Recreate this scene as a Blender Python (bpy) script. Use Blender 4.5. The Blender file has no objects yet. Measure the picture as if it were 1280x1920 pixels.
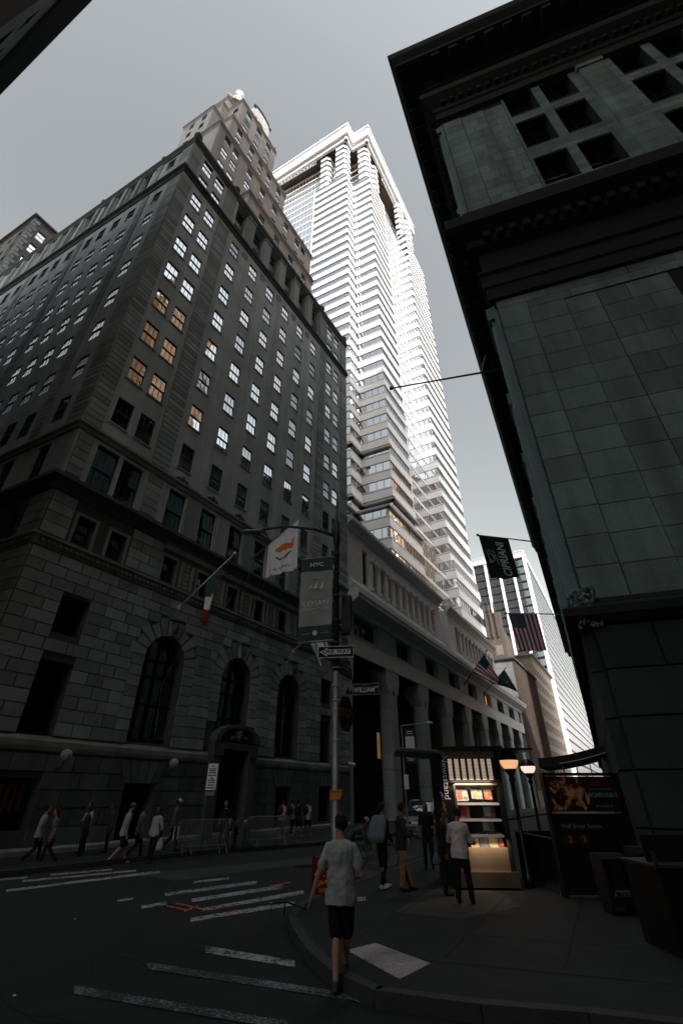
import bpy, bmesh, math, random
from math import radians, sin, cos, pi
from mathutils import Vector, Matrix
random.seed(7)
R = random.Random(11)
scene = bpy.context.scene
D = bpy.data

# ------------------------------------------------------------------ camera
cam = D.cameras.new('camera'); camo = D.objects.new('camera', cam)
scene.collection.objects.link(camo); scene.camera = camo
camo.location = (0, 0, 2.0); camo.rotation_euler = (radians(122), 0, 0)
cam.sensor_fit = 'VERTICAL'; cam.sensor_height = 36; cam.sensor_width = 24; cam.lens = 15.99
cam.clip_start = 0.1; cam.clip_end = 3000
# ------------------------------------------------------------------ world
SUN_AZ, SUN_EL = 156.0, 40.0
w = D.worlds.new("World"); scene.world = w; w.use_nodes = True
nt = w.node_tree; bg = nt.nodes['Background']
sky = nt.nodes.new('ShaderNodeTexSky'); sky.sky_type = 'NISHITA'; sky.sun_disc = False
sky.sun_elevation = radians(SUN_EL); sky.sun_rotation = radians(SUN_AZ)
sky.air_density = 3.0; sky.dust_density = 1.6; sky.ozone_density = 1.0
hs = nt.nodes.new('ShaderNodeHueSaturation'); hs.inputs['Saturation'].default_value = 0.17
hs.inputs['Hue'].default_value = 0.49
gm = nt.nodes.new('ShaderNodeGamma'); gm.inputs[1].default_value = 2.0
nt.links.new(sky.outputs[0], gm.inputs[0]); nt.links.new(gm.outputs[0], hs.inputs['Color']); nt.links.new(hs.outputs[0], bg.inputs[0])
bg.inputs[1].default_value = 0.043
# ------------------------------------------------------------------ sun
sl = D.lights.new('sun', 'SUN'); sl.energy = 4.2; sl.angle = radians(0.6); sl.color = (1.0, 0.96, 0.92)
so = D.objects.new('sun', sl); scene.collection.objects.link(so)
sd = Vector((sin(radians(SUN_AZ))*cos(radians(SUN_EL)), cos(radians(SUN_AZ))*cos(radians(SUN_EL)), sin(radians(SUN_EL))))
so.rotation_euler = sd.to_track_quat('Z', 'Y').to_euler(); so.location = (0, -40, 200)
# ------------------------------------------------------------------ exposure
vs = scene.view_settings; vs.view_transform = 'Standard'; vs.look = 'None'; vs.exposure = 0.1; vs.gamma = 1.0
vs.use_curve_mapping = False
scene.cycles.max_bounces = 8

COL = scene.collection
def link(o): COL.objects.link(o); return o
# ------------------------------------------------------------------ materials
def mat(name, col, rough=0.85, metal=0.0, var=0.0, vscale=1.0, island=0.0, emit=None, estr=0.0, spec=0.3,
        bump=0.0, bscale=30.0, streak=0.0, coat=0.0, grain=0.0):
    m = D.materials.new(name); m.use_nodes = True
    n = m.node_tree.nodes; L = m.node_tree.links; b = n['Principled BSDF']
    b.inputs['Base Color'].default_value = (*col, 1); b.inputs['Roughness'].default_value = rough
    b.inputs['Metallic'].default_value = metal; b.inputs['Specular IOR Level'].default_value = spec
    b.inputs['Coat Weight'].default_value = coat
    geo = n.new('ShaderNodeNewGeometry')
    fac = None
    def add(sock):
        nonlocal fac
        if fac is None: fac = sock
        else:
            a = n.new('ShaderNodeMath'); a.operation = 'MULTIPLY'; L.new(fac, a.inputs[0]); L.new(sock, a.inputs[1]); fac = a.outputs[0]
    def rng(sock, lo, hi, a=0.0, c=1.0):
        r = n.new('ShaderNodeMapRange'); r.inputs[1].default_value = a; r.inputs[2].default_value = c
        r.inputs[3].default_value = lo; r.inputs[4].default_value = hi; L.new(sock, r.inputs[0]); return r.outputs[0]
    if var:
        t = n.new('ShaderNodeTexNoise'); t.inputs['Scale'].default_value = vscale; t.inputs['Detail'].default_value = 6
        t.inputs['Roughness'].default_value = 0.65
        L.new(geo.outputs['Position'], t.inputs['Vector']); add(rng(t.outputs[0], 1-var, 1+var, 0.25, 0.75))
    if island: add(rng(geo.outputs['Random Per Island'], 1-island, 1+island))
    if streak:
        mp = n.new('ShaderNodeMapping'); mp.inputs['Scale'].default_value = (1.3, 1.3, 0.07)
        t = n.new('ShaderNodeTexNoise'); t.inputs['Scale'].default_value = 1.0; t.inputs['Detail'].default_value = 5
        L.new(geo.outputs['Position'], mp.inputs['Vector']); L.new(mp.outputs[0], t.inputs['Vector']); add(rng(t.outputs[0], 1-streak, 1+streak, 0.3, 0.7))
    if grain:
        t = n.new('ShaderNodeTexNoise'); t.inputs['Scale'].default_value = 60; t.inputs['Detail'].default_value = 3
        L.new(geo.outputs['Position'], t.inputs['Vector']); add(rng(t.outputs[0], 1-grain, 1+grain, 0.3, 0.7))
    if fac is not None:
        mx = n.new('ShaderNodeVectorMath'); mx.operation = 'SCALE'; mx.inputs[0].default_value = col
        L.new(fac, mx.inputs['Scale']); L.new(mx.outputs[0], b.inputs['Base Color'])
    if bump:
        t = n.new('ShaderNodeTexNoise'); t.inputs['Scale'].default_value = bscale; t.inputs['Detail'].default_value = 4
        L.new(geo.outputs['Position'], t.inputs['Vector'])
        bp = n.new('ShaderNodeBump'); bp.inputs['Strength'].default_value = bump; bp.inputs['Distance'].default_value = 0.02
        L.new(t.outputs[0], bp.inputs['Height']); L.new(bp.outputs[0], b.inputs['Normal'])
    if emit:
        b.inputs['Emission Color'].default_value = (*emit, 1); b.inputs['Emission Strength'].default_value = estr
    return m
def glass(name, tint, refl, base=(0.01, 0.012, 0.013), wob=0.1, scale=1.2, rough=0.02, island=0.0):
    """window pane: dark room behind plus a mirror-like reflection of slightly wavy glass"""
    m = D.materials.new(name); m.use_nodes = True
    n = m.node_tree.nodes; L = m.node_tree.links
    for x in list(n):
        if x.type == 'BSDF_PRINCIPLED': n.remove(x)
    out = [x for x in n if x.type == 'OUTPUT_MATERIAL'][0]
    df = n.new('ShaderNodeBsdfDiffuse'); df.inputs[0].default_value = (*base, 1)
    gl = n.new('ShaderNodeBsdfGlossy'); gl.inputs[0].default_value = (*tint, 1); gl.inputs['Roughness'].default_value = rough
    mx = n.new('ShaderNodeMixShader'); mx.inputs[0].default_value = refl
    L.new(df.outputs[0], mx.inputs[1]); L.new(gl.outputs[0], mx.inputs[2]); L.new(mx.outputs[0], out.inputs[0])
    geo = n.new('ShaderNodeNewGeometry')
    if island:
        r = n.new('ShaderNodeMapRange'); r.inputs[3].default_value = refl-island; r.inputs[4].default_value = min(1, refl+island)
        L.new(geo.outputs['Random Per Island'], r.inputs[0]); L.new(r.outputs[0], mx.inputs[0])
    if wob:
        t = n.new('ShaderNodeTexNoise'); t.inputs['Scale'].default_value = scale; t.inputs['Detail'].default_value = 2
        L.new(geo.outputs['Position'], t.inputs['Vector'])
        bp = n.new('ShaderNodeBump'); bp.inputs['Strength'].default_value = wob; bp.inputs['Distance'].default_value = 0.1
        L.new(t.outputs[0], bp.inputs['Height']); L.new(bp.outputs[0], gl.inputs['Normal'])
    return m
def paint_worn(name, col, under, scale, lo, hi, rough=0.8, stretch=(1, 1, 1)):
    m = D.materials.new(name); m.use_nodes = True
    n = m.node_tree.nodes; L = m.node_tree.links; b = n['Principled BSDF']; b.inputs['Roughness'].default_value = rough
    geo = n.new('ShaderNodeNewGeometry'); t = n.new('ShaderNodeTexNoise'); t.inputs['Scale'].default_value = scale
    t.inputs['Detail'].default_value = 8; t.inputs['Roughness'].default_value = 0.75
    mp = n.new('ShaderNodeMapping'); mp.inputs['Scale'].default_value = stretch
    L.new(geo.outputs['Position'], mp.inputs[0]); L.new(mp.outputs[0], t.inputs['Vector'])
    t2 = n.new('ShaderNodeTexNoise'); t2.inputs['Scale'].default_value = 1.7; t2.inputs['Detail'].default_value = 3; L.new(geo.outputs['Position'], t2.inputs['Vector'])
    ad = n.new('ShaderNodeMath'); ad.operation = 'MULTIPLY_ADD'; ad.inputs[1].default_value = .35; L.new(t2.outputs[0], ad.inputs[0]); L.new(t.outputs[0], ad.inputs[2])
    r = n.new('ShaderNodeMapRange'); r.inputs[1].default_value = lo+.175; r.inputs[2].default_value = hi+.175; L.new(ad.outputs[0], r.inputs[0])
    mx = n.new('ShaderNodeMix'); mx.data_type = 'RGBA'; mx.inputs[6].default_value = (*under, 1); mx.inputs[7].default_value = (*col, 1)
    L.new(r.outputs[0], mx.inputs[0]); L.new(mx.outputs[2], b.inputs['Base Color'])
    return m

M = {}
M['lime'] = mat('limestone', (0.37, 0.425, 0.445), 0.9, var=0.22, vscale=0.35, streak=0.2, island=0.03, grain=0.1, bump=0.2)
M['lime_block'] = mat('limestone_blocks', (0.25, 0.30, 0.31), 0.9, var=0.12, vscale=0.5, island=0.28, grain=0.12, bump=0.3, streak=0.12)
M['lime_dark'] = mat('limestone_joint', (0.08, 0.09, 0.09), 0.95, var=0.2, vscale=2)
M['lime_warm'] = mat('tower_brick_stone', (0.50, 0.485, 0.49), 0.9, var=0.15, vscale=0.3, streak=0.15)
M['trim'] = mat('stone_trim', (0.22, 0.25, 0.25), 0.9, var=0.2, vscale=0.8, streak=0.2)
M['dark_trim'] = mat('dark_cornice_stone', (0.08, 0.095, 0.095), 0.95, var=0.3, vscale=1.2)  # cornices and ornaments in a darker tone than the walls
M['granite'] = mat('grey_granite', (0.20, 0.285, 0.285), 0.8, var=0.2, vscale=0.6, island=0.2, grain=0.35, streak=0.25, bump=0.2, bscale=60)
M['granite_base'] = mat('dark_base_granite', (0.045, 0.062, 0.062), 0.75, var=0.2, vscale=0.8, island=0.15, grain=0.3)  # base storey in a darker tone than the granite above
M['lime_base'] = mat('dark_base_limestone', (0.10, 0.12, 0.125), 0.9, var=0.2, vscale=0.6, island=0.2, grain=0.15, bump=0.3, streak=0.2)  # base courses toned darker than the main limestone
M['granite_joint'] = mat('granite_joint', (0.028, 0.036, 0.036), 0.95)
M['frame'] = mat('bronze_window_frame', (0.018, 0.018, 0.018), 0.5)
M['pane'] = glass('window_pane', (0.98, 0.99, 1.0), 0.95, wob=0.035, scale=0.9, island=0.1)
M['pane_blind'] = glass('window_pane_with_blind', (0.96, 0.97, 1.0), 0.62, base=(.30, .30, .29), wob=0.05, scale=1.3, island=0.1)
M['pane_dull'] = glass('window_pane_dull', (0.9, 0.93, 0.97), 0.42, base=(.02, .022, .024), wob=0.12, scale=1.1, island=0.15)
M['pane_warm'] = glass('window_pane_wavy', (1.0, 0.98, 0.95), 0.95, wob=0.22, scale=1.6, island=0.05)
M['pane_dark'] = glass('dim_window_pane', (0.8, 0.9, 0.95), 0.22, wob=0.1, scale=1.0)
M['void'] = mat('unlit_interior', (0.008, 0.009, 0.009), 0.9)
M['lit'] = mat('lit_window', (0.5, 0.3, 0.1), 0.6, emit=(1.0, 0.50, 0.16), estr=0.4, var=0.5, vscale=3)
M['lit_dim'] = mat('dim_lit_window', (0.12, 0.06, 0.03), 0.6, emit=(0.8, 0.25, 0.07), estr=0.003, var=0.5, vscale=3)
M['white_panel'] = mat('white_granite_panel', (0.78, 0.775, 0.775), 0.5, var=0.05, vscale=0.4, island=0.03)
M['grey_stripe'] = mat('grey_granite_stripe', (0.36, 0.33, 0.33), 0.6, var=0.06, vscale=0.5)
M['tower_glass'] = glass('tower_glass', (0.86, 0.88, 0.92), 0.62, base=(0.02, 0.022, 0.024), wob=0.10, scale=0.35, island=0.16)
M['tower_glass2'] = glass('tower_glass_bay', (0.92, 0.95, 1.0), 0.85, base=(0.03, 0.03, 0.03), wob=0.08, scale=0.3, island=0.08)
M['mullion'] = mat('dark_mullion', (0.05, 0.05, 0.05), 0.5)
M['mullion_l'] = mat('pale_mullion', (0.5, 0.48, 0.46), 0.5)
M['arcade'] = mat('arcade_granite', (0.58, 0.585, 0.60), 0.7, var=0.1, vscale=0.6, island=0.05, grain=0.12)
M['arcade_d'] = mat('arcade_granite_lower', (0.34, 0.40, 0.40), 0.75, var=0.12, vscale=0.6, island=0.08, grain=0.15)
M['copper'] = mat('weathered_copper', (0.10, 0.12, 0.115), 0.7, var=0.3, vscale=2)
M['metal'] = mat('galvanised_steel', (0.30, 0.31, 0.32), 0.45, metal=0.6, var=0.25, vscale=4)
M['pole'] = mat('dark_painted_pole', (0.05, 0.06, 0.06), 0.5, metal=0.3, var=0.3, vscale=5)
M['black'] = mat('black_paint', (0.012, 0.012, 0.012), 0.5)
M['white'] = mat('white_paint', (0.75, 0.76, 0.78), 0.5, var=0.06, vscale=6)
M['gold'] = mat('gilded_finial', (0.8, 0.78, 0.72), 0.35, metal=0.2)

# ------------------------------------------------------------------ mesh builder
class MB:
    def __init__(s): s.v = []; s.f = []; s.m = []
    def quad(s, a, b, c, d, mi=0):
        i = len(s.v); s.v += [tuple(a), tuple(b), tuple(c), tuple(d)]; s.f.append((i, i+1, i+2, i+3)); s.m.append(mi)
    def tri(s, a, b, c, mi=0):
        i = len(s.v); s.v += [tuple(a), tuple(b), tuple(c)]; s.f.append((i, i+1, i+2)); s.m.append(mi)
    def poly(s, pts, mi=0):
        i = len(s.v); s.v += [tuple(p) for p in pts]; s.f.append(tuple(range(i, i+len(pts)))); s.m.append(mi)
    def hexa(s, p, mi=0, skip=()):
        """p: 8 points, 0-3 bottom ring, 4-7 top ring"""
        i = len(s.v); s.v += [tuple(q) for q in p]
        F = [(3, 2, 1, 0), (4, 5, 6, 7), (0, 1, 5, 4), (1, 2, 6, 5), (2, 3, 7, 6), (3, 0, 4, 7)]
        for k, f in enumerate(F):
            if k in skip: continue
            s.f.append(tuple(i+x for x in f)); s.m.append(mi)
    def box(s, x0, x1, y0, y1, z0, z1, mi=0, skip=()):
        s.hexa([(x0, y0, z0), (x1, y0, z0), (x1, y1, z0), (x0, y1, z0), (x0, y0, z1), (x1, y0, z1), (x1, y1, z1), (x0, y1, z1)], mi, skip)
    def fbox(s, fr, s0, s1, o0, o1, z0, z1, mi=0, skip=()):
        """box in a facade frame; o = outward offset"""
        s.hexa([fr.P(s0, o1, z0), fr.P(s1, o1, z0), fr.P(s1, o0, z0), fr.P(s0, o0, z0),
                fr.P(s0, o1, z1), fr.P(s1, o1, z1), fr.P(s1, o0, z1), fr.P(s0, o0, z1)], mi, skip)
    def prism(s, poly, z0, z1, mi=0, cap=True, mtop=None):
        n = len(poly); i = len(s.v)
        s.v += [(p[0], p[1], z0) for p in poly] + [(p[0], p[1], z1) for p in poly]
        for k in range(n):
            j = (k+1) % n; s.f.append((i+k, i+j, i+n+j, i+n+k)); s.m.append(mi)
        if cap:
            s.f.append(tuple(i+n+k for k in range(n))); s.m.append(mi if mtop is None else mtop)
            s.f.append(tuple(i+k for k in reversed(range(n)))); s.m.append(mi)
    def tube(s, pts, rad, seg=8, mi=0, cap=True):
        pts = [Vector(p) for p in pts]
        if not hasattr(rad, '__len__'): rad = [rad]*len(pts)
        rings = []
        up = Vector((0, 0, 1)); prevx = None
        for k, p in enumerate(pts):
            if k == 0: t = pts[1]-p
            elif k == len(pts)-1: t = p-pts[k-1]
            else: t = pts[k+1]-pts[k-1]
            t.normalize()
            if prevx is None:
                a = up if abs(t.z) < 0.9 else Vector((1, 0, 0)); x = t.cross(a).normalized()
            else:
                x = (prevx - t*prevx.dot(t)).normalized()
            prevx = x; y = t.cross(x)
            i = len(s.v)
            for q in range(seg):
                an = 2*pi*q/seg; s.v.append(tuple(p + (x*cos(an)+y*sin(an))*rad[k]))
            rings.append(i)
        for k in range(len(rings)-1):
            for q in range(seg):
                r = (q+1) % seg
                s.f.append((rings[k]+q, rings[k]+r, rings[k+1]+r, rings[k+1]+q)); s.m.append(mi)
        if cap:
            s.f.append(tuple(rings[0]+q for q in reversed(range(seg)))); s.m.append(mi)
            s.f.append(tuple(rings[-1]+q for q in range(seg))); s.m.append(mi)
    def lathe(s, c, prof, seg=16, mi=0):
        """prof: list of (radius, z)"""
        rings = []
        for r, z in prof:
            i = len(s.v); rings.append(i)
            for q in range(seg):
                an = 2*pi*q/seg; s.v.append((c[0]+r*cos(an), c[1]+r*sin(an), c[2]+z))
        for k in range(len(rings)-1):
            for q in range(seg):
                r = (q+1) % seg
                s.f.append((rings[k]+q, rings[k]+r, rings[k+1]+r, rings[k+1]+q)); s.m.append(mi)
        s.f.append(tuple(rings[0]+q for q in reversed(range(seg)))); s.m.append(mi)
        s.f.append(tuple(rings[-1]+q for q in range(seg))); s.m.append(mi)
    def ell(s, c, r, seg=12, rg=8, mi=0, ax=None):
        c = Vector(c); i = len(s.v)
        X, Y, Z = ax if ax else (Vector((1, 0, 0)), Vector((0, 1, 0)), Vector((0, 0, 1)))
        for a in range(rg+1):
            th = pi*a/rg
            for q in range(seg):
                ph = 2*pi*q/seg
                s.v.append(tuple(c + X*(r[0]*sin(th)*cos(ph)) + Y*(r[1]*sin(th)*sin(ph)) + Z*(r[2]*cos(th))))
        for a in range(rg):
            for q in range(seg):
                b = (q+1) % seg
                s.f.append((i+a*seg+q, i+(a+1)*seg+q, i+(a+1)*seg+b, i+a*seg+b)); s.m.append(mi)
    def loft(s, rings, seg=12, mi=0):
        """rings: (centre, X axis vec, Y axis vec) each already scaled"""
        idx = []
        for c, X, Y in rings:
            i = len(s.v); idx.append(i); c = Vector(c)
            for q in range(seg):
                an = 2*pi*q/seg; s.v.append(tuple(c+X*cos(an)+Y*sin(an)))
        for k in range(len(idx)-1):
            for q in range(seg):
                r = (q+1) % seg
                s.f.append((idx[k]+q, idx[k]+r, idx[k+1]+r, idx[k+1]+q)); s.m.append(mi)
        s.f.append(tuple(idx[0]+q for q in reversed(range(seg)))); s.m.append(mi)
        s.f.append(tuple(idx[-1]+q for q in range(seg))); s.m.append(mi)
    def build(s, name, mats, parent=None, smooth=False, origin=None):
        if not isinstance(mats, (list, tuple)): mats = [mats]
        o0 = Vector((0, 0, 0))
        p = parent
        while p is not None: o0 += Vector(p.location); p = p.parent
        loc = Vector((0, 0, 0))
        if origin is not None: loc = Vector(origin)-o0
        me = D.meshes.new(name)
        off = o0+loc
        me.from_pydata([(a-off.x, b-off.y, c-off.z) for a, b, c in s.v], [], s.f)
        for m in mats: me.materials.append(m)
        me.polygons.foreach_set('material_index', s.m)
        if smooth: me.polygons.foreach_set('use_smooth', [True]*len(s.f))
        me.update()
        o = D.objects.new(name, me); link(o); o.location = loc
        if parent: o.parent = parent
        return o

def fixn(o):
    bm = bmesh.new(); bm.from_mesh(o.data); bmesh.ops.recalc_face_normals(bm, faces=bm.faces); bm.to_mesh(o.data); bm.free(); return o
class Fr:
    """facade frame: u to the viewer's right as seen from outside, outward normal (uy,-ux)"""
    def __init__(s, O, az=None, u=None):
        s.O = Vector((O[0], O[1])); s.u = Vector((sin(radians(az)), cos(radians(az)))) if u is None else Vector(u).normalized()
        s.n = Vector((s.u.y, -s.u.x)); s.rot = math.atan2(s.u.y, s.u.x)
    def P(s, a, o, z):
        q = s.O+s.u*a+s.n*o; return Vector((q.x, q.y, z))
    def shift(s, a, o): q = s.O+s.u*a+s.n*o; return Fr((q.x, q.y), u=s.u)
def thing(name, loc, label, cat, group=None, rotz=0):
    o = D.objects.new(name, None); link(o); o.location = loc; o.rotation_euler = (0, 0, rotz); o.empty_display_size = 0.3
    o['label'] = label; o['category'] = cat
    if group: o['group'] = group
    return o
def tag(o, label, cat, group=None, kind=None):
    o['label'] = label; o['category'] = cat
    if group: o['group'] = group
    if kind: o['kind'] = kind
    return o
def struct(o): o['kind'] = 'structure'; return o

def wall_grid(mb, fr, s0, s1, z0, z1, ops, o=0.0, depth=0.3, mi=0, back=None):
    """wall with rectangular openings (a,b,c,d); reveals depth deep; back material index fills the recess"""
    S = sorted(set([s0, s1]+[x for q in ops for x in q[:2] if s0 < x < s1]))
    Z = sorted(set([z0, z1]+[x for q in ops for x in q[2:4] if z0 < x < z1]))
    for j in range(len(Z)-1):
        zc = (Z[j]+Z[j+1])/2; run = None
        row = [q for q in ops if q[2] < zc < q[3]]
        for i in range(len(S)-1):
            sc = (S[i]+S[i+1])/2
            hole = any(q[0] < sc < q[1] for q in row)
            if not hole and run is None: run = S[i]
            if hole and run is not None:
                mb.quad(fr.P(run, o, Z[j]), fr.P(S[i], o, Z[j]), fr.P(S[i], o, Z[j+1]), fr.P(run, o, Z[j+1]), mi); run = None
        if run is not None: mb.quad(fr.P(run, o, Z[j]), fr.P(s1, o, Z[j]), fr.P(s1, o, Z[j+1]), fr.P(run, o, Z[j+1]), mi)
    for q in ops:
        a, b, c, d = q[:4]; i = o-depth
        mb.quad(fr.P(a, o, c), fr.P(a, i, c), fr.P(a, i, d), fr.P(a, o, d), mi)
        mb.quad(fr.P(b, i, c), fr.P(b, o, c), fr.P(b, o, d), fr.P(b, i, d), mi)
        mb.quad(fr.P(a, i, d), fr.P(b, i, d), fr.P(b, o, d), fr.P(a, o, d), mi)
        mb.quad(fr.P(a, o, c), fr.P(b, o, c), fr.P(b, i, c), fr.P(a, i, c), mi)
        if back is not None: mb.quad(fr.P(a, i, c), fr.P(b, i, c), fr.P(b, i, d), fr.P(a, i, d), back)
def cut(segs, a, b):
    out = []
    for p, q in segs:
        if b <= p or a >= q: out.append((p, q)); continue
        if a > p: out.append((p, a))
        if b < q: out.append((b, q))
    return out
def blocks(mb, fr, s0, s1, z0, z1, ch, bw, o0, o1, gap=0.03, excl=(), arches=(), mi=0, rnd=0.25, wrap=False):
    """real ashlar blocks: courses ch high, about bw wide, joints gap wide, proud from o0 to o1"""
    n = max(1, round((z1-z0)/ch)); h = (z1-z0)/n
    for k in range(n):
        a, b = z0+k*h+gap/2, z0+(k+1)*h-gap/2
        segs = [(s0, s1)]
        for e in excl:
            if e[2] < b and e[3] > a: segs = cut(segs, e[0], e[1])
        for c, r, zs in arches:
            if a < zs+r:
                hw = r if a <= zs else math.sqrt(max(0, r*r-(a-zs)**2)); segs = cut(segs, c-hw, c+hw)
        for p, q in segs:
            if q-p < 0.12: continue
            m = max(1, round((q-p)/bw)); xs = [p+(q-p)*t/m for t in range(m+1)]
            if m > 1:
                sh = (0.5 if k % 2 else 0.0)*(q-p)/m
                xs = [p]+[x+sh*0.5-(0.25*(q-p)/m if not k % 2 else 0)+R.uniform(-1, 1)*rnd*0.3*(q-p)/m for x in xs[1:-1]]+[q]
            for t in range(m):
                g0 = 0 if t == 0 else gap/2; g1 = 0 if t == m-1 else gap/2
                mb.fbox(fr, xs[t]+g0, xs[t+1]-g1, o0, o1, a, b, mi, skip=(4,))
def strips(mb, fr, s0, s1, z0, z1, ch, o0, o1, gap=0.06, mi=0):
    n = max(1, round((z1-z0)/ch)); h = (z1-z0)/n
    for k in range(n): mb.fbox(fr, s0, s1, o0, o1, z0+k*h+gap/2, z0+(k+1)*h-gap/2, mi, skip=(4,))
def moulding(mb, fr, s0, s1, prof, mi=0, cap=True):
    """prof: list of (outward, z) from bottom to top, extruded s0..s1"""
    for (a, za), (b, zb) in zip(prof[:-1], prof[1:]):
        mb.quad(fr.P(s0, a, za), fr.P(s1, a, za), fr.P(s1, b, zb), fr.P(s0, b, zb), mi)
    if cap:
        z_0 = [(0, prof[0][1])]+list(prof)+[(0, prof[-1][1])]
        mb.poly([fr.P(s0, p, z) for p, z in reversed(z_0)], mi); mb.poly([fr.P(s1, p, z) for p, z in z_0], mi)
def corner_moulding(mb, fa, fb, sa, sb, prof, mi=0):
    """profile running along two facades that meet at fa s=0 (right side) and fb s=0 (left side, negative s); mitred"""
    # mitre point for outward o: intersection of the two offset lines
    def mit(o, z):
        # solve O + ua*x + na*o = O + ub*y + nb*o
        d = fb.n*o-fa.n*o
        det = fa.u.x*(-fb.u.y)-(-fb.u.x)*fa.u.y
        x = (d.x*(-fb.u.y)-(-fb.u.x)*d.y)/det
        return fa.P(x, o, z)
    pr = list(prof)
    for (a, za), (b, zb) in zip(pr[:-1], pr[1:]):
        mb.quad(mit(a, za), fa.P(sa, a, za), fa.P(sa, b, zb), mit(b, zb), mi)
        mb.quad(fb.P(sb, a, za), mit(a, za), mit(b, zb), fb.P(sb, b, zb), mi)
    mb.poly([fa.P(sa, 0, pr[0][1])]+[fa.P(sa, p, z) for p, z in pr]+[fa.P(sa, 0, pr[-1][1])], mi)
    mb.poly([fb.P(sb, 0, pr[-1][1])]+[fb.P(sb, p, z) for p, z in reversed(pr)]+[fb.P(sb, 0, pr[0][1])], mi)

# ------------------------------------------------------------------ windows
FPX = 853.0
def px_area(p, wd, hg):
    y = p.y*cos(radians(32))+(p.z-2)*sin(radians(32))
    if y < 1: return 0
    X = 640+FPX*p.x/y; Y = 960-FPX*((p.z-2)*cos(radians(32))-p.y*sin(radians(32)))/y
    if not (-30 < X < 1310 and -30 < Y < 1950): return 0
    return wd*hg*(FPX/y)**2
WMESH = {}
def sash_geo(mb, P, wd, hg, kind, mf=0, mp=1, only=None):
    """double-hung window; P(x,y,z) maps local to world, y into the wall"""
    def bx(x0, x1, y0, y1, z0, z1, mi): mb.hexa([P(x0, y0, z0), P(x1, y0, z0), P(x1, y1, z0), P(x0, y1, z0), P(x0, y0, z1), P(x1, y0, z1), P(x1, y1, z1), P(x0, y1, z1)], mi, skip=(4,))
    t = 0.045
    nm = {'sash3': 2, 'sash2': 1, 'slot': 0, 'big': 3}.get(kind, 2)
    if only != 'pane':
        bx(-wd/2, -wd/2+t, 0, 0.06, 0, hg, mf); bx(wd/2-t, wd/2, 0, 0.06, 0, hg, mf)
        bx(-wd/2+t, wd/2-t, 0, 0.06, 0, t*1.2, mf); bx(-wd/2+t, wd/2-t, 0, 0.06, hg-t, hg, mf)
        bx(-wd/2+t, wd/2-t, 0.0, 0.06, hg*0.5-0.04, hg*0.5+0.04, mf)
        for i in range(nm):
            x = -wd/2+(i+1)*wd/(nm+1)
            bx(x-0.008, x+0.008, 0.0, 0.02, t, hg*0.5-0.04, mf); bx(x-0.008, x+0.008, 0.0, 0.02, hg*0.5+0.04, hg-t, mf)
    if only != 'frame':
        # each sash leans a touch so neighbouring panes catch different reflections
        for z0, z1, y in ((t, hg*0.5, 0.034), (hg*0.5, hg-t, 0.030)):
            dy = (z1-z0)*.03+R.uniform(-0.004, 0.004); dx = R.uniform(-0.004, 0.004)
            mb.quad(P(-wd/2+t, y-dx-dy, z0), P(wd/2-t, y+dx-dy, z0), P(wd/2-t, y+dx+dy, z1), P(-wd/2+t, y-dx+dy, z1), mp)
class Windows:
    def __init__(s, root): s.root = root; s.L = []
    def add(s, fr, sc, zb, wd, hg, o, kind='sash3', pm='pane'):
        if pm == 'pane':
            q = R.random(); pm = 'pane' if q < .66 else ('pane_blind' if q < .88 else 'pane_dull')
        s.L.append((fr, sc, zb, wd, hg, o, kind, pm))
    def flush(s, limit=95):
        def key(q): return -px_area(q[0].P(q[1], q[5], q[2]+q[4]/2), q[3], q[4])*abs(q[0].n.dot(Vector((q[0].P(q[1], 0, 0).x, q[0].P(q[1], 0, 0).y)).normalized()))
        s.L.sort(key=key)
        rl = Vector(s.root.location)
        for q in s.L[:limit]:
            fr, sc, zb, wd, hg, o, kind, pm = q
            k = (round(wd, 3), round(hg, 3), kind, pm, R.randrange(4))
            if k not in WMESH:
                a = MB(); I = lambda x, y, z: Vector((x, y, z))
                sash_geo(a, I, wd, hg, kind, only='frame'); b = MB(); sash_geo(b, I, wd, hg, kind, only='pane', mp=0)
                ms = []
                for mm, nme, mt in ((a, 'window', M['frame']), (b, 'pane', M[pm])):
                    me = D.meshes.new(nme); me.from_pydata(mm.v, [], mm.f); me.materials.append(mt); me.update(); ms.append(me)
                WMESH[k] = ms
            f = D.objects.new('window', WMESH[k][0]); link(f); f.parent = s.root
            f.location = fr.P(sc, o, zb)-rl; f.rotation_euler = (0, 0, fr.rot)
            p = D.objects.new('pane', WMESH[k][1]); link(p); p.parent = f
        rest = s.L[limit:]
        if rest:
            mb = MB(); mats = [M['frame']]; names = []
            for q in rest:
                fr, sc, zb, wd, hg, o, kind, pm = q
                if pm not in names: names.append(pm)
                sash_geo(mb, lambda x, y, z: fr.P(sc+x, o-y, zb+z), wd, hg, kind, 0, 1+names.index(pm))
            ob = mb.build('window', [M['frame']]+[M[n_] for n_ in names], s.root); ob['kind'] = 'stuff'
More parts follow.
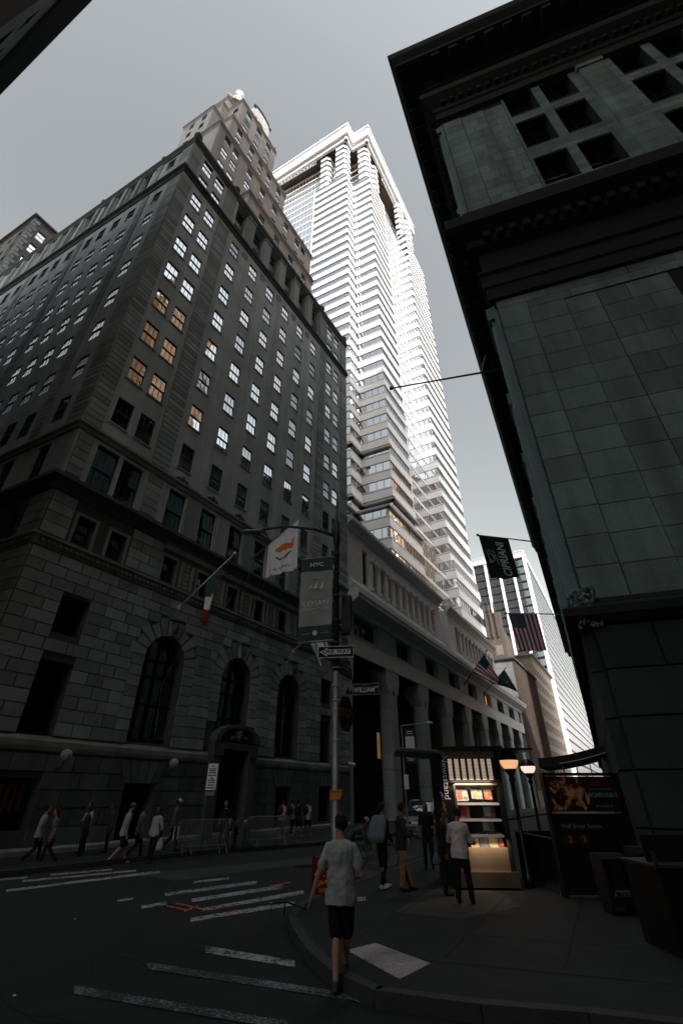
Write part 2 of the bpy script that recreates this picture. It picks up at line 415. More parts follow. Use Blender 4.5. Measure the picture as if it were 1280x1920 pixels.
def text(name, s, size, m, parent, loc, rot, extrude=0.004, sx=1.0, align='CENTER', ysc=1.0, bold=0.0):
    """flat lettering converted to a mesh; loc in parent space, rot = 3x3 matrix columns (right, up, out)"""
    c = D.curves.new(name, 'FONT'); c.body = s; c.size = size; c.extrude = extrude; c.align_x = align; c.align_y = 'CENTER'; c.offset = bold
    c.resolution_u = 3
    t = D.objects.new(name+'_tmp', c); link(t)
    bpy.context.view_layer.update()
    me = D.meshes.new_from_object(t.evaluated_get(bpy.context.evaluated_depsgraph_get()))
    D.objects.remove(t); D.curves.remove(c)
    X, Y, Z = rot
    mt = Matrix(((X.x*sx, Y.x*ysc, Z.x, 0), (X.y*sx, Y.y*ysc, Z.y, 0), (X.z*sx, Y.z*ysc, Z.z, 0), (0, 0, 0, 1)))
    me.transform(mt); me.materials.clear(); me.materials.append(m); me.name = name
    o = D.objects.new(name, me); link(o); o.location = loc
    if parent: o.parent = parent
    return o
UP = Vector((0, 0, 1))
def rel(p, parent):
    o = Vector(p); q = parent
    while q is not None: o = o-Vector(q.location); q = q.parent
    return o
def azv(a): return Vector((sin(radians(a)), cos(radians(a))))
# ================================================================== BANK (left)
B0 = 22.5*azv(-37.5)
FB = Fr(B0, 31.6)                     # street front, s 0..27.2
FW = Fr(B0, -63.5+180)                # side front, s 0..-46 going away
INW = -FW.n
bank = thing('bank_building', (B0.x, B0.y, 0), 'tall grey limestone bank with arched rusticated base and stepped tower top, left of street', 'building')
Wb = Windows(bank)
SB = 27.2; SW = -46.0
cols = [1.87, 3.43, 6.7, 9.35, 11.97, 14.6, 17.26, 19.9, 23.25, 24.85]
rows = [46.1-3.6*k for k in range(8)]
ccols = cols[2:8]
# --- shaft front
ops = []
for z in rows:
    for c in cols: ops.append((c-.53, c+.53, z-.98, z+.98))
for c in cols:
    ops.append((c-.66, c+.66, 15.35, 18.15))
for c in cols[:2]+cols[8:]:
    for z in (52.6, 49.5): ops.append((c-.53, c+.53, z-1.0, z+1.0))
deep = [(c-.72, c+.72, 49.05, 53.9) for c in ccols]
mb = MB()
wall_grid(mb, FB, 0, SB, 14.95, 18.6, [q for q in ops if q[3] < 19], depth=.32, mi=0, back=1)
wall_grid(mb, FB, 0, SB, 18.6, 48.2, [q for q in ops if 19 < q[2] < 48.2], depth=.26, mi=0, back=1)
wall_grid(mb, FB, 0, 5.2, 48.2, 54.6, [q for q in ops if q[2] > 48.2 and q[1] < 5], depth=.26, back=1)
wall_grid(mb, FB, 21.4, SB, 48.2, 54.6, [q for q in ops if q[2] > 48.2 and q[0] > 22], depth=.26, back=1)
wall_grid(mb, FB, 5.2, 21.4, 48.2, 54.6, deep, depth=.95, back=0)
# --- shaft side
wc = [-x for x in (2.65, 5.8, 7.7, 9.6, 11.4, 14.1, 16.0, 17.8, 19.5, 22.1, 24.0, 25.9, 27.7, 30.4, 32.3, 34.2, 36.0, 39, 41, 43)]
wops = [(c-.5, c+.5, z-.98, z+.98) for z in rows for c in wc]
wall_grid(mb, FW, SW, 0, 14.95, 48.2, wops+[(c-.6, c+.6, 15.35, 18.15) for c in wc], depth=.26, back=1)
wdeep = [(c-.6, c+.6, 49.05, 53.9) for c in wc[1:]]
wall_grid(mb, FW, SW, 0, 48.2, 54.6, wdeep+[(wc[0]-.5, wc[0]+.5, 51.6, 53.6), (wc[0]-.5, wc[0]+.5, 48.6, 50.5)], depth=.6, back=0)
wall = mb.build('wall', [M['lime'], M['lime_dark']], bank)
for q in ops:
    dim = (q[3] < 19); Wb.add(FB, (q[0]+q[1])/2, q[2], q[1]-q[0], q[3]-q[2], -.14 if dim else -.04, 'big' if dim else 'sash3',
        'pane_dark' if dim or (q[2] < 21 and q[0] < 2) else ('pane_warm' if q[0] < 4 and q[2] < 33 else 'pane'))
for q in wops: Wb.add(FW, (q[0]+q[1])/2, q[2], 1.0, 1.96, .0, 'sash3', 'pane_dark' if q[2] < 27+abs(q[0])*0.0 else 'pane_warm')
for c in wc: Wb.add(FW, c, 15.35, 1.2, 2.8, -.16, 'big', 'pane_dark')
for c in ccols:
    Wb.add(FB, c, 51.9, 1.1, 1.9, -.6, 'sash3', 'pane'); Wb.add(FB, c, 49.3, 1.1, 1.7, -.6, 'sash3', 'pane')
for c in wc: Wb.add(FW, c, 52.0, .95, 1.5, -.3, 'sash3', 'pane'); Wb.add(FW, c, 49.2, .95, 1.3, -.3, 'sash3', 'pane')
# --- grooved quoins and pilaster strips
mb = MB()
for s0, s1 in ((0.03, 1.0), (4.35, 5.6), (21.3, 22.4), (25.8, SB)):
    strips(mb, FB, s0, s1, 19.0, 47.9, .42, -.02, .07)
    strips(mb, FB, s0, s1, 48.9, 54.4, .42, -.02, .07)
    strips(mb, FB, s0+.1, s1-.1, 15.6, 18.2, .5, -.02, .07)
for s0, s1 in ((-1.45, -.03), (-4.7, -3.9), (-13.3, -12.5), (-21.2, -20.4), (-29.4, -28.8), (-38, -37.2), (-46, -44.8)):
    strips(mb, FW, s0, s1, 19.0, 47.9, .42, -.02, .07); strips(mb, FW, s0, s1, 48.9, 54.4, .42, -.02, .07)
# flat pilasters with sunk panels between the tall openings under the roof
for a, b in zip([5.6]+[c+.72 for c in ccols], [c-.72 for c in ccols]+[21.3]):
    if b-a > .5:
        mb.fbox(FB, a+.1, b-.1, 0, .16, 49.1, 53.6); mb.fbox(FB, a+.05, b-.05, 0, .24, 48.9, 49.2); mb.fbox(FB, a+.05, b-.05, 0, .24, 53.6, 53.9)
for c in ccols: mb.fbox(FB, c-.6, c+.6, -.95, -.5, 51.1, 51.85)
for a, b in zip(wc[1:-1], wc[2:]): 
    m_ = (a+b)/2; mb.fbox(FW, m_-.25, m_+.25, 0, .2, 49.1, 53.7)
# pilasters between the tall storey windows
for a, b in zip(cols[2:7], cols[3:8]): mb.fbox(FB, a+.78, b-.78, 0, .12, 15.4, 18.1)
# window sills and a raised roundel row
for c in cols:
    for z in rows: mb.fbox(FB, c-.62, c+.62, -.1, .07, z-1.08, z-.985)
for c in ccols[:-1]:
    mb.lathe((0, 0, 0), [(0, 0)], 3) if False else None
mb.build('quoin', M['lime_block'], bank)
# --- horizontal cornices
CN = [0]
def corn(prof, m):
    b = MB(); corner_moulding(b, FB, FW, SB, SW, prof); b.build('cornice', m, bank)
mb = MB()
corner_moulding(mb, FB, FW, SB, SW, [(0, 18.35), (.10, 18.4), (.14, 18.6), (.24, 18.7), (.24, 18.85), (.05, 18.95), (0, 19.0)]); mb.build('string_course', M['trim'], bank)
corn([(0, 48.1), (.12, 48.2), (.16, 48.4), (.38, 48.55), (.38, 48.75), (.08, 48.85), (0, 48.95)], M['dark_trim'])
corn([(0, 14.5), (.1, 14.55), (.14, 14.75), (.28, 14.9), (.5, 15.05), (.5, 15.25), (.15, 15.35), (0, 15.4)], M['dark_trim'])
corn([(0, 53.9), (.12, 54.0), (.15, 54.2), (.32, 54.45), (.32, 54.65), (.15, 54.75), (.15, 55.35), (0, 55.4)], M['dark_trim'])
mb = MB()
for fr, a, b in ((FB, 0.2, SB), (FW, SW, -.2)):
    x = a
    while x < b:                        # dentils under the string course
        mb.fbox(fr, x, x+.14, .05, .2, 11.72, 11.88, 0); x += .27
corner_moulding(mb, FB, FW, SB, SW, [(0, 11.55), (.05, 11.6), (.07, 11.72), (.1, 11.88), (.26, 11.98), (.26, 12.1), (.04, 12.16), (0, 12.2)])
mb.build('dentil_course', M['trim'], bank)
# scrolled ornaments: over the tall storey windows, in the frieze, and on the roof edge
def scroll(mb, fr, c, z, sc, o=.12, mi=0):
    for sgn in (-1, 1):
        pts = []
        for k in range(13):
            t = k/12; an = t*2.3*pi; r = .22*(1-t*.75)
            pts.append(fr.P(c+sgn*(.24+r*cos(an)*1.0)*sc, o, z+r*sin(an)*sc))
        mb.tube(pts, [.045*sc]*13, 5, mi)
    mb.ell(fr.P(c, o, z+.18*sc), (.16*sc, .16*sc, .2*sc), 8, 6, mi)
    mb.tube([fr.P(c-.85*sc, o, z-.16*sc), fr.P(c-.3*sc, o, z+.06*sc), fr.P(c, o, z-.05*sc), fr.P(c+.3*sc, o, z+.06*sc), fr.P(c+.85*sc, o, z-.16*sc)], .05*sc, 5, mi)
mb = MB()
def one(nm, fr, c, z, sc, o=.12):
    b = MB(); scroll(b, fr, c, z, sc, o); b.build(nm, M['dark_trim'], bank, smooth=True)
for c in (6.7, 9.35, 11.97, 14.6, 17.26, 19.9): one('scroll_ornament', FB, c, 18.95, 1.0)
k = .4
while k < 6.6: one('frieze_carving', FB, k, 14.72, .32, .17); one('frieze_carving', FW, -k, 14.72, .32, .17); k += .55
k = 20.6
while k < 26.8: one('frieze_carving', FB, k, 14.72, .32, .17); k += .55
for s in (0.1, 5.4, 21.4, 26.9): mb = MB(); mb.ell(FB.P(s, -.1, 55.65), (.42, .42, .5), 10, 7); mb.build('roof_urn', M['dark_trim'], bank, smooth=True)
for s in (-4.3, -12.9, -20.8, -29): mb = MB(); mb.ell(FW.P(s, -.1, 55.6), (.36, .36, .45), 10, 7); mb.build('roof_urn', M['dark_trim'], bank, smooth=True)
for c in ccols[:-1]:
    q = c+1.32; mb = MB()
    pts = [FB.P(q+.34*cos(t*pi/8), .03, 47.1+.34*sin(t*pi/8)) for t in range(17)]; mb.tube(pts, .045, 5); mb.build('roundel', M['trim'], bank, smooth=True)

# --- base: backing wall with arches
ARC = [(8.17, 1.32, 8.1), (13.7, 1.32, 8.1), (19.05, 1.32, 8.1)]
sq = [(1.95, 3.35, 8.1, 9.8), (1.95, 3.45, 3.95, 6.95), (23.0, 24.5, 8.1, 9.8), (23.0, 24.5, 3.95, 6.95)]
low = [(1.9, 3.5, .9, 2.6), (7.3, 9.0, .3, 2.5), (18.2, 19.8, .3, 2.5), (23.0, 24.6, .5, 2.6)]
door = (12.75, 15.1, 0.16, 3.9)
SMW = [1.95, 3.75, 7.15, 9.75, 12.35, 15.05, 17.7, 20.0, 23.0, 24.8]
smo = [(c-.47, c+.47, 12.3, 13.75) for c in SMW]
mb = MB()
def arch_wall(mb, fr, s0, s1, z0, z1, ops, arcs, zsill, depth, back=1):
    full = ops+[(c-r, c+r, zsill, zs+r) for c, r, zs in arcs]
    wall_grid(mb, fr, s0, s1, z0, z1, full, depth=depth, back=back)
    for c, r, zs in arcs:
        n = 12
        for sg in (-1, 1):
            for k in range(n):
                a0, a1 = pi/2*k/n, pi/2*(k+1)/n
                p0 = (c+sg*r*cos(a0), zs+r*sin(a0)); p1 = (c+sg*r*cos(a1), zs+r*sin(a1)); top = zs+r
                mb.quad(fr.P(p0[0], 0, p0[1]), fr.P(p1[0], 0, p1[1]), fr.P(p1[0], 0, top), fr.P(p0[0], 0, top), 0)
                mb.quad(fr.P(p0[0], 0, p0[1]), fr.P(p1[0], 0, p1[1]), fr.P(p1[0], -depth+.02, p1[1]), fr.P(p0[0], -depth+.02, p0[1]), 0)
arch_wall(mb, FB, 0, SB, 0, 14.95, sq+low+[door]+smo, ARC, 4.2, .7)
WARC = [(c, 1.3, 8.1) for c in (-8.2, -14.0, -19.8, -25.6, -31.4, -37.2)]
arch_wall(mb, FW, SW, 0, 0, 14.95, [(-3.4, -2.0, 8.1, 9.8), (-3.4, -2.0, 3.95, 6.95)]+[(c-.45, c+.45, 12.3, 13.75) for c in wc], WARC, 4.0, .7)
mb.build('base_wall', [M['lime_dark'], M['void']], bank)
mb = MB()
vw = .72
ex = sq+low+[(door[0]-.5, door[1]+.5, 0, 5.6)]
arx = [(c, r+vw, zs) for c, r, zs in ARC]
def base_blocks(mb, fr, a, b, ex, arcs, arx):
    blocks(mb, fr, a, b, 4.1, 11.5, .53, 1.05, -.02, .07, .045, ex, [(c, r+.0, zs) for c, r, zs in arcs if False]+arx)
    # jamb blocks beside each arch and its wedge stones
    for c, r, zs in arcs:
        for sg in (-1, 1):
            z = 4.1; n = round((zs-4.1)/.53)
            for k in range(n):
                h = (zs-4.1)/n; w_ = r+vw if True else r
                p, q = sorted((c+sg*r, c+sg*w_)); lo = z+k*h
                skip = any(e[0] < q and e[1] > p and e[2] < lo+h and e[3] > lo for e in ex)
                if not skip: mb.fbox(fr, p, q, -.02, .085, lo+.022, lo+h-.022, 0, skip=(4,))
        n = 11
        for k in range(n):
            a0, a1 = pi*k/n+.025, pi*(k+1)/n-.025; ro = r+vw+(.25 if k % 2 == 0 else 0)+(.3 if k == 5 else 0); oo = .085 if k != 5 else .3
            P = [(c+r*cos(a0), zs+r*sin(a0)), (c+ro*cos(a0), zs+ro*sin(a0)), (c+ro*cos(a1), zs+ro*sin(a1)), (c+r*cos(a1), zs+r*sin(a1))]
            mb.hexa([fr.P(x, -.02, y) for x, y in P]+[fr.P(x, oo, y) for x, y in P], 0)
base_blocks(mb, FB, 0.03, SB, ex, ARC, arx)
base_blocks(mb, FW, SW, -.03, [(-3.4, -2.0, 8.1, 9.8), (-3.4, -2.0, 3.95, 6.95)], WARC, [(c, r+vw, zs) for c, r, zs in WARC])
for a, b in ((0.03, 1.2), (4.5, 6.5), (20.9, 22.2), (25.6, SB)): blocks(mb, FB, a, b, 12.25, 14.45, .52, .8, -.02, .06, .04)
blocks(mb, FW, -1.6, -.03, 12.25, 14.45, .52, .8, -.02, .06, .04)
blocks(mb, FW, SW, -4.6, 12.25, 14.45, .52, .9, -.02, .06, .04, [(c-.6, c+.6, 12, 14) for c in wc])
mb.build('rusticated_stone', M['lime_block'], bank)
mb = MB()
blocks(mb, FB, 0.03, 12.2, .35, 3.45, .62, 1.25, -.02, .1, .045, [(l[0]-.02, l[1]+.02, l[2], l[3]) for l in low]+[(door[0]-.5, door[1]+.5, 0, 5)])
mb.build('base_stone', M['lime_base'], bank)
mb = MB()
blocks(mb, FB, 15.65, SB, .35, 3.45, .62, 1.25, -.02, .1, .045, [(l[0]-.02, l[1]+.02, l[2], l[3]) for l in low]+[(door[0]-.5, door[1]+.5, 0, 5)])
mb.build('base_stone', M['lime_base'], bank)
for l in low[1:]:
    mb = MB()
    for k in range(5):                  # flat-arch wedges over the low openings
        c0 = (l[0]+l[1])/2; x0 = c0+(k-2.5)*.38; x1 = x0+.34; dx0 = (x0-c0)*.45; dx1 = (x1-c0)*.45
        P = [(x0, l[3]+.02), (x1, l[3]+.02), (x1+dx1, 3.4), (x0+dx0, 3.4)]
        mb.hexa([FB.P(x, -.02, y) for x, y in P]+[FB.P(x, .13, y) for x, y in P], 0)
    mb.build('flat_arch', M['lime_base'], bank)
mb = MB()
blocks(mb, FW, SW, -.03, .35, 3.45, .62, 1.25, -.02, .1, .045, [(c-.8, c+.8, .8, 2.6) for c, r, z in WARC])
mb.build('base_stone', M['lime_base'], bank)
mb = MB()
corner_moulding(mb, FB, FW, SB, SW, [(0, 0), (.28, 0), (.28, .3), (.12, .36), (0, .38)])
for s0, s1 in ((0, 12.2), (15.6, SB)):
    moulding(mb, FB, s0, s1, [(0, 3.5), (.1, 3.55), (.14, 3.7), (.14, 3.9), (.05, 4.0), (0, 4.08)])
moulding(mb, FW, SW, 0, [(0, 3.5), (.1, 3.55), (.14, 3.7), (.14, 3.9), (.05, 4.0), (0, 4.08)])
# frames round the little attic windows, panelled piers between them
for c in SMW:
    mb.fbox(FB, c-.62, c-.47, 0, .06, 12.22, 13.9); mb.fbox(FB, c+.47, c+.62, 0, .06, 12.22, 13.9); mb.fbox(FB, c-.47, c+.47, 0, .06, 13.75, 13.9)
for a, b in zip(SMW[2:7], SMW[3:8]):
    m_ = (a+b)/2
    mb.fbox(FB, m_-.52, m_-.3, 0, .1, 12.25, 13.85); mb.fbox(FB, m_+.3, m_+.52, 0, .1, 12.25, 13.85)
    for k in range(6): mb.fbox(FB, m_-.2, m_+.2, 0, .05, 12.28+k*.27, 12.5+k*.27)
mb.fbox(FB, 6.6, 20.6, .0, .09, 14.2, 15.0)
mb.build('stone_trim', M['trim'], bank)
for c in SMW: Wb.add(FB, c, 12.3, .94, 1.45, -.3, 'sash3', 'pane_dark')
for c in wc: Wb.add(FW, c, 12.3, .9, 1.45, -.3, 'sash3', 'pane_dark')
# carved inscription
ft = FB
for ch, s in zip("BANK", (7.95, 8.75, 9.62, 10.5)): text('letter', ch, .62, M['dark_trim'], bank, rel(FB.P(s, .092, 14.66), bank), (ft.u.to_3d(), UP, ft.n.to_3d()), .01)
for ch, s in zip("OF", (11.75, 12.55)): text('letter', ch, .62, M['dark_trim'], bank, rel(FB.P(s, .092, 14.66), bank), (ft.u.to_3d(), UP, ft.n.to_3d()), .01)
for ch, s in zip("NEW", (14.0, 14.8, 15.75)): text('letter', ch, .62, M['dark_trim'], bank, rel(FB.P(s, .092, 14.66), bank), (ft.u.to_3d(), UP, ft.n.to_3d()), .01)
for ch, s in zip("YORK", (17.1, 18.0, 18.95, 19.85)): text('letter', ch, .62, M['dark_trim'], bank, rel(FB.P(s, .092, 14.66), bank), (ft.u.to_3d(), UP, ft.n.to_3d()), .01)
# arched window lattices
for c, r, zs in ARC:
    mb = MB(); 
    for x in (-r*.5, 0, r*.5):
        top = zs+math.sqrt(r*r-x*x); mb.fbox(FB, c+x-.04, c+x+.04, -.62, -.54, 4.3, top)
    for z in (4.3, 5.9, 7.3, 8.1): mb.fbox(FB, c-r, c+r, -.62, -.54, z, z+.1)
    a = mb.build('arched_window', M['frame'], bank)
    mb = MB(); mb.poly([FB.P(c-r, -.66, 4.3), FB.P(c+r, -.66, 4.3)]+[FB.P(c+r*cos(t*pi/12), -.66, zs+r*sin(t*pi/12)) for t in range(13)]); mb.build('pane', M['pane_dark'], a)
# keystone masks
for c, r, zs in ARC:
    mb = MB(); mb.ell(FB.P(c, .34, zs+r+.42), (.2, .2, .34), 10, 8); mb.ell(FB.P(c, .5, zs+r+.4), (.07, .09, .1), 8, 6); mb.fbox(FB, c-.3, c+.3, .1, .45, zs+r+.78, zs+r+.95); mb.build('keystone_mask', M['dark_trim'], bank, smooth=True)
# doorway with round pediment
mb = MB()
dc = 13.92
for sg in (-1, 1):
    x = dc+sg*1.45
    mb.fbox(FB, x-.28, x+.28, 0, .45, .16, 3.9); mb.fbox(FB, x-.36, x+.36, 0, .55, 3.9, 4.25)
mb.fbox(FB, dc-1.8, dc+1.8, 0, .5, 4.25, 4.6)
P = []
for k in range(17): t = pi*k/16; P.append((dc+1.85*cos(t), 4.6+.98*sin(t)))
Q = []
for k in range(17): t = pi*k/16; Q.append((dc+1.5*cos(t), 4.68+.7*sin(t)))
for k in range(16): mb.hexa([FB.P(*x) for x in ((P[k][0], 0, P[k][1]), (P[k+1][0], 0, P[k+1][1]), (Q[k+1][0], 0, Q[k+1][1]), (Q[k][0], 0, Q[k][1]))]+[FB.P(*x) for x in ((P[k][0], .6, P[k][1]), (P[k+1][0], .6, P[k+1][1]), (Q[k+1][0], .6, Q[k+1][1]), (Q[k][0], .6, Q[k][1]))])
mb.poly([FB.P(x, .2, z) for x, z in Q])
mb.ell(FB.P(dc, .42, 5.0), (.3, .2, .34)); mb.ell(FB.P(dc-.5, .36, 4.85), (.3, .14, .16)); mb.ell(FB.P(dc+.5, .36, 4.85), (.3, .14, .16))
mb.build('door_surround', M['dark_trim'], bank)
mb = MB(); mb.fbox(FB, door[0], dc-.02, -.6, -.54, .16, 3.9); mb.fbox(FB, dc+.02, door[1], -.6, -.54, .16, 3.9)
for x in (door[0]+.25, dc+.25):
    for z in (.5, 1.6, 2.7): mb.fbox(FB, x, x+.7, -.54, -.5, z, z+.85)
dd = mb.build('door', M['black'], bank)
mb = MB(); mb.tube([FB.P(dc-.12, -.48, 1.0), FB.P(dc-.12, -.42, 1.3)], .02, 6); mb.build('handle', M['metal'], dd)
# dim red-lit shop window near the corner
mb = MB(); mb.fbox(FB, 2.0, 3.45, -.66, -.6, 1.5, 2.4); mb.build('lit_basement_window', M['lit_dim'], bank)
mb = MB()
for k in range(6): mb.fbox(FB, 2.0+k*.26, 2.08+k*.26, -.58, -.5, .95, 2.6)
mb.build('window_bars', M['black'], bank)
# --- stepped tower above the main block
def tier(s0, s1, d, back, ztop, zbot, wins, side_wins, m, name, cor=.35, wd=1.0, hg=1.9, quoin=(), pm='pane'):
    """d = set-back of the front along the side wall; returns nothing, adds parts"""
    O = FW.P(-d, 0, 0); o2 = Fr(O, 31.6); f = o2
    wlf = Fr(f.P(s0, 0, 0), -63.5+180); L = back
    mb = MB()
    op = [(c-wd/2, c+wd/2, z-hg/2, z+hg/2) for c in wins[0] for z in wins[1]]
    wall_grid(mb, f, s0, s1, zbot, ztop, op, depth=.22, back=1)
    sop = [(-c-wd*.45, -c+wd*.45, z-hg/2, z+hg/2) for c in side_wins[0] for z in side_wins[1]]
    wall_grid(mb, wlf, -L, 0, zbot, ztop, sop, depth=.22, back=1)
    er = f.P(s1, 0, 0); rr = Fr(er, -63.5)
    mb.quad(rr.P(0, 0, zbot), rr.P(L, 0, zbot), rr.P(L, 0, ztop), rr.P(0, 0, ztop), 0)
    bl = wlf.P(-L, 0, 0); br = rr.P(L, 0, 0)
    mb.quad((bl.x, bl.y, zbot), (br.x, br.y, zbot), (br.x, br.y, ztop), (bl.x, bl.y, ztop))
    a = f.P(s0, 0, ztop); b = f.P(s1, 0, ztop); mb.quad(a, b, (br.x, br.y, ztop), (bl.x, bl.y, ztop))
    mb.build(name, [m, M['lime_dark']], bank)
    mb = MB(); g = f.shift(s0, 0)
    corner_moulding(mb, g, wlf, s1-s0, -L, [(0, ztop-.7), (.08, ztop-.65), (.1, ztop-.4), (cor, ztop-.25), (cor, ztop), (0, ztop+.12)])
    moulding(mb, rr, 0, L, [(0, ztop-.5), (cor, ztop-.25), (cor, ztop), (0, ztop+.12)])
    for q in quoin: strips(mb, f, q[0], q[1], zbot, ztop-.8, .42, -.02, .07)
    for c in wins[0][::2]: mb.ell(f.P(c+wd, .2, ztop+.1), (.25, .3, .35), 8, 6)
    mb.build('setback_cornice', M['trim'] if m is M['lime'] else M['lime_warm'], bank)
    for c in wins[0]:
        for z in wins[1]: Wb.add(f, c, z-hg/2, wd, hg, -.02, 'sash2', pm)
    for c in side_wins[0]:
        for z in side_wins[1]: Wb.add(wlf, -c, z-hg/2, wd*.9, hg, -.02, 'sash2', pm)
    return f, wlf
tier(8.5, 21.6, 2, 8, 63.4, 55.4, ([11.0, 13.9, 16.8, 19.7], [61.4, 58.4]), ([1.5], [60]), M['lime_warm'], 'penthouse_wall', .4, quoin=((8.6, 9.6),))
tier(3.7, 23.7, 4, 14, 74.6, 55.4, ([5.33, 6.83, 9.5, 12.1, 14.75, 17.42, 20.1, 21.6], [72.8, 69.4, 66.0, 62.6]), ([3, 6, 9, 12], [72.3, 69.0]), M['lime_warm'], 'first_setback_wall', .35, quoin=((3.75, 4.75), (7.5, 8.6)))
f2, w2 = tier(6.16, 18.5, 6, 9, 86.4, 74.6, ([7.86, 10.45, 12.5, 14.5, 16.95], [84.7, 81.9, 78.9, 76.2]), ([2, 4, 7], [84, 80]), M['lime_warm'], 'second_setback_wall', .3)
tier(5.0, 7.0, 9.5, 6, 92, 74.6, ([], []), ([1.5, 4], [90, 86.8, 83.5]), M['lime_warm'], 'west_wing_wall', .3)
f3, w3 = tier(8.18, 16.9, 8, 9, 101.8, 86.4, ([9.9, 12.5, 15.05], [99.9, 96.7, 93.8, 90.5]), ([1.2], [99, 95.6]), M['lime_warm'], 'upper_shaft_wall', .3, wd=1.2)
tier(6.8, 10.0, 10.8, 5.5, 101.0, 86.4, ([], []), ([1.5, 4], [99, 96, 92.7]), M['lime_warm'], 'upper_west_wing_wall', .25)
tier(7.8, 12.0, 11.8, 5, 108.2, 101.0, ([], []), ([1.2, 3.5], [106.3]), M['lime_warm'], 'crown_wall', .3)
# gabled crown with tall arch, right of the finial
gf = Fr(FW.P(-10, 0, 0), 31.6); mb = MB()
g0, g1, gz, gt = 11.9, 16.2, 113.0, 114.9
arch_wall(mb, gf, g0, g1, 101.8, gz, [], [(14.05, .85, 109.6)], 105.6, .5)
n = 8
for k in range(n):
    a0, a1 = pi*k/n, pi*(k+1)/n; xc = (g0+g1)/2; r_ = (g1-g0)/2
    mb.quad(gf.P(xc-r_*cos(a0), 0, gz), gf.P(xc-r_*cos(a1), 0, gz), gf.P(xc-r_*cos(a1), 0, gz+1.4*sin(a1)), gf.P(xc-r_*cos(a0), 0, gz+1.4*sin(a0)), 0)
wl_ = Fr(gf.P(g0, 0, 0), 116.5); mb.quad(wl_.P(-7, 0, 101.8), wl_.P(0, 0, 101.8), wl_.P(0, 0, gz), wl_.P(-7, 0, gz))
rl_ = Fr(gf.P(g1, 0, 0), -63.5); mb.quad(rl_.P(0, 0, 101.8), rl_.P(7, 0, 101.8), rl_.P(7, 0, gz), rl_.P(0, 0, gz))
mb.build('crown_gable', [M['lime_warm'], M['void']], bank)
mb = MB()
pts = [gf.P((g0+g1)/2-(g1-g0)/2*1.05*cos(pi*k/12), .12, gz+.05+1.5*sin(pi*k/12)) for k in range(13)]; mb.tube(pts, .14, 6)
mb.ell(gf.P(g0, .1, gz+.3), (.3, .3, .5)); mb.ell(gf.P(g1, .1, gz+.3), (.3, .3, .5))
mb.build('gable_coping', M['dark_trim'], bank)
# sunlit scrolled finial on the very top
ff = Fr(FW.P(-12, 0, 0), 31.6); mb = MB(); c = ff.P(9.7, 0, 0)
mb.lathe((c.x, c.y, 108.6), [(1.6, 0), (1.3, .5), (.9, .8), (1.1, 1.6), (1.25, 2.6), (1.0, 3.6), (.6, 4.2), (.35, 4.8), (.5, 5.1), (.85, 5.6), (.95, 6.3), (.7, 7.0), (.25, 7.4), (0.1, 7.7)], 14)
for k in range(9):
    q = ff.P(10.6+k*.28, .3, 111.6-k*.95); mb.ell(q, (.42, .42, .5), 8, 6)
for k in range(4): q = ff.P(7.6+k*.45, .3, 108.6+k*.5); mb.ell(q, (.35, .35, .5), 8, 6)
mb.build('finial', M['gold'], bank, smooth=True)
Wb.flush(92)

M['lit_soft'] = mat('soft_lit_window', (0.3, 0.2, 0.1), 0.6, emit=(1.0, 0.55, 0.22), estr=0.12, var=0.8, vscale=2.5)
# ================================================================== ARCADE building beyond the bank
EB = FB.P(27.3, 0, 0); FA = Fr((EB.x, EB.y), 30.5)
arc = thing('arcade_building', (EB.x, EB.y, 0), 'long granite arcade with tall square piers, at the foot of the white tower', 'building')
AL = 74.0
mb = MB()
# recessed dark wall behind the piers
mb.quad(FA.P(0, -4.2, 0), FA.P(AL, -4.2, 0), FA.P(AL, -4.2, 13.1), FA.P(0, -4.2, 13.1))
mb.quad(FA.P(0, 0, 13.0), FA.P(AL, 0, 13.0), FA.P(AL, -4.2, 13.0), FA.P(0, -4.2, 13.0))
mb.build('arcade_back_wall', M['granite_joint'], arc)
K0, KP = 8.3, 8.62
for k in range(-1, 8):
    a = K0+KP*k; b = a+1.9
    if a < 0: a, b = 0, .9
    mb = MB(); ch = .22
    z = .15
    while z < 10.7:
        z2 = min(z+1.32, 10.7)
        poly = [FA.P(a+ch, 0, 0), FA.P(b-ch, 0, 0), FA.P(b, -ch, 0), FA.P(b, -1.3+ch, 0), FA.P(b-ch, -1.3, 0), FA.P(a+ch, -1.3, 0), FA.P(a, -1.3+ch, 0), FA.P(a, -ch, 0)]
        mb.prism([(p.x, p.y) for p in poly], z, z2-.03); z = z2
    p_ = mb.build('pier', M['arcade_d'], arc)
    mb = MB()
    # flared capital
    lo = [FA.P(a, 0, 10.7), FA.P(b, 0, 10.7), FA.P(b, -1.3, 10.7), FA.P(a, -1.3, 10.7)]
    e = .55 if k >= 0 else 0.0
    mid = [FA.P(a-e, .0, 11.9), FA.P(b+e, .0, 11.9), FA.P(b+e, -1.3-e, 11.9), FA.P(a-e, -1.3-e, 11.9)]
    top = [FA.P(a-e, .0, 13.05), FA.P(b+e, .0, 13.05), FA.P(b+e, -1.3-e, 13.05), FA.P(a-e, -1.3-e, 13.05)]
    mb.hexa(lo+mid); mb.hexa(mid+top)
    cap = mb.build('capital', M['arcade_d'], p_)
    mb = MB(); mx = (a+b)/2
    mb.poly([FA.P(a-.005, -.35, 10.75), FA.P(a-.005, -.95, 10.75), FA.P(a-.26, -.65, 11.45)]); mb.poly([FA.P(mx-.3, .01, 10.7), FA.P(mx+.3, .01, 10.7), FA.P(mx, .012, 11.4)])
    mb.build('capital_notch', M['black'], p_)
mezz = []
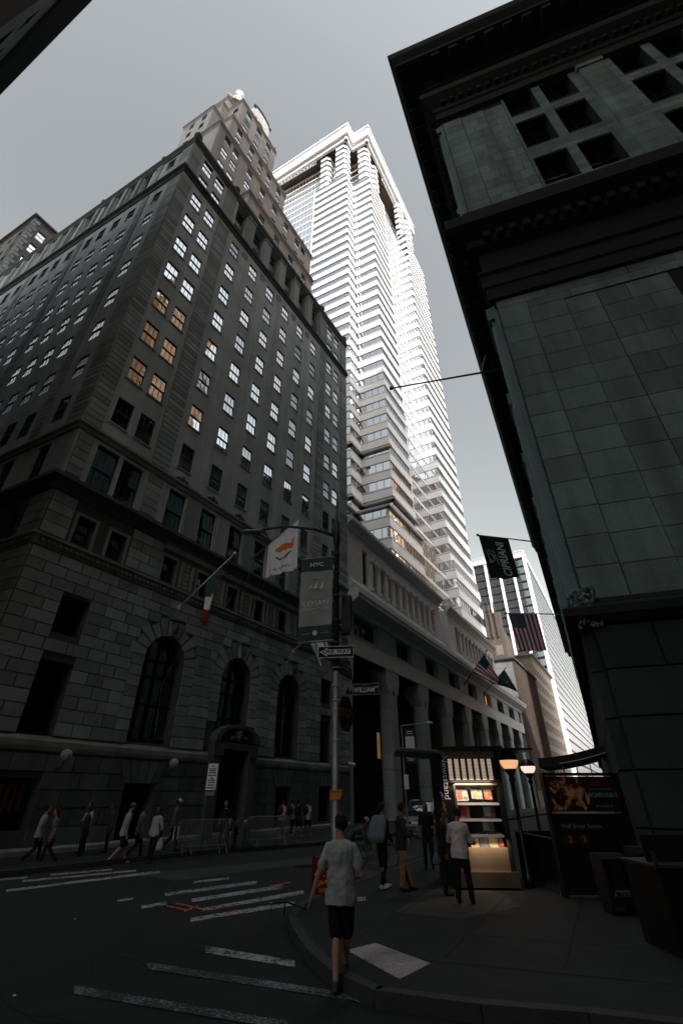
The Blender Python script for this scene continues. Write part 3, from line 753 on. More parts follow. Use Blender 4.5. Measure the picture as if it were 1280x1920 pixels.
for k in range(9):
    a = 1.1 if k == 0 else K0+KP*(k-1)+2.3; b = min(K0+KP*k-1.9, AL-1)
    if b-a > 1: mezz.append((a, b, 14.85, 16.85))
mb = MB(); wall_grid(mb, FA, 0, AL, 13.02, 17.0, mezz, depth=.8, mi=0, back=1)
mb.quad(FA.P(0, 0, 17.0), FA.P(AL, 0, 17.0), FA.P(AL, -30, 19.7), FA.P(0, -30, 19.7))
ew = Fr(FA.P(AL, 0, 0), -63.5); mb.quad(ew.P(0, 0, 0), ew.P(20, 0, 0), ew.P(20, 0, 18.8), ew.P(0, 0, 18.8))
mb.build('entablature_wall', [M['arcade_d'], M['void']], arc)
for a, b, c, d in mezz:
    mb = MB(); n = 4
    for k in range(n+1): x = a+(b-a)*k/n; mb.fbox(FA, max(a, x-.03), min(b, x+.03), -.72, -.64, c, d)
    mb.fbox(FA, a, b, -.73, -.66, c, c+.08); mb.fbox(FA, a, b, -.73, -.66, d-.08, d)
    o = mb.build('mezzanine_window', M['frame'], arc); mb = MB(); mb.quad(FA.P(a, -.75, c), FA.P(b, -.75, c), FA.P(b, -.75, d), FA.P(a, -.75, d)); mb.build('pane', M['pane_dark'], o)
mb = MB()
moulding(mb, FA, -.2, AL+.4, [(0, 16.95), (.15, 17.0), (.2, 17.3), (.9, 17.7), (1.25, 17.9), (1.25, 18.25), (1.35, 18.3), (1.35, 18.7), (1.2, 18.8), (0, 18.95)])
moulding(mb, FA, 0, AL, [(0, 13.02), (.06, 13.05), (.06, 14.6), (.12, 14.7), (0, 14.8)])
mb.build('cornice', M['arcade'], arc)
for s0, z0, z1 in ((13.3, 5.4, 7.9), (48.2, 15.1, 16.6), (36.6, 15.6, 16.3)):
    mb = MB(); o_ = -4.1 if z0 < 10 else -.6
    mb.quad(FA.P(s0, o_, z0), FA.P(s0+.7, o_, z0), FA.P(s0+.7, o_, z1), FA.P(s0, o_, z1))
    if z0 < 10: mb.quad(FA.P(s0+1.0, o_, z0), FA.P(s0+1.35, o_, z0), FA.P(s0+1.35, o_, z1), FA.P(s0+1.0, o_, z1))
    mb.build('lit_window', M['lit_soft'] if z0 < 10 else M['lit'], arc)
mb = MB(); mb.quad(FA.P(54, -4.1, 10.6), FA.P(54.9, -4.1, 10.6), FA.P(54.9, -4.1, 12.9), FA.P(54, -4.1, 12.9)); mb.build('lit_window', M['lit'], arc)
# colonnaded upper blocks
def upper(s0, s1):
    d0 = -.3; F = FA.shift(0, d0); mb = MB()
    op = []; x = s0+3.2; 
    while x < s1-3.4: op.append((x, x+1.25, 20.9, 25.0)); x += 1.95
    wall_grid(mb, F, s0, s1, 19.4, 26.5, op, depth=1.1, mi=0, back=1)
    wl = Fr(F.P(s0, 0, 0), 116.5); mb.quad(wl.P(-9, 0, 18.8), wl.P(0, 0, 18.8), wl.P(0, 0, 26.5), wl.P(-9, 0, 26.5))
    wr_ = Fr(F.P(s1, 0, 0), -63.5); mb.quad(wr_.P(0, 0, 18.8), wr_.P(9, 0, 18.8), wr_.P(9, 0, 26.5), wr_.P(0, 0, 26.5))
    mb.quad(F.P(s0, 0, 26.6), F.P(s1, 0, 26.6), F.P(s1, -9, 26.6), F.P(s0, -9, 26.6))
    mb.build('upper_wall', [M['arcade'], M['granite_joint']], arc)
    for a, b, c, d in op:
        mb = MB(); 
        mb.quad(F.P(a, -.42, c), F.P(b, -.42, c), F.P(b, -.42, d), F.P(a, -.42, d))  # black sheet stands in for the shade inside the open gallery
        for k in range(17): mb.fbox(F, a, b, -.40, -.34, c+.06+k*.24, c+.1+k*.24)
        mb.build('louvre_and_shade_sheet', M['black'], arc)
        mb = MB(); lo = [F.P(b+.1, .0, 24.1), F.P(b+.8, .0, 24.1), F.P(b+.8, -.5, 24.1), F.P(b+.1, -.5, 24.1)]
        mb.fbox(F, b+.04, b+.66, -.3, .25, 21.1, 24.0); mb.fbox(F, b-.05, b+.75, -.3, .42, 24.0, 24.55); mb.fbox(F, b-.05, b+.75, -.3, .38, 20.6, 21.1)
        mb.build('small_pier', M['arcade'], arc)
    mb = MB()
    moulding(mb, F, s0-.2, s1+.2, [(0, 19.4), (.5, 19.5), (.5, 20.0), (.3, 20.4), (.3, 20.6), (0, 20.7)])
    moulding(mb, F, s0-.3, s1+.3, [(0, 26.1), (.15, 26.2), (.2, 26.5), (.6, 26.8), (.75, 26.9), (.75, 27.3), (.6, 27.4), (-1, 27.5)])
    mb.build('upper_cornice', M['arcade'], arc)
upper(.6, 27.8); upper(31.6, 58.5)
# ================================================================== WHITE TOWER
M['brick_soffit_dark'] = mat('dark_brick_and_soffit_shade', (0.11, 0.08, 0.065), 0.9, var=0.25, vscale=1.5, streak=0.3)
U = azv(31.6); Wd = azv(-63.5); inW = -FW.n; inS = Vector((-.852, .524))
T0 = Vector((1.9, 72.6)); NN = T0+4.26*U; C2 = NN-6.46*Wd
tower = thing('white_tower', (T0.x, T0.y, 0), 'sunlit white banded office skyscraper with zigzag corner, rising behind the bank', 'skyscraper')
g1 = T0+13.2*Wd+inW; g0 = T0+38*Wd+inW; r1 = C2+11*U; r2 = r1+inS*1.3; r3 = C2+24.5*U+inS*1.3; r4 = r3-inS*3.6; r5 = r4+17.5*U; r6 = r5+inS*34; bk = g0+40*U
PL = [(g0, g1, 'thin'), (g1, T0+13.2*Wd, 'x'), (T0+13.2*Wd, T0, 'band'), (T0, NN, 'band'), (NN, C2, 'band'), (C2, r1, 'band'), (r1, r2, 'x'), (r2, r3, 'thin'), (r3, r4, 'band'), (r4, r5, 'band'), (r5, r6, 'band')]
FH = 4.4
def seg_frame(p, q):
    d = (q-p); return Fr((p.x, p.y), u=d), d.length
def floor_bands(z, PL, root, full=True, z0b=None):
    """one storey: pale spandrel ring and a window band above it"""
    sp = MB(); gl = MB()
    for p, q, k in PL:
        fr, L = seg_frame(p, q)
        h = 2.25 if k == 'band' else (.7 if k == 'thin' else FH)
        if k == 'x': sp.fbox(fr, 0, L, -.5, 0, z, z+FH); continue
        e = .12 if k == 'band' else .05
        sp.fbox(fr, -.0, L, -.5, e, z, z+h-.45*(k == 'band')); 
        if k == 'band': sp.fbox(fr, 0, L, -.5, e-.05, z+h-.45, z+h-.2, 1); sp.fbox(fr, 0, L, -.5, e, z+h-.2, z+h)
        gl.quad(fr.P(0, -.06, z+h), fr.P(L, -.06, z+h), fr.P(L, -.06, z+FH), fr.P(0, -.06, z+FH), 0 if k == 'band' else 2)
        n = max(1, round(L/1.45))
        for i in range(n+1):
            x = L*i/n; gl.fbox(fr, max(0, x-.035), min(L, x+.035), -.06, .0, z+h, z+FH, 1 if k == 'band' else 3, skip=(4, 0))
    sp.build('spandrel_band', [M['white_panel'], M['grey_stripe']], root)
    gl.build('window_band', [M['tower_glass'], M['mullion'], M['tower_glass2'], M['mullion_l']], root)
z = 188.0-32*FH
z_low = z
for k in range(32):
    floor_bands(z+k*FH, PL, tower)
core = MB(); ins = .3
poly = [g0, g1, T0+13.2*Wd, T0, NN, C2, r1, r2, r3, r4, r5, r6, bk]
cen = Vector((10, 105))
core.prism([tuple(p+(cen-p).normalized()*.7) for p in poly], 18, 188, cap=True); core.build('core_wall', M['white_panel'], tower)
# stepped ledges low on the shaft
def ledge(z, P, e, m, name, t=.5):
    mb = MB()
    for p, q, k in P:
        fr, L = seg_frame(p, q); mb.fbox(fr, -e, L+e, -.4, e, z-t, z)
    mb.build(name, m, tower)
ledge(64.2, [(T0+6*Wd, T0, 0), (T0, NN, 0), (NN, C2, 0)], .55, M['grey_stripe'], 'ledge'); ledge(51.0, PL[2:6], .6, M['grey_stripe'], 'ledge')
# podium storeys between the arcade roof and the shaft
dv = -3.6*U-inS*.7; D2 = C2+dv; N2 = NN+dv; TT = T0+dv; P2 = [(TT+15*Wd, TT, 'band'), (TT, N2, 'band'), (N2, D2, 'band'), (D2, D2+15*U, 'band'), (D2+15*U, D2+28*U, 'thin'), (D2+28*U, r4-inS*.7, 'band'), (r4-inS*.7, r5-inS*.7, 'band')]
for k in range(7): floor_bands(z_low-FH*(k+1), P2, tower)
ledge(z_low+.15, P2[:4], .4, M['grey_stripe'], 'ledge')
# crown: recessed glass wall, banded turrets and the great overhanging cornice
ci = 4.0
q0 = g0+inW*3; qa = T0+inW*ci+inS*ci; qn = NN+inW*ci+inS*ci; qc = C2+inW*ci+inS*ci
P3 = [(q0, qa, 'thin'), (qa, qn, 'thin'), (qn, qc, 'thin'), (qc, qc+38*U, 'thin')]
for k in range(6): floor_bands(188+k*FH, P3, tower)
cr = MB(); cr.prism([tuple(x) for x in (q0+inW*.6, qa+inW*.5+inS*.5, qn+inW*.6+inS*.6, qc+inW*.5+inS*.5, qc+38*U+inS*.5, qc+38*U+inS*20, q0+40*U)], 188, 218); cr.build('crown_core', M['white_panel'], tower)
def turret(c, a, b, zt=216.0):
    """banded bay: c outer corner, a length along -? side, b length along the street"""
    p0 = c+a*Wd; p1 = c; p2 = c+b*U; ch = 1.0
    P = [(p0+inW*ch, p0-Wd*ch*0+Wd*0, 'band'), (p0, p1+Wd*ch, 'band'), (p1+Wd*ch, p1+U*ch, 'band'), (p1+U*ch, p2, 'band'), (p2, p2+inS*3, 'band')]
    for k in range(7): floor_bands(188+k*FH, P, tower)
turret(T0+inW*.8+inS*.8, 4.2, 3.2); turret(T0+8.3*Wd+inW*1.6, 3.6, 3.0); turret(C2+inW*.9+inS*.9, 3.6, 3.2); turret(C2+7.5*U+inS*1.2+Wd*0, 2.2, 3.0); turret(r4+inS*1.2+1*U, 2.2, 4); turret(r4+inS*1.2+9*U, 2.2, 4)
oW = -inW; oS = -inS
def ringp(d, e=0): return [g0+oW*d, T0+oW*d+oS*d, NN+oW*d+oS*d, C2+oW*d+oS*d, C2+42*U+oS*d+U*d+oS*2.2*0, C2+42*U+inS*30, g0+40*U]
mb = MB()
for d, za, zb_ in ((1.1, 219.6, 227.0), (1.45, 226.2, 227.4)):
    mb.prism([tuple(p) for p in ringp(d)], za, zb_)
mb.build('crown_cornice', M['white_panel'], tower)
mb = MB(); mb.prism([tuple(p) for p in ringp(-.9)], 218.5, 219.59); mb.build('soffit', M['brick_soffit_dark'], tower)  # slab coloured dark brown to stand in for the shade under the cornice
mb = MB()
rp = ringp(.1)
for a, b in zip(rp[:5], rp[1:5]): fr, L = seg_frame(a, b); mb.fbox(fr, -.3, L+.3, -.9, 0, 217.2, 219.6)
mb.build('inner_frame', M['white_panel'], tower)
for a, b in ((T0+13.5*Wd+inW*.3, T0+37*Wd+inW*.3), (C2+13*U+inS*.3, C2+24*U+inS*.3)):
    mb = MB(); fr, L = seg_frame(b, a) if a is not b and (b-a).dot(Wd) > 0 else seg_frame(a, b)
    for i in range(int(L/1.5)): mb.fbox(fr, i*1.5, i*1.5+.25, -.3, .0, 212.6, 214.2)
    mb.fbox(fr, 0, L, -.3, 0.05, 212.2, 212.6); mb.fbox(fr, 0, L, -.3, 0.05, 214.2, 214.5)
    mb.build('crown_railing', M['lime_warm'], tower)

# ================================================================== STONE BUILDING ON THE RIGHT
R0 = 13*azv(29.1)
FR = Fr(R0, -71.7+180)                # face toward the viewer, s from 0 to the right
FS = Fr(R0, 26.2+180)                 # street face, s negative going away
rb = thing('columned_stone_building', (R0.x, R0.y, 0), 'dark massive stone building with huge overhanging cornices and pilasters, filling the right side', 'building')
RL, RS = 28.0, -78.0
mb = MB()
rw = []
for c in (4.46, 6.5, 10.3, 12.34, 16.14, 18.18, 22.0, 24.0): rw += [(c-.79, c+.79, a, b) for a, b in ((35.4, 37.95), (31.2, 34.1), (26.9, 29.6))]
lw = [(c-1.2, c+1.2, 7.2, 12.5) for c in (7.5, 14.5, 21.5)]+[(c-1.2, c+1.2, 13.6, 18.0) for c in (7.5, 14.5, 21.5)]
wall_grid(mb, FR, 0, RL, 0, 45.4, rw+lw, depth=.75, back=1)
sw = [(c-1.1, c+1.1, a, b) for c in [-4.8-5.2*k for k in range(14)] for a, b in ((7.5, 12.6), (13.6, 18), (27, 31), (32.5, 37))]
wall_grid(mb, FS, RS, 0, 0, 45.4, sw, depth=.6, back=1)
e_ = Fr(FS.P(RS, 0, 0), -71.7+0); mb.quad(e_.P(0, 0, 0), e_.P(-40, 0, 0), e_.P(-40, 0, 45), e_.P(0, 0, 45))
fr_ = FR.P(RL, 0, 0); fb_ = FS.P(RS, 0, 0); ff_ = fb_+FR.u.to_3d()*RL
mb.quad((R0.x, R0.y, 45.4), (fr_.x, fr_.y, 45.4), (ff_.x, ff_.y, 45.4), (fb_.x, fb_.y, 45.4))
mb.build('wall', [M['granite_joint'], M['void']], rb)
# real ashlar facing
mb = MB()
for a, b, o in ((0.03, 1.08, .16), (1.12, 2.4, .1), (2.44, 3.5, .04)):
    blocks(mb, FR, a, b, 6.3, 18.3, .92, b-a+.1, -.02, o, .025)
    blocks(mb, FR, a, b, 26.4, 37.4, .84, (b-a+.1) if a < 1 else (b-a)*.62, -.02, o, .02)
blocks(mb, FR, 3.54, 5.9, 6.3, 18.3, .92, 1.25, -.02, .0+.03, .025)
blocks(mb, FR, 9.1, RL, 6.3, 18.3, .92, 1.6, -.02, .03, .025, lw)
blocks(mb, FR, 3.54, RL, 26.4, 38.0, .42, 1.4, -.02, .03, .018, rw)
blocks(mb, FR, 0.03, RL, 41.2, 43.4, .55, 1.4, -.02, .1, .02)
blocks(mb, FR, 0.03, RL, 18.35, 19.25, .45, 1.5, -.02, .06, .02)
blocks(mb, FS, RS, -.03, 6.3, 18.9, .92, 2.2, -.02, .04, .03, sw)
blocks(mb, FS, RS, -.03, 26.4, 38.0, .84, 2.2, -.02, .04, .03, sw)
mb.build('ashlar_facing', M['granite'], rb)
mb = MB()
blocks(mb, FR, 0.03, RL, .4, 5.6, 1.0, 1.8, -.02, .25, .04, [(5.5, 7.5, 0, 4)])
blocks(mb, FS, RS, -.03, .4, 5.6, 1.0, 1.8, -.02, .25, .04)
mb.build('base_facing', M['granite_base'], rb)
# pilasters on the viewer's side, columns along the street
for a in (8.4, 14.24, 20.1, 25.9):
    for z0, z1 in ((6.3, 18.6), (26.4, 37.6)):
        mb = MB(); blocks(mb, FR, a-.62, a+.62, z0, z1, .9, 2, .03, .2, .025); mb.fbox(FR, a-.7, a+.7, .03, .28, z1, z1+.4); mb.fbox(FR, a-.7, a+.7, .03, .26, z0-.2, z0)
        mb.build('pilaster', M['granite'], rb)
def fluted(fr, s, z0, z1, r, out):
    mb = MB(); c = fr.P(s, out, 0); N = 48; rings = []
    for t, zz, k in ((0, z0, 1.25), (0, z0+.3, 1.25), (1, z0+.35, 1.03), (1, (z0+z1)/2, 1.0), (1, z1-1.1, .88), (0, z1-1.05, .95), (0, z1-.9, .92), (0, z1-.35, 1.3), (0, z1, 1.35)):
        i = len(mb.v)
        for q in range(N):
            a = 2*pi*q/N; rr = r*k*(1-(.06 if t and q % 2 else 0)); mb.v.append((c.x+rr*cos(a), c.y+rr*sin(a), zz))
        rings.append(i)
    for k in range(len(rings)-1):
        for q in range(N): r_ = (q+1) % N; mb.f.append((rings[k]+q, rings[k]+r_, rings[k+1]+r_, rings[k+1]+q)); mb.m.append(0)
    return mb
for k in range(15):
    s = -1.0-5.2*k
    for z0, z1 in ((6.3, 19.2), (26.4, 38.0)):
        mb = MB(); mb.fbox(FS, s-.95, s+.95, .04, .16, z0, z1); mb.fbox(FS, s-.75, s+.75, .16, .30, z0, z1)
        for q in range(5): mb.fbox(FS, s-.66+q*.29, s-.5+q*.29, .30, .35, z0+.3, z1-.9)
        mb.fbox(FS, s-.9, s+.9, .16, .42, z1-.7, z1); mb.build('street_pilaster', M['granite'], rb)
mb = MB()
# lower base moulding with ornament, the two entablatures and the crowning cornice
corner_moulding(mb, FR, FS, RL, RS, [(0, 0), (.5, 0), (.5, .4), (.3, .5), (0, .5)])
corner_moulding(mb, FR, FS, RL, RS, [(0, 5.6), (.35, 5.65), (.55, 5.8), (.55, 6.0), (.3, 6.15), (.25, 6.3), (0, 6.3)])
corner_moulding(mb, FR, FS, RL, RS, [(0, 19.25), (.2, 19.3), (.2, 20.0), (.28, 20.05), (.28, 20.8), (.4, 20.9), (.4, 21.0), (.12, 21.1), (.12, 22.6), (.5, 22.8), (.5, 23.3), (1.0, 23.6), (1.16, 23.7), (1.16, 24.4), (1.05, 24.6), (.3, 24.7), (.3, 26.2), (.18, 26.3), (0, 26.35)])
corner_moulding(mb, FR, FS, RL, RS, [(0, 38.0), (.25, 38.1), (.25, 38.9), (.35, 39.0), (.35, 39.6), (.8, 40.1), (.9, 40.2), (.9, 40.9), (.3, 41.1), (0, 41.2)])
corner_moulding(mb, FR, FS, RL, RS, [(0, 43.3), (.3, 43.4), (.3, 43.7), (.6, 43.9), (1.9, 44.2), (1.9, 44.6), (2.2, 45.0), (2.24, 45.3), (2.24, 45.75), (1.0, 45.9), (0, 46.0)])
for fr, a, b in ((FR, .2, RL), (FS, RS, -.2)):
    x = a
    while x < b: mb.fbox(fr, x, x+.55, .3, 1.8, 43.75, 44.2); x += 1.15
    x = a
    while x < b: mb.fbox(fr, x, x+.28, .4, .78, 22.9, 23.3); mb.fbox(fr, x, x+.25, .25, .6, 39.5, 39.85); x += .55
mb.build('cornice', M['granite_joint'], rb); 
mb = MB(); rr_ = random.Random(3)
for k in range(150):
    s = rr_.uniform(-.32, .25); z = rr_.uniform(5.55, 6.6); r0 = rr_.uniform(.025, .06); mb.ell(FR.P(s, rr_.uniform(.25, .42), z), (r0, r0*1.3, r0*rr_.uniform(.8, 2.0)), 6, 5)
mb.build('carved_corner_leaf', M['granite'], rb, smooth=True)
Wr = Windows(rb)
for q in rw+lw: Wr.add(FR, (q[0]+q[1])/2, q[2], q[1]-q[0], q[3]-q[2], -.5, 'sash2', 'pane_dark')
Wr.flush(40)

# ================================================================== BUILDINGS FARTHER ALONG THE STREET
def simple_building(name, label, fr, L, depth, z1, mwall, rowsz, colsx, wd, hg, pm, side_cols=(), z0=0, cornice=.6, cat='building', side=True, mtrim=None, wk='sash2'):
    """street frame fr (s 0..L); the side face toward the viewer at s=0"""
    root = thing(name, (fr.O.x, fr.O.y, 0), label, cat)
    wl = Fr((fr.O.x, fr.O.y), 116.5)
    mb = MB()
    op = [(c-wd/2, c+wd/2, z-hg/2, z+hg/2) for c in colsx for z in rowsz]
    wall_grid(mb, fr, 0, L, z0, z1, op, depth=.3, back=1)
    so = [(-c-wd/2, -c+wd/2, z-hg/2, z+hg/2) for c in side_cols for z in rowsz]
    wall_grid(mb, wl, -depth, 0, z0, z1, so, depth=.3, back=1)
    a = fr.P(L, 0, 0); b = a-fr.n.to_3d()*depth; c = wl.P(-depth, 0, 0)
    mb.quad((a.x, a.y, z0), (b.x, b.y, z0), (b.x, b.y, z1), (a.x, a.y, z1)); mb.quad((b.x, b.y, z0), (c.x, c.y, z0), (c.x, c.y, z1), (b.x, b.y, z1))
    mb.quad((fr.O.x, fr.O.y, z1), (a.x, a.y, z1), (b.x, b.y, z1), (c.x, c.y, z1))
    mb.build('wall', [mwall, M['void']], root)
    if cornice:
        mb = MB(); corner_moulding(mb, fr, wl, L, -depth, [(0, z1-1.0), (.1, z1-.9), (.15, z1-.6), (cornice, z1-.35), (cornice, z1), (0, z1+.15)]); mb.build('cornice', mtrim or mwall, root)
    W_ = Windows(root)
    for q in op: W_.add(fr, (q[0]+q[1])/2, q[2], wd, hg, -.15, wk, pm)
    for q in so: W_.add(wl, (q[0]+q[1])/2, q[2], wd, hg, -.15, wk, pm)
    W_.flush(60)
    return root, wl
M['brick'] = mat('brown_brick', (0.13, 0.105, 0.09), 0.9, var=0.25, vscale=1.5, streak=0.2)
M['brick_soffit_dark'] = mat('dark_brick_and_soffit_shade', (0.11, 0.08, 0.065), 0.9, var=0.25, vscale=1.5, streak=0.3)
M['patch'] = mat('pale_patched_masonry', (0.27, 0.21, 0.18), 0.9, var=0.15, vscale=2)
M['teal_stone'] = mat('pale_stone', (0.24, 0.25, 0.24), 0.85, var=0.15, vscale=1, streak=0.15)
M['cream'] = mat('cream_facade', (0.42, 0.36, 0.31), 0.85, var=0.12, vscale=0.7)
M['tan'] = mat('tan_brick', (0.46, 0.30, 0.19), 0.9, var=0.15, vscale=0.6)
M['grid_panel'] = mat('pale_grid_panel', (0.45, 0.46, 0.48), 0.6, var=0.05, vscale=0.2)

f = Fr(FA.P(AL+.6, .2, 0), 30.5)
rt, wl = simple_building('old_brick_building', 'brown patched brick building with gothic dormer above pale stone, past the arcade', f, 26, 16, 28.8, M['brick_soffit_dark'], [5, 9, 13, 17, 21, 25], [3, 6.5, 10, 13.5, 17, 20.5, 24], 1.4, 2.4, 'pane_dark', mtrim=M['dark_trim'])
mb = MB(); blocks(mb, wl, -15.9, -.1, 15, 28.0, 1.3, 1.9, 0, .12, .03); mb.build('stone_side_facing', M['teal_stone'], rt)
mb = MB(); mb.fbox(wl, -6.5, -.8, -2.0, -1.0, 28.9, 40.0); mb.fbox(wl, -15.5, -6.5, -3, -1.2, 28.9, 44.0)
q = wl.P(-11, -1.2, 44); mb.poly([wl.P(-15.5, -1.2, 44), wl.P(-6.5, -1.2, 44), wl.P(-11, -1.2, 46.5)]); mb.poly([wl.P(-15.5, -3, 44), wl.P(-6.5, -3, 44), wl.P(-11, -3, 46.5)])
mb.fbox(wl, -6.3, -.9, -14, -2.0, 28.9, 36); mb.build('upper_brick_wall', M['brick'], rt)
mb = MB()
for x in (-5.6, -4.4, -3.2, -2.0): mb.fbox(wl, x-.16, x+.16, -1.0, -.6, 34, 41.5); mb.poly([wl.P(x-.2, -.8, 41.5), wl.P(x+.2, -.8, 41.5), wl.P(x, -.8, 43)])
for x in (-5.0, -3.8, -2.6): mb.tube([wl.P(x-.45+.9*t/8, -.75, 39+1.0*sin(pi*t/8)) for t in range(9)], .09, 5)
mb.build('gothic_tracery', M['brick'], rt)
for x, z in ((-13.5, 41), (-13.6, 36.5), (-9.2, 34), (-13.4, 31.6), (-9.2, 30), (-4.6, 31.5), (-2.4, 31)):
    mb = MB(); mb.fbox(wl, x-.8, x+.8, -1.2, -.95, z-1.1, z+1.1); mb.build('blocked_window', M['patch'], rt)
mb = MB(); mb.fbox(wl, -10.0, -8.9, -1.2, -1.15, 39.5, 42.0); mb.build('open_window', M['void'], rt)
mb = MB()
for k in range(18): mb.fbox(f, .3+k*1.4, .8+k*1.4, 0, .3, 3, 28)
mb.build('brick_rib', M['brick_soffit_dark'], rt)

f = Fr(f.P(26.6, .2, 0), 30.0)
simple_building('cream_corner_building', 'cream stone building catching a sunlit strip, beyond the brown brick one', f, 34, 9, 35.5, M['cream'], [4+3.4*k for k in range(9)], [2+3.1*k for k in range(10)], 1.5, 2.1, 'pane', [2.5, 5.5], cornice=.8)
M['pane_tint'] = glass('pale_tower_pane', (.9, .93, 1.0), .7, base=(.2, .2, .21), wob=.05, scale=.2, island=.12)
# pale gridded tower far off
CT = 205*azv(24.0); f = Fr(CT, 29.5); wl = Fr(CT, 116.5)
gt_ = thing('pale_column_tower', (CT.x, CT.y, 0), 'distant office tower with white vertical columns and dark glass, behind the hanging flags', 'skyscraper')
H_ = 96.0
mb = MB(); mb.prism([tuple(x) for x in (CT-f.n*.5-wl.n*.5, CT+f.u*180-f.n*.5, CT+f.u*180+wl.u*-29-f.n*.5, CT-wl.u*29-wl.n*.5)], 0, H_-1); mb.build('core', M['mullion'], gt_)
for k in range(26):
    z = H_-5.0-3.7*k
    if z < 2: break
    mb = MB()
    mb.quad(wl.P(-30, 0, z), wl.P(0, 0, z), wl.P(0, 0, z+2.7), wl.P(-30, 0, z+2.7), 0)
    mb.fbox(wl, -30, 0, -.1, .03, z-.35, z, 1)
    x = -30
    while x < 0: mb.fbox(wl, x, x+.12, 0, .06, z, z+2.7, 1, skip=(4,)); x += 1.1
    mb.quad(f.P(0, 0, z), f.P(180, 0, z), f.P(180, 0, z+2.9), f.P(0, 0, z+2.9), 2)
    mb.fbox(f, 0, 180, -.1, .012, z-.75, z-.5, 1)
    mb.build('window_band', [M['pane_dark'], M['mullion'], M['pane_tint']], gt_)
for x in (-29.4, -23.6, -17.7, -11.8, -5.9, -.4):
    mb = MB(); mb.fbox(wl, x-.55, x+.55, -.3, 1.0, 0, H_-1.5); mb.build('white_column', M['white_panel'], gt_)
for k in range(44):
    mb = MB(); mb.fbox(f, k*4.1, k*4.1+(.55 if k else .9), -.2, .02 if k else .4, 0, H_-1.5); mb.build('facade_fin', M['mullion'] if k > 1 else M['white_panel'], gt_)
mb = MB(); mb.fbox(wl, -30.5, .6, -.6, 1.3, H_-1.5, H_); mb.fbox(f, -.6, 180, -.6, .3, H_-1.5, H_); mb.build('roof_band', M['white_panel'], gt_)
mb = MB()
for x in range(-30, 1, 3): mb.tube([wl.P(x, .2, H_), wl.P(x, .2, H_+2.2)], .08, 4)
for x in range(0, 100, 3): mb.tube([f.P(x, .2, H_), f.P(x, .2, H_+2.2)], .08, 4)
for z in (1.1, 2.2): mb.tube([wl.P(-30, .2, H_+z), wl.P(0, .2, H_+z), f.P(100, .2, H_+z)], .08, 4)
mb.build('roof_railing', M['white_panel'], gt_)

# brown building behind the bank, far left
O = FW.P(-46, 0, 0)+azv(31.6).to_3d()*2.4; f = Fr(O, 31.6); wl = Fr(O, 116.5)
M['lb'] = mat('brown_grey_masonry', (0.05, 0.048, 0.047), 0.9, var=0.25, vscale=1.0, streak=0.2)
rt, wl = simple_building('brown_apartment_tower', 'brown masonry tower with pale corner quoins peeking over the bank roof, far left', f, 4.3, 30, 88.8, M['lb'], [85-3.9*k for k in range(9)], [1.9], 1.3, 2.2, 'pane', [3, 6, 9, 12, 15], z0=0, cornice=.5)
mb = MB()
for k in range(40): z = 48+k*1.0; mb.fbox(f, 0, .9 if k % 2 else .5, 0, .1, z, z+.85); mb.fbox(wl, -(.9 if k % 2 else .5), 0, 0, .1, z, z+.85)
mb.build('quoin', M['lime_base'], rt)
mb = MB(); mb.fbox(f, 4.4, 9, -14, -3, 0, 93.5); mb.build('rear_wing', M['lb'], rt)
mb = MB(); mb.fbox(f, 5.6, 6.8, -3, -2.95, 88.5, 91); mb.build('rear_window', M['pane'], rt)

# ================================================================== BUILDINGS AROUND THE VIEWER (they shade the crossing)
def block_building(name, label, pts, H, m, seed, wall_o=None, fh=3.9):
    """pts: plan polygon anticlockwise; window openings as recessed panes on every face"""
    if sum(a[0]*b[1]-b[0]*a[1] for a, b in zip(pts, pts[1:]+pts[:1])) < 0: pts = pts[::-1]
    c = pts[0]; root = thing(name, (c[0], c[1], 0), label, 'building')
    mb = MB(); gl = MB(); n = len(pts)
    for i in range(n):
        p = Vector(pts[i]); q = Vector(pts[(i+1) % n]); fr = Fr((p.x, p.y), u=q-p); L = (q-p).length
        nx = max(1, int((L-2)/3.4)); cs = [1.5+(L-3)*(k+.5)/nx for k in range(nx)]; zs = [6+fh*k for k in range(int((H-9)/fh))]
        op = [(x-.7, x+.7, z, z+2.1) for x in cs for z in zs]
        wall_grid(mb, fr, 0, L, 0, H, op, depth=.3)
        for a, b, c_, d in op: gl.quad(fr.P(a, -.25, c_), fr.P(b, -.25, c_), fr.P(b, -.25, d), fr.P(a, -.25, d))
        moulding(mb, fr, -.5, L+.5, [(0, H-1.6), (.2, H-1.5), (1.0, H-.8), (1.1, H-.7), (1.1, H), (0, H+.1)])
    mb.poly([(p[0], p[1], H) for p in pts]); mb.build('wall', m, root); o = gl.build('window', M['pane'], root); o['kind'] = 'stuff'
    return root
nW = azv(-62.3); nr = Vector((nW.y, -nW.x))        # William Street line, right-hand normal
# near left block: its cornice crosses the top-left corner of the view
# edge line of the cornice passes (-17.6, 8.1)..(-27.6, 13.3) at 50 m
inn = Vector((-.465, -.885))
c0 = Vector((-17.6, 8.1))+inn*1.1-nW*2.0
cA = c0; cB = c0+nW*85; cC = cB+inn*50; cD = cA+inn*50
block_building('corner_office_building', 'near-black building edge with heavy cornice, cutting the top left corner', [tuple(x) for x in (cA, cD, cC, cB)][::-1], 50.0, mat('near_black_masonry', (.035, .04, .04), .9, var=.2), 1)  # near-black masonry tone over the whole block
SLAB_H = 155
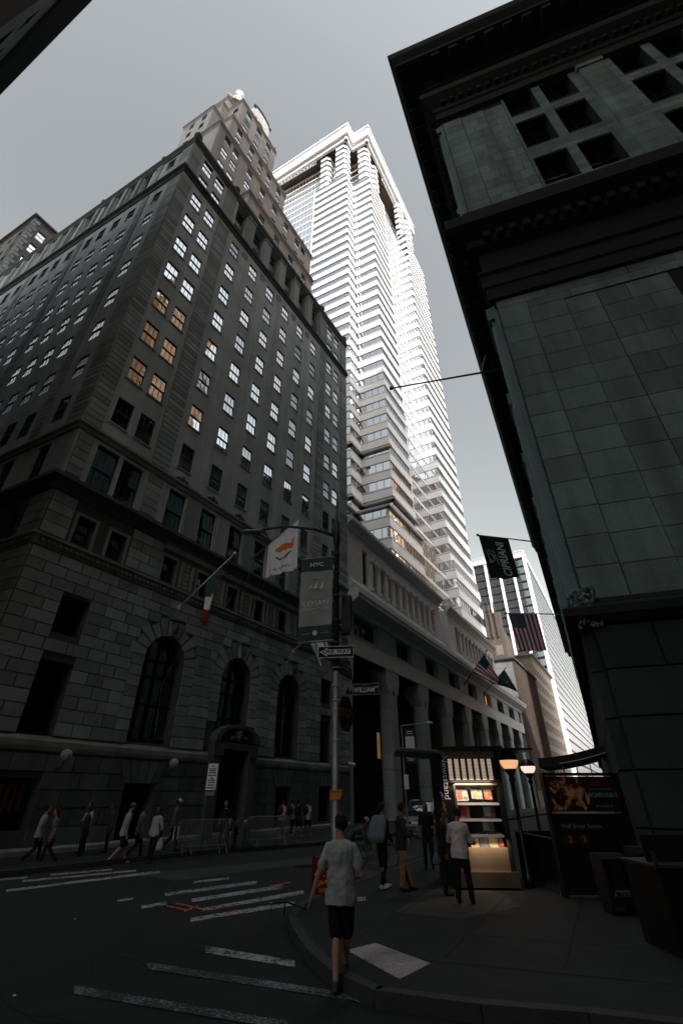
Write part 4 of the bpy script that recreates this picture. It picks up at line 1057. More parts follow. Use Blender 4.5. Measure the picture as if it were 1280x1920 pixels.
# tall block behind the viewer, across the side street: keeps sun off the crossing
sdir = azv(SUN_AZ); e_ax = Vector((-sdir.y, sdir.x))
def SE(c, e): v = sdir*c+e_ax*e; return (v.x, v.y)
block_building('tan_office_slab', 'tall tan masonry office slab across the side street, out of frame behind', [SE(18, -34), SE(18, 62), SE(40, 62), SE(40, -34)], SLAB_H, M['tan'], 2)
bx_ = Vector((52, 104)); uu = azv(26.2); ww = FR.u
pp = [bx_, bx_+uu*24, bx_+uu*24+ww*26, bx_+ww*26]
block_building('tan_brick_tower', 'sunlit tan brick tower seen only as reflections in the glass', [tuple(x) for x in pp], 98, M['tan'], 3)

block_building('added_skylight_blocker', 'grey office block at the far end of the side street, out of frame left', [(-150, 20), (-125, 15), (-110, 75), (-135, 80)], 85, M['lb'], 5)  # added out of view to cut low skylight on the bank base and road
pp = [Vector((41, 19)), Vector((59, 1)), Vector((73, 15)), Vector((55, 33))]
block_building('tan_residential_block', 'sunlit tan block behind the stone building, seen only in the bank windows', [tuple(x) for x in pp], 128, M['tan'], 6)
# ================================================================== GROUND
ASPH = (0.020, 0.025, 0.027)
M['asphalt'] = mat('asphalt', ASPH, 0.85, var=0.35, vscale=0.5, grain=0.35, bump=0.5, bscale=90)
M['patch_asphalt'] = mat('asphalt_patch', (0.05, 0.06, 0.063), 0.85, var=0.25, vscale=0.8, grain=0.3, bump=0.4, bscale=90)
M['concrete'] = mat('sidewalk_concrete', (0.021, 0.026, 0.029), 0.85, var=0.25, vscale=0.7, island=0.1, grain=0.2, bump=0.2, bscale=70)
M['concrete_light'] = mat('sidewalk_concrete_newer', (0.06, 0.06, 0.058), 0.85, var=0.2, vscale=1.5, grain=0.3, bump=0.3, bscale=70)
M['kerb'] = mat('kerb_stone', (0.05, 0.055, 0.058), 0.8, var=0.3, vscale=1.5, grain=0.2)
M['paint'] = paint_worn('road_paint', (0.42, 0.45, 0.48), ASPH, 9, .42, .54)
M['paint_thin'] = paint_worn('speckled_road_paint', (0.28, 0.31, 0.35), ASPH, 30, .50, .60)
M['paint_orange'] = paint_worn('orange_utility_paint', (0.75, 0.16, 0.04), ASPH, 14, .44, .54)
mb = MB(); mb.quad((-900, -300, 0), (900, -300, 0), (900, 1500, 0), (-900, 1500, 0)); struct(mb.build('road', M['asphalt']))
def slab(name, pts, z=.15, m='concrete', kerb=None):
    o = MB(); o.poly([(p[0], p[1], z) for p in pts]); o = o.build(name, M[m]); struct(o)
    bm = bmesh.new(); bm.from_mesh(o.data); bmesh.ops.triangulate(bm, faces=bm.faces); bmesh.ops.recalc_face_normals(bm, faces=bm.faces)
    for f_ in bm.faces:
        if f_.normal.z < 0: f_.normal_flip()
    bm.to_mesh(o.data); bm.free()
    return o
def kerbline(pts, wd=.16, z=.155):
    mb = MB()
    for a, b in zip(pts[:-1], pts[1:]):
        a, b = Vector(a), Vector(b); L = (b-a).length
        if L < 1e-3: continue
        n = max(1, round(L/2.2)); fr = Fr(a, u=b-a)
        for k in range(n): mb.fbox(fr, L*k/n+(.01 if L/n > 1 else 0), L*(k+1)/n, -wd, 0, 0, z)
    struct(mb.build('kerb', M['kerb']))
bk_ = [FW.P(-46, 4.2, 0), FW.P(-3, 4.2, 0), FB.P(-1.5, 3.6, 0), FB.P(1, 3.9, 0), FB.P(8, 4.3, 0), FB.P(13.9, 6.1, 0), FB.P(30, 6.9, 0), FB.P(140, 6.9, 0)]
bk_ = [(p.x, p.y) for p in bk_]
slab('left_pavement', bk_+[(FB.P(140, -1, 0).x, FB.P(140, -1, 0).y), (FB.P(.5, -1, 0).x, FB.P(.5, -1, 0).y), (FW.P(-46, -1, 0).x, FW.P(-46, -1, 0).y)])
kerbline(bk_)
rk = [(60, -12.6), (12, 3.3), (2.47, 6.55), (1.45, 6.77), (.36, 7.17), (-.13, 7.87), (-.5, 8.8), (-.8, 10.0), (-.96, 10.9), (-.9, 12.0), (-.5, 13.2), (3.4, 21.3), (58, 132)]
rk2 = rk[::-1]
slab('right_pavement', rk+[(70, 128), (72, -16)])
kerbline(rk2)
# paler concrete panel, flag joints
mb = MB(); mb.poly([(1.01, 11.27, .154), (2.07, 10.61, .154), (3.53, 11.76, .154), (3.6, 13.2, .154), (2.7, 14.6, .154), (1.6, 12.6, .154)]); struct(mb.build('pavement_panel', M['concrete_light']))
mb = MB()
def joint(a, b, z=.1545, wd=.02): a, b = Vector(a), Vector(b); fr = Fr(a, u=b-a); L = (b-a).length; mb.quad(fr.P(0, -wd/2, z), fr.P(L, -wd/2, z), fr.P(L, wd/2, z), fr.P(0, wd/2, z))
u2 = azv(26.2); v2 = azv(-71.7)
base = Vector((1.3, 8.2))
for k in range(-2, 14): p = base+u2*1.55*k; joint(p+v2*(-7.0), p+v2*(1.3+.0*k))
for k in range(-4, 2): p = base-v2*1.5*k*-1; joint(base+v2*(1.5*k)+u2*0.2, base+v2*(1.5*k)+u2*30)
for k in range(0, 40): p = FB.P(2+1.6*k, 0, 0); q_ = FB.P(2+1.6*k, 3.9 if k < 4 else 4.6, 0); joint((p.x, p.y), (q_.x, q_.y), .1545)
p = FB.P(0, 2.2, 0); q_ = FB.P(60, 2.2, 0); joint((p.x, p.y), (q_.x, q_.y), .1545)
struct(mb.build('pavement_joints', mat('joint_grime', (.009, .010, .010), .9)))
# asphalt repairs
mb = MB()
for P in ([(-4.6, 16.2), (-1.7, 19.4), (-.3, 19.8), (1.6, 23.6), (.6, 24.0), (-3.0, 20.2), (-6.2, 17.4)], [(-.3, 15.2), (1.3, 18.0), (.6, 18.6), (-.9, 16.2)], [(1.6, 19.2), (3.0, 22.4), (2.1, 23.0), (.9, 20.0)]):
    mb.poly([(x, y, .004) for x, y in P])
struct(mb.build('asphalt_patch', M['patch_asphalt']))
def marks(name, L, m, z=.008):
    mb = MB()
    for q in L: mb.poly([(x, y, z) for x, y in q])
    return struct(mb.build(name, M[m]))
marks('side_street_crosswalk', [
  ((-9.93, 15.94), (-8.98, 16.6), (-9.15, 16.91), (-10.12, 16.22)), ((-8.72, 15.92), (-6.41, 17.99), (-6.57, 18.41), (-8.91, 16.24)),
  ((-8.22, 14.41), (-5.56, 17.7), (-5.74, 18.23), (-8.43, 14.75)), ((-8.6, 17.12), (-7.27, 18.26), (-7.43, 18.63), (-8.77, 17.44))], 'paint')
marks('main_street_crosswalk', [
  ((-4.0, 15.72), (-3.17, 16.46), (-3.26, 16.86), (-4.1, 16.08)), ((-4.14, 13.87), (-2.26, 15.63), (-2.34, 16.17), (-4.28, 14.28)),
  ((-3.31, 13.14), (-1.5, 14.92), (-1.56, 15.5), (-3.43, 13.57)), ((-4.17, 12.44), (-3.79, 12.88), (-3.91, 13.23), (-4.29, 12.77)),
  ((-2.82, 12.16), (-0.9, 14.15), (-0.95, 14.65), (-2.91, 12.52)), ((-2.82, 11.26), (-1.02, 12.8), (-1.05, 13.27), (-2.91, 11.61)),
  ((-4.98, 13.17), (-4.72, 13.42), (-4.82, 13.67), (-5.08, 13.42))], 'paint')
marks('near_crosswalk_bar', [((-2.04, 9.3), (-0.64, 8.61), (-0.67, 8.91), (-2.14, 9.68))], 'paint')
marks('worn_crosswalk_lines', [((-2.64, 8.54), (0.0, 7.47), (0.0, 7.69), (-2.75, 8.84)), ((0.0, 7.47), (1.94, 6.50), (2.0, 6.72), (0.0, 7.69)), ((-3.17, 7.62), (-0.54, 6.63), (-0.56, 6.85), (-3.32, 7.92))], 'paint_thin')
marks('pavement_paint_end', [((0.2, 12.2), (.5, 12.3), (.52, 12.75), (.2, 12.65))], 'paint', .16)
marks('utility_marks', [
  ((-3.71, 12.63), (-3.16, 12.21), (-3.2, 12.36), (-3.76, 12.79)), ((-3.59, 12.91), (-2.86, 12.31), (-2.9, 12.47), (-3.65, 13.08)), ((-3.18, 12.11), (-3.03, 12.63), (-3.08, 12.79), (-3.23, 12.26)),
  ((-1.86, 15.12), (-1.37, 15.8), (-1.39, 15.98), (-1.88, 15.29)), ((-1.61, 14.73), (-1.46, 15.2), (-1.47, 15.37), (-1.63, 14.88)), ((-2.65, 12.36), (-2.26, 12.63), (-2.3, 12.79), (-2.69, 12.52)),
  ((-2.19, 11.75), (-1.93, 12.03), (-1.95, 12.13), (-2.21, 11.84))], 'paint_orange', .012)
# manhole covers and pavement stains
M['iron'] = mat('cast_iron', (.02, .02, .021), .5, metal=.5, var=.4, vscale=20)
for x, y in ((-1.2, 19.2), (2.4, 27)):
    mb = MB(); mb.lathe((x, y, 0), [(.42, .001), (.42, .012), (.38, .012), (.38, .008), (.01, .008)], 24)
    for k in range(-4, 5): mb.box(x-math.sqrt(.36**2-(k*.08)**2), x+math.sqrt(.36**2-(k*.08)**2), y+k*.08-.012, y+k*.08+.012, .008, .014)
    struct(mb.build('manhole_cover', M['iron'], None, origin=(x, y, 0)))
rs_ = random.Random(9); mb = MB()
for k in range(90):
    x, y = rs_.uniform(.6, 4.2), rs_.uniform(7.6, 16); r0 = rs_.uniform(.012, .035); mb.poly([(x+r0*cos(t*pi/4)*rs_.uniform(.7, 1.2), y+r0*sin(t*pi/4)*rs_.uniform(.7, 1.2), .156) for t in range(8)])
o = struct(mb.build('pavement_stains', mat('old_gum', (.012, .012, .012), .8)))
mb = MB()
for k in range(26):
    x, y = rs_.uniform(-8, 1), rs_.uniform(7, 16); an = rs_.uniform(0, 6.28)
    for q in range(rs_.randrange(4, 10)):
        an += rs_.uniform(-.6, .6); x2, y2 = x+.28*cos(an), y+.28*sin(an); w0 = rs_.uniform(.006, .014); mb.quad((x, y, .003), (x2, y2, .003), (x2-w0*sin(an), y2+w0*cos(an), .003), (x-w0*sin(an), y+w0*cos(an), .003)); x, y = x2, y2
struct(mb.build('road_cracks', mat('crack_tar', (.008, .008, .009), .6)))
mb = MB()
for k in range(7):
    x, y = rs_.uniform(-6, 1.2), rs_.uniform(6.6, 15); r0 = rs_.uniform(.015, .03); mb.ell((x, y, .01), (r0, r0*.6, .008), 6, 4)
o = mb.build('street_litter', M['sign_white'] if 'sign_white' in M else M['white']); tag(o, 'scattered small scraps of pale litter on the road', 'litter', kind='stuff')
# tactile ramp plate with raised domes
M['tactile'] = mat('tactile_plate', (0.42, 0.40, 0.42), 0.7, var=0.35, vscale=3, grain=0.25)
tp = [(0.08, 8.72), (0.7, 7.53), (1.16, 8.12), (0.5, 9.08)]
A_, B_, C_, D_ = [Vector(p) for p in tp]
mb = MB(); z = .16
mb.hexa([(p[0], p[1], .15) for p in tp]+[(p[0], p[1], z) for p in tp])
NX, NY = 22, 13
for i in range(NX):
    for j in range(NY):
        a = (i+.5)/NX; b = (j+.5)/NY; p = (A_*(1-a)+B_*a)*(1-b)+(D_*(1-a)+C_*a)*b
        mb.lathe((p.x, p.y, z), [(.017, 0), (.013, .006), (.005, .008)], 6)
struct(mb.build('tactile_ramp_plate', M['tactile']))

# ================================================================== LAMP POST WITH SIGNS
LP = Vector((-.16, 13.8))
post = thing('lamp_post', (LP.x, LP.y, 0), 'tall grey street light with long curved arm, behind the man in grey', 'street light')
mb = MB(); mb.tube([(LP.x, LP.y, .0), (LP.x, LP.y, .5), (LP.x, LP.y, .55), (LP.x, LP.y, 5.1)], [.16, .15, .105, .1], 10)
mb.build('lower_pole', M['metal'], post, True)
mb = MB(); mb.tube([(LP.x, LP.y, 5.1), (LP.x, LP.y, 9.3), (LP.x, LP.y, 9.35), (LP.x, LP.y, 10.2), (LP.x, LP.y, 10.25), (LP.x, LP.y, 11.2)], [.095, .085, .12, .11, .05, .035], 10)
for z in (5.4, 5.9, 6.6, 7.4, 8.2, 8.9): mb.lathe((LP.x, LP.y, z), [(.105, 0), (.115, .02), (.115, .06), (.105, .08)], 10)
mb.build('upper_pole', M['pole'], post, True)
mb = MB()
for z in (5.2, 4.7, 4.3, 4.05, 3.3): mb.lathe((LP.x, LP.y, z), [(.104, 0), (.112, .005), (.112, .02), (.104, .025)], 10)
mb.build('steel_strap', M['white'], post)
mb = MB(); mb.tube([(LP.x, LP.y, 9.62), (LP.x-.8, LP.y+.05, 9.95), (LP.x-1.8, LP.y+.15, 10.12), (LP.x-2.7, LP.y+.25, 10.02)], [.06, .055, .045, .035], 8); mb.build('arm', M['pole'], post, True)
mb = MB(); q = Vector((LP.x-3.0, LP.y+.27, 9.97))
mb.loft([(q+Vector((.42, 0, .02)), Vector((0, .05, 0)), Vector((0, 0, .04))), (q+Vector((.2, 0, .0)), Vector((0, .13, 0)), Vector((0, 0, .07))), (q+Vector((-.25, 0, -.02)), Vector((0, .15, 0)), Vector((0, 0, .06))), (q+Vector((-.42, 0, -.03)), Vector((0, .06, 0)), Vector((0, 0, .03)))], 10)
mb.build('lamp_head', M['metal'], post, True)
# banner
XR = Vector((1, 0, 0)); OUT = Vector((0, -1, 0))
M['ban_dark'] = mat('banner_dark', (0.045, 0.085, 0.08), 0.7); M['ban_mid'] = mat('banner_grey', (0.40, 0.42, 0.43), 0.75, var=0.12, vscale=2)
M['ban_light'] = mat('banner_print', (0.85, 0.82, 0.9), 0.7)
ban = thing('street_banner', (LP.x, LP.y, 5.9), 'grey and dark green vertical banner with sail shield hanging from the lamp post', 'banner')
bx0, bx1 = -1.33, -.3
def bz(x, z): return Vector((x, LP.y-.02+.02*sin(x*7), z+.10*(x-bx0)/(bx1-bx0)))
def panel(x0, x1, z0, z1, m, name, dy=0):
    mb = MB(); n = 8
    for k in range(n):
        a = x0+(x1-x0)*k/n; b = x0+(x1-x0)*(k+1)/n
        d = Vector((0, dy, 0)); t = Vector((0, .012, 0))
        P = [bz(a, z0)+d, bz(b, z0)+d, bz(b, z0)+d+t, bz(a, z0)+d+t, bz(a, z1)+d, bz(b, z1)+d, bz(b, z1)+d+t, bz(a, z1)+d+t]; mb.hexa(P)
    return mb.build(name, m, ban)
panel(bx0, bx1, 8.25, 8.72, M['ban_dark'], 'top_band'); panel(bx0, bx1, 6.42, 8.25, M['ban_mid'], 'banner_cloth'); panel(bx0, bx1, 5.95, 6.42, M['ban_dark'], 'bottom_band')
yb = LP.y-.06
rotF = (XR, UP, OUT)
rotB = ((Vector((1, 0, .1))).normalized(), UP, OUT)
def bt(s, size, z, m='ban_light', x=-.815, sx=1.0, bold=0): text('lettering', s, size, M[m], ban, rel((x, yb, z+.05), ban), rotB, .003, sx, bold=bold)
bt('NYC', .2, 8.47, sx=1.1, bold=.006); bt('LEMAN', .24, 7.13, sx=1.05); bt('MANHATTAN', .125, 6.95, sx=1.1); bt('PREP', .11, 6.82)
S_ = [(-.29, .32), (.29, .34), (.29, -.1), (.2, -.28), (0, -.38), (-.2, -.28), (-.29, -.1)]
mb = MB(); sp_ = [(-.815+a, yb, 7.72+b+a*.1) for a, b in S_]; mb.tube(sp_+sp_[:2], .008, 4); mb.build('shield_outline', M['ban_light'], ban)
for x, w_, h_ in ((-.19, .11, .16), (-.02, .14, .26), (.17, .14, .26)):
    mb = MB(); mb.poly([(-.815+x-w_*.6, yb-.005, 7.66), (-.815+x+w_*.4, yb-.005, 7.69), (-.815+x+w_*.35, yb-.005, 7.68+h_)]); mb.build('sail', M['ban_light'], ban)
for a, b, c, d in ((-1.17, 6.8, -.97, 6.82), (-.68, 6.84, -.46, 6.86), (-1.2, 6.18, -.98, 6.2), (-.66, 6.23, -.4, 6.26)):
    mb = MB(); mb.tube([(a, yb, b), (c, yb, d)], .005, 4); mb.build('rule_line', M['ban_light'], ban)
mb = MB(); mb.ell((-.815, yb, 6.23), (.075, .006, .085), 12, 6); mb.build('seal', M['ban_light'], ban)

mb = MB()
mb.tube([(bx0, LP.y, 8.74), (LP.x, LP.y, 8.86)], .022, 6); mb.tube([(bx0, LP.y, 5.93), (LP.x, LP.y, 6.03)], .035, 6); mb.build('banner_rod', M['metal'], ban)
# signal housing
sg_ = thing('signal_box', (LP.x+.33, LP.y, 6.3), 'dark green boxy signal housing clamped to the right of the lamp post', 'traffic signal')
mb = MB(); c = (LP.x+.3, LP.y-.02)
mb.prism([(c[0]-.14, c[1]-.17), (c[0]+.13, c[1]-.17), (c[0]+.19, c[1]-.1), (c[0]+.19, c[1]+.17), (c[0]-.14, c[1]+.17)], 6.35, 7.4)
mb.hexa([(c[0]-.12, c[1]-.14, 6.2), (c[0]+.12, c[1]-.14, 6.2), (c[0]+.12, c[1]+.14, 6.2), (c[0]-.12, c[1]+.14, 6.2), (c[0]-.14, c[1]-.17, 6.35), (c[0]+.19, c[1]-.17, 6.35), (c[0]+.19, c[1]+.17, 6.35), (c[0]-.14, c[1]+.17, 6.35)])
mb.build('housing', M['pole'], sg_)
mb = MB()
for k in range(9): mb.box(c[0]-.1, c[0]-.02, c[1]-.185, c[1]-.165, 7.0+k*.04, 7.02+k*.04)
mb.build('vent', M['black'], sg_)
mb = MB(); mb.tube([(LP.x, LP.y, 7.2), (LP.x+.2, LP.y, 7.2)], .025, 6); mb.tube([(LP.x, LP.y, 6.5), (LP.x+.2, LP.y, 6.5)], .025, 6); mb.build('bracket', M['metal'], sg_)
# signs
def sign_plate(name, c, w_, h_, rot, m, label, cat, border=None, th=.012, parent=None):
    X, Y, Z = rot; c = Vector(c); t = thing(name, tuple(c), label, cat)
    def bx(x0, x1, y0, y1, z0, z1, mm, nm):
        mb = MB(); P = [c+X*x+Y*y+Z*z for z in (z0, z1) for x, y in ((x0, y0), (x1, y0), (x1, y1), (x0, y1))]; mb.hexa(P); return mb.build(nm, mm, t)
    bx(-w_/2, w_/2, -h_/2, h_/2, -th, 0, m, 'plate')
    if border:
        b = .018
        mb = MB()
        for x0, x1, y0, y1 in ((-w_/2, w_/2, h_/2-b, h_/2), (-w_/2, w_/2, -h_/2, -h_/2+b), (-w_/2, -w_/2+b, -h_/2+b, h_/2-b), (w_/2-b, w_/2, -h_/2+b, h_/2-b)):
            P = [c+X*x+Y*y+Z*z for z in (0.001, .004) for x, y in ((x0, y0), (x1, y0), (x1, y1), (x0, y1))]; mb.hexa(P)
        mb.build('border', border, t)
    return t, (lambda x, y, z=.004: c+X*x+Y*y+Z*z)
M['sign_white'] = mat('sign_white', (0.85, 0.85, 0.9), 0.5, var=0.1, vscale=5)
M['sign_dim'] = mat('sign_grey_lettering', (0.26, 0.25, 0.25), 0.6)
M['sign_brown'] = mat('sign_brown', (0.035, 0.02, 0.018), 0.6); M['sign_red'] = mat('sign_red', (0.07, 0.018, 0.016), 0.6)
tilt = azv(88).to_3d(); Xa = Vector((.995, .05, .045)).normalized(); Za = Vector((.05, -.998, 0)).normalized()
rt_ = (Xa, UP, Za)
ow, P = sign_plate('one_way_sign', (-.17, 13.66, 5.64), 1.06, .34, rt_, M['black'], 'one way sign with white arrow pointing left, facing the viewer', 'street sign', M['sign_white'])
mb = MB(); mb.poly([P(-.48, 0), P(-.25, -.13), P(-.25, -.075), P(.44, -.075), P(.44, .075), P(-.25, .075), P(-.25, .13)][::-1]); mb.build('arrow', M['sign_white'], ow)
text('lettering', 'ONE', .16, M['black'], ow, rel(P(-.22, 0, .008), ow), rt_, .002, 1.05, bold=.004); text('lettering', 'WAY', .16, M['black'], ow, rel(P(.22, 0, .008), ow), rt_, .002, 1.05, bold=.004)
Xb = Vector((.42, .9, 0)).normalized(); Zb = Vector((Xb.y, -Xb.x, 0)); rb_ = (Xb, UP, Zb)
o2, P = sign_plate('one_way_sign', Vector((LP.x+.1, LP.y, 5.2))+Xb*.42, .92, .34, rb_, M['black'], 'dark one way sign seen edge-on below the front one, arrow pointing right', 'street sign', M['sign_dim'])
mb = MB(); mb.poly([P(.4, 0), P(.2, -.12), P(.2, -.07), P(-.38, -.07), P(-.38, .07), P(.2, .07), P(.2, .12)]); mb.build('arrow', M['sign_dim'], o2)
text('lettering', 'ONE WAY', .12, M['black'], o2, rel(P(-.08, 0, .008), o2), rb_, .002)
ws, P = sign_plate('street_name_sign', (.57, 13.7, 4.59), 1.0, .31, rt_, M['sign_brown'], 'dark brown WILLIAM ST name sign sticking out right of the lamp post', 'street sign', M['sign_dim'])
text('lettering', 'WILLIAM', .19, M['sign_white'], ws, rel(P(.08, -.02), ws), rt_, .002, .8, bold=.003); text('lettering', 'ST', .09, M['sign_white'], ws, rel(P(.44, .04), ws), rt_, .002); text('lettering', '52-42 S', .07, M['sign_dim'], ws, rel(P(.12, .115), ws), rt_, .002)
mb = MB(); mb.poly([P(-.48, -.13), P(-.24, -.13), P(-.24, .13), P(-.48, .13)]); mb.build('picture_panel', M['sign_dim'], ws)
mb = MB(); mb.poly([P(-.47, -.12, .006), P(-.33, -.12, .006), P(-.38, .1, .006)]); mb.poly([P(-.36, -.12, .006), P(-.25, -.12, .006), P(-.3, .02, .006)]); mb.build('picture_skyline', M['black'], ws)
Xs = Vector((.50, .866, 0)).normalized(); Zs = Vector((Xs.y, -Xs.x, 0)); c = Vector((LP.x+.2, LP.y-.02, 3.98))+Xs*.16
ss = thing('stop_sign', tuple(c), 'dark red octagonal stop sign turned sideways on the lamp post', 'stop sign')
oc = [(.45*cos(pi/8+k*pi/4), .5*sin(pi/8+k*pi/4)) for k in range(8)]
mb = MB(); mb.poly([c+Xs*x+UP*y for x, y in oc]); mb.poly([c-Zs*.01+Xs*x+UP*y for x, y in oc][::-1]); mb.build('plate', M['sign_red'], ss)
mb = MB(); pp = [c+Zs*.004+Xs*x*.96+UP*y*.96 for x, y in oc]; mb.tube(pp+[pp[0]], .006, 4); mb.build('border', M['sign_dim'], ss)
text('lettering', 'STOP', .34, M['sign_dim'], ss, rel(c+Zs*.004, ss), (Xs, UP, Zs), .002, .85, bold=.006)
M['notice'] = mat('yellow_notice', (0.75, 0.30, 0.05), 0.7)
nz, P = sign_plate('paper_notice', (LP.x+.0, LP.y-.12, 2.03), .27, .2, rt_, M['notice'], 'small orange paper notice taped on the lamp post', 'notice')
text('lettering', 'ATTENTION', .045, M['black'], nz, rel(P(0, .06), nz), rt_, .001, bold=.001); text('lettering', 'NO PARKING', .035, M['black'], nz, rel(P(0, .01), nz), rt_, .001) if False else None
mb = MB(); c0_ = P(.1, .09, -.02); mb.hexa([c0_+Vector((dx, dy, dz)) for dz in (-.12, .03) for dx, dy in ((-.02, 0), (.07, 0), (.07, .008), (-.02, .008))]); mb.build('second_sheet', M['notice'], nz)

# ================================================================== FLAGS
def pole_mesh(p0, p1, r=.035, ball=True):
    mb = MB(); mb.tube([p0, p1], [r, r*.7], 7)
    if ball: mb.ell(p1, (r*2, r*2, r*2), 8, 6)
    return mb
def flag(name, A, B, C, Dd, matf, mats, label, nx=26, ny=24, fold=.12, nf=3.2, gather=0.0, poledir=None):
    """cloth between pole points A,B (top edge) and lower corners C (under B), D (under A)"""
    A, B, C, Dd = map(Vector, (A, B, C, Dd)); mb = MB()
    nrm = (B-A).cross(Dd-A).normalized()
    def pt(i, j):
        a, b = i/nx, j/ny; top = A.lerp(B, a); bot = Dd.lerp(C, a); p = top.lerp(bot, b)
        amp = fold*(.25+b)*.6; p = p+nrm*(amp*sin(a*nf*2*pi+b*1.7+.6)+amp*.5*sin(a*nf*4.1*pi+2.2+b*3)); p = p+(bot-top).normalized()*(-.05*sin(a*nf*2*pi)*b); return p
    V = [[pt(i, j) for j in range(ny+1)] for i in range(nx+1)]
    for i in range(nx+1):
        for j in range(ny+1): mb.v.append(tuple(V[i][j]))
    W = ny+1
    for i in range(nx):
        for j in range(ny): mb.f.append((i*W+j, (i+1)*W+j, (i+1)*W+j+1, i*W+j+1)); mb.m.append(matf((i+.5)/nx, (j+.5)/ny))
    root = thing(name, tuple(A), label, 'flag'); o = mb.build('cloth', mats, root, smooth=True)
    s_ = o.modifiers.new('thickness', 'SOLIDIFY'); s_.thickness = .008
    return root, pt, nrm
F_ = {k: mat('flag_'+k, c, 0.8, var=.1, vscale=3) for k, c in dict(white=(.86, .87, .92), red=(.42, .04, .05), blue=(.03, .05, .09), green=(.04, .10, .08), black=(.008, .012, .013), orange=(.8, .2, .03), grey=(.32, .34, .37)).items()}
def on(p, q, t): return Vector(p).lerp(Vector(q), t)
def flagpole(label, m, p0, p1, r=.04, wires=(), group=None):
    t = thing('flagpole', tuple(p0), label, 'flagpole', group); pole_mesh(p0, p1, r).build('pole', m, t, True)
    mb = MB(); mb.ell(p0, (.16, .16, .2), 10, 6); mb.build('wall_socket', m, t, True)
    if wires:
        mb = MB(); [mb.tube(w_, .011, 4) for w_ in wires]; mb.build('rope', M['metal'], t)
    return t
pi0, pi1 = (-9.31, 24.99, 11.14), (-6.0, 22.95, 13.58)
flagpole('white flagpole slanting over the leftmost bank arch, with the tricolour flag', M['white'], pi0, pi1, .055, [[on(pi0, pi1, .95), (-9.4, 25.0, 7), (-9.25, 25.0, 4.6)]])
A = on(pi0, pi1, .82); B = on(pi0, pi1, .46)
flag('tricolour_flag', A, B, B+Vector((.25, -.1, -1.9)), A+Vector((-.75, .45, -3.55)), lambda a, b: 0 if b < .48 else (1 if b < .74 else 2), [F_['green'], F_['white'], F_['red']], 'limp green white and red flag in front of the bank', fold=.22, nf=1.6)
pc0, pc1 = (-6.59, 29.41, 16.24), (-2.30, 26.77, 18.81)
base_r = (-9.05, 25.3, 4.4)
flagpole('long flagpole above the bank inscription carrying the white flag', M['metal'], pc0, pc1, .055, [[pc0, (-8.0, 26.6, 9.2), base_r], [on(pc0, pc1, .1), (-7.0, 27.2, 8.9), (-8.4, 26.0, 5.2), base_r], [on(pc0, pc1, .35)+Vector((0, 0, -2.6)), (-6.2, 27.4, 9.2), (-8.2, 26.0, 5.3), base_r], [on(pc0, pc1, .97), on(pc0, pc1, .8)+Vector((.05, 0, -.6))]])
A = on(pc0, pc1, .84); B = on(pc0, pc1, .32)
def isl(a, b):
    x = (a-.44)/.30; y = (b-.40+.18*(a-.44))/.085
    if x*x+y*y < 1 or (abs(a-.17) < .05 and abs(b-.36) < .03): return 1
    return 0
r_, pt, nr_ = flag('white_island_flag', A, B, B+Vector((.05, 0, -2.45)), A+Vector((.1, .1, -3.75)), isl, [F_['white'], F_['orange'], F_['green']], 'white flag with an orange island shape and green wreath', nx=44, ny=40, fold=.13, nf=2.6)
mb = MB()
for sgn in (-1, 1):
    for k in range(9):
        t = k/8; a = .46+sgn*(.04+.17*t); b = .66-.10*t*t; mb.ell(pt(a*44, b*40)-nr_*.0, (.09, .09, .035), 6, 4)
mb.build('wreath', F_['green'], r_)
mb = MB()
for k in range(16): mb.ell(pt((.22+.5*k/15)*44, (.86+.02*sin(k*2.1))*40), (.035, .035, .055+.02*(k % 3)), 5, 4)
mb.build('flag_lettering', M['black'], r_)
pt0, pt1 = (-3.65, 34.19, 11.11), (-1.1, 32.6, 12.9)
flagpole('short white flagpole over the right bank arch, half hidden by the banner', M['white'], pt0, pt1, .055, [[on(pt0, pt1, .1), (-4.6, 33.0, 7.2), (-4.9, 32.5, 5.2)]])
A = on(pt0, pt1, .95); B = on(pt0, pt1, .45)
flag('pale_drooping_flag', A, B, A+Vector((-.35, 0, -3.1)), A+Vector((.35, 0, -1.9)), lambda a, b: 0 if (int(a*5) % 2 == 0) else 1, [F_['white'], F_['grey']], 'white and grey-blue flag drooping below the banner', fold=.3, nf=1.5)
# right building poles
q0, q1 = (7.3, 13.4, 17.75), (2.45, 15.8, 19.07)
flagpole('bare flagpole reaching left from the stone building over the street', M['pole'], q0, q1, .05, [[on(q0, q1, .22), (6.6, 13.9, 19.2)]])
q0, q1 = (13.7, 26.4, 16.05), (9.7, 28.39, 17.8)
flagpole('flagpole carrying the black restaurant flag', M['pole'], q0, q1, .05)
A = on(q0, q1, .99); B = on(q0, q1, .56)
cf, pt, nrm = flag('black_restaurant_flag', A, B, B+Vector((.1, -.15, -3.0)), A+Vector((.3, 0, -3.35)), lambda a, b: 0, [F_['black']], 'black flag with white vertical lettering and a line-drawn head', fold=.06, nf=1.5)
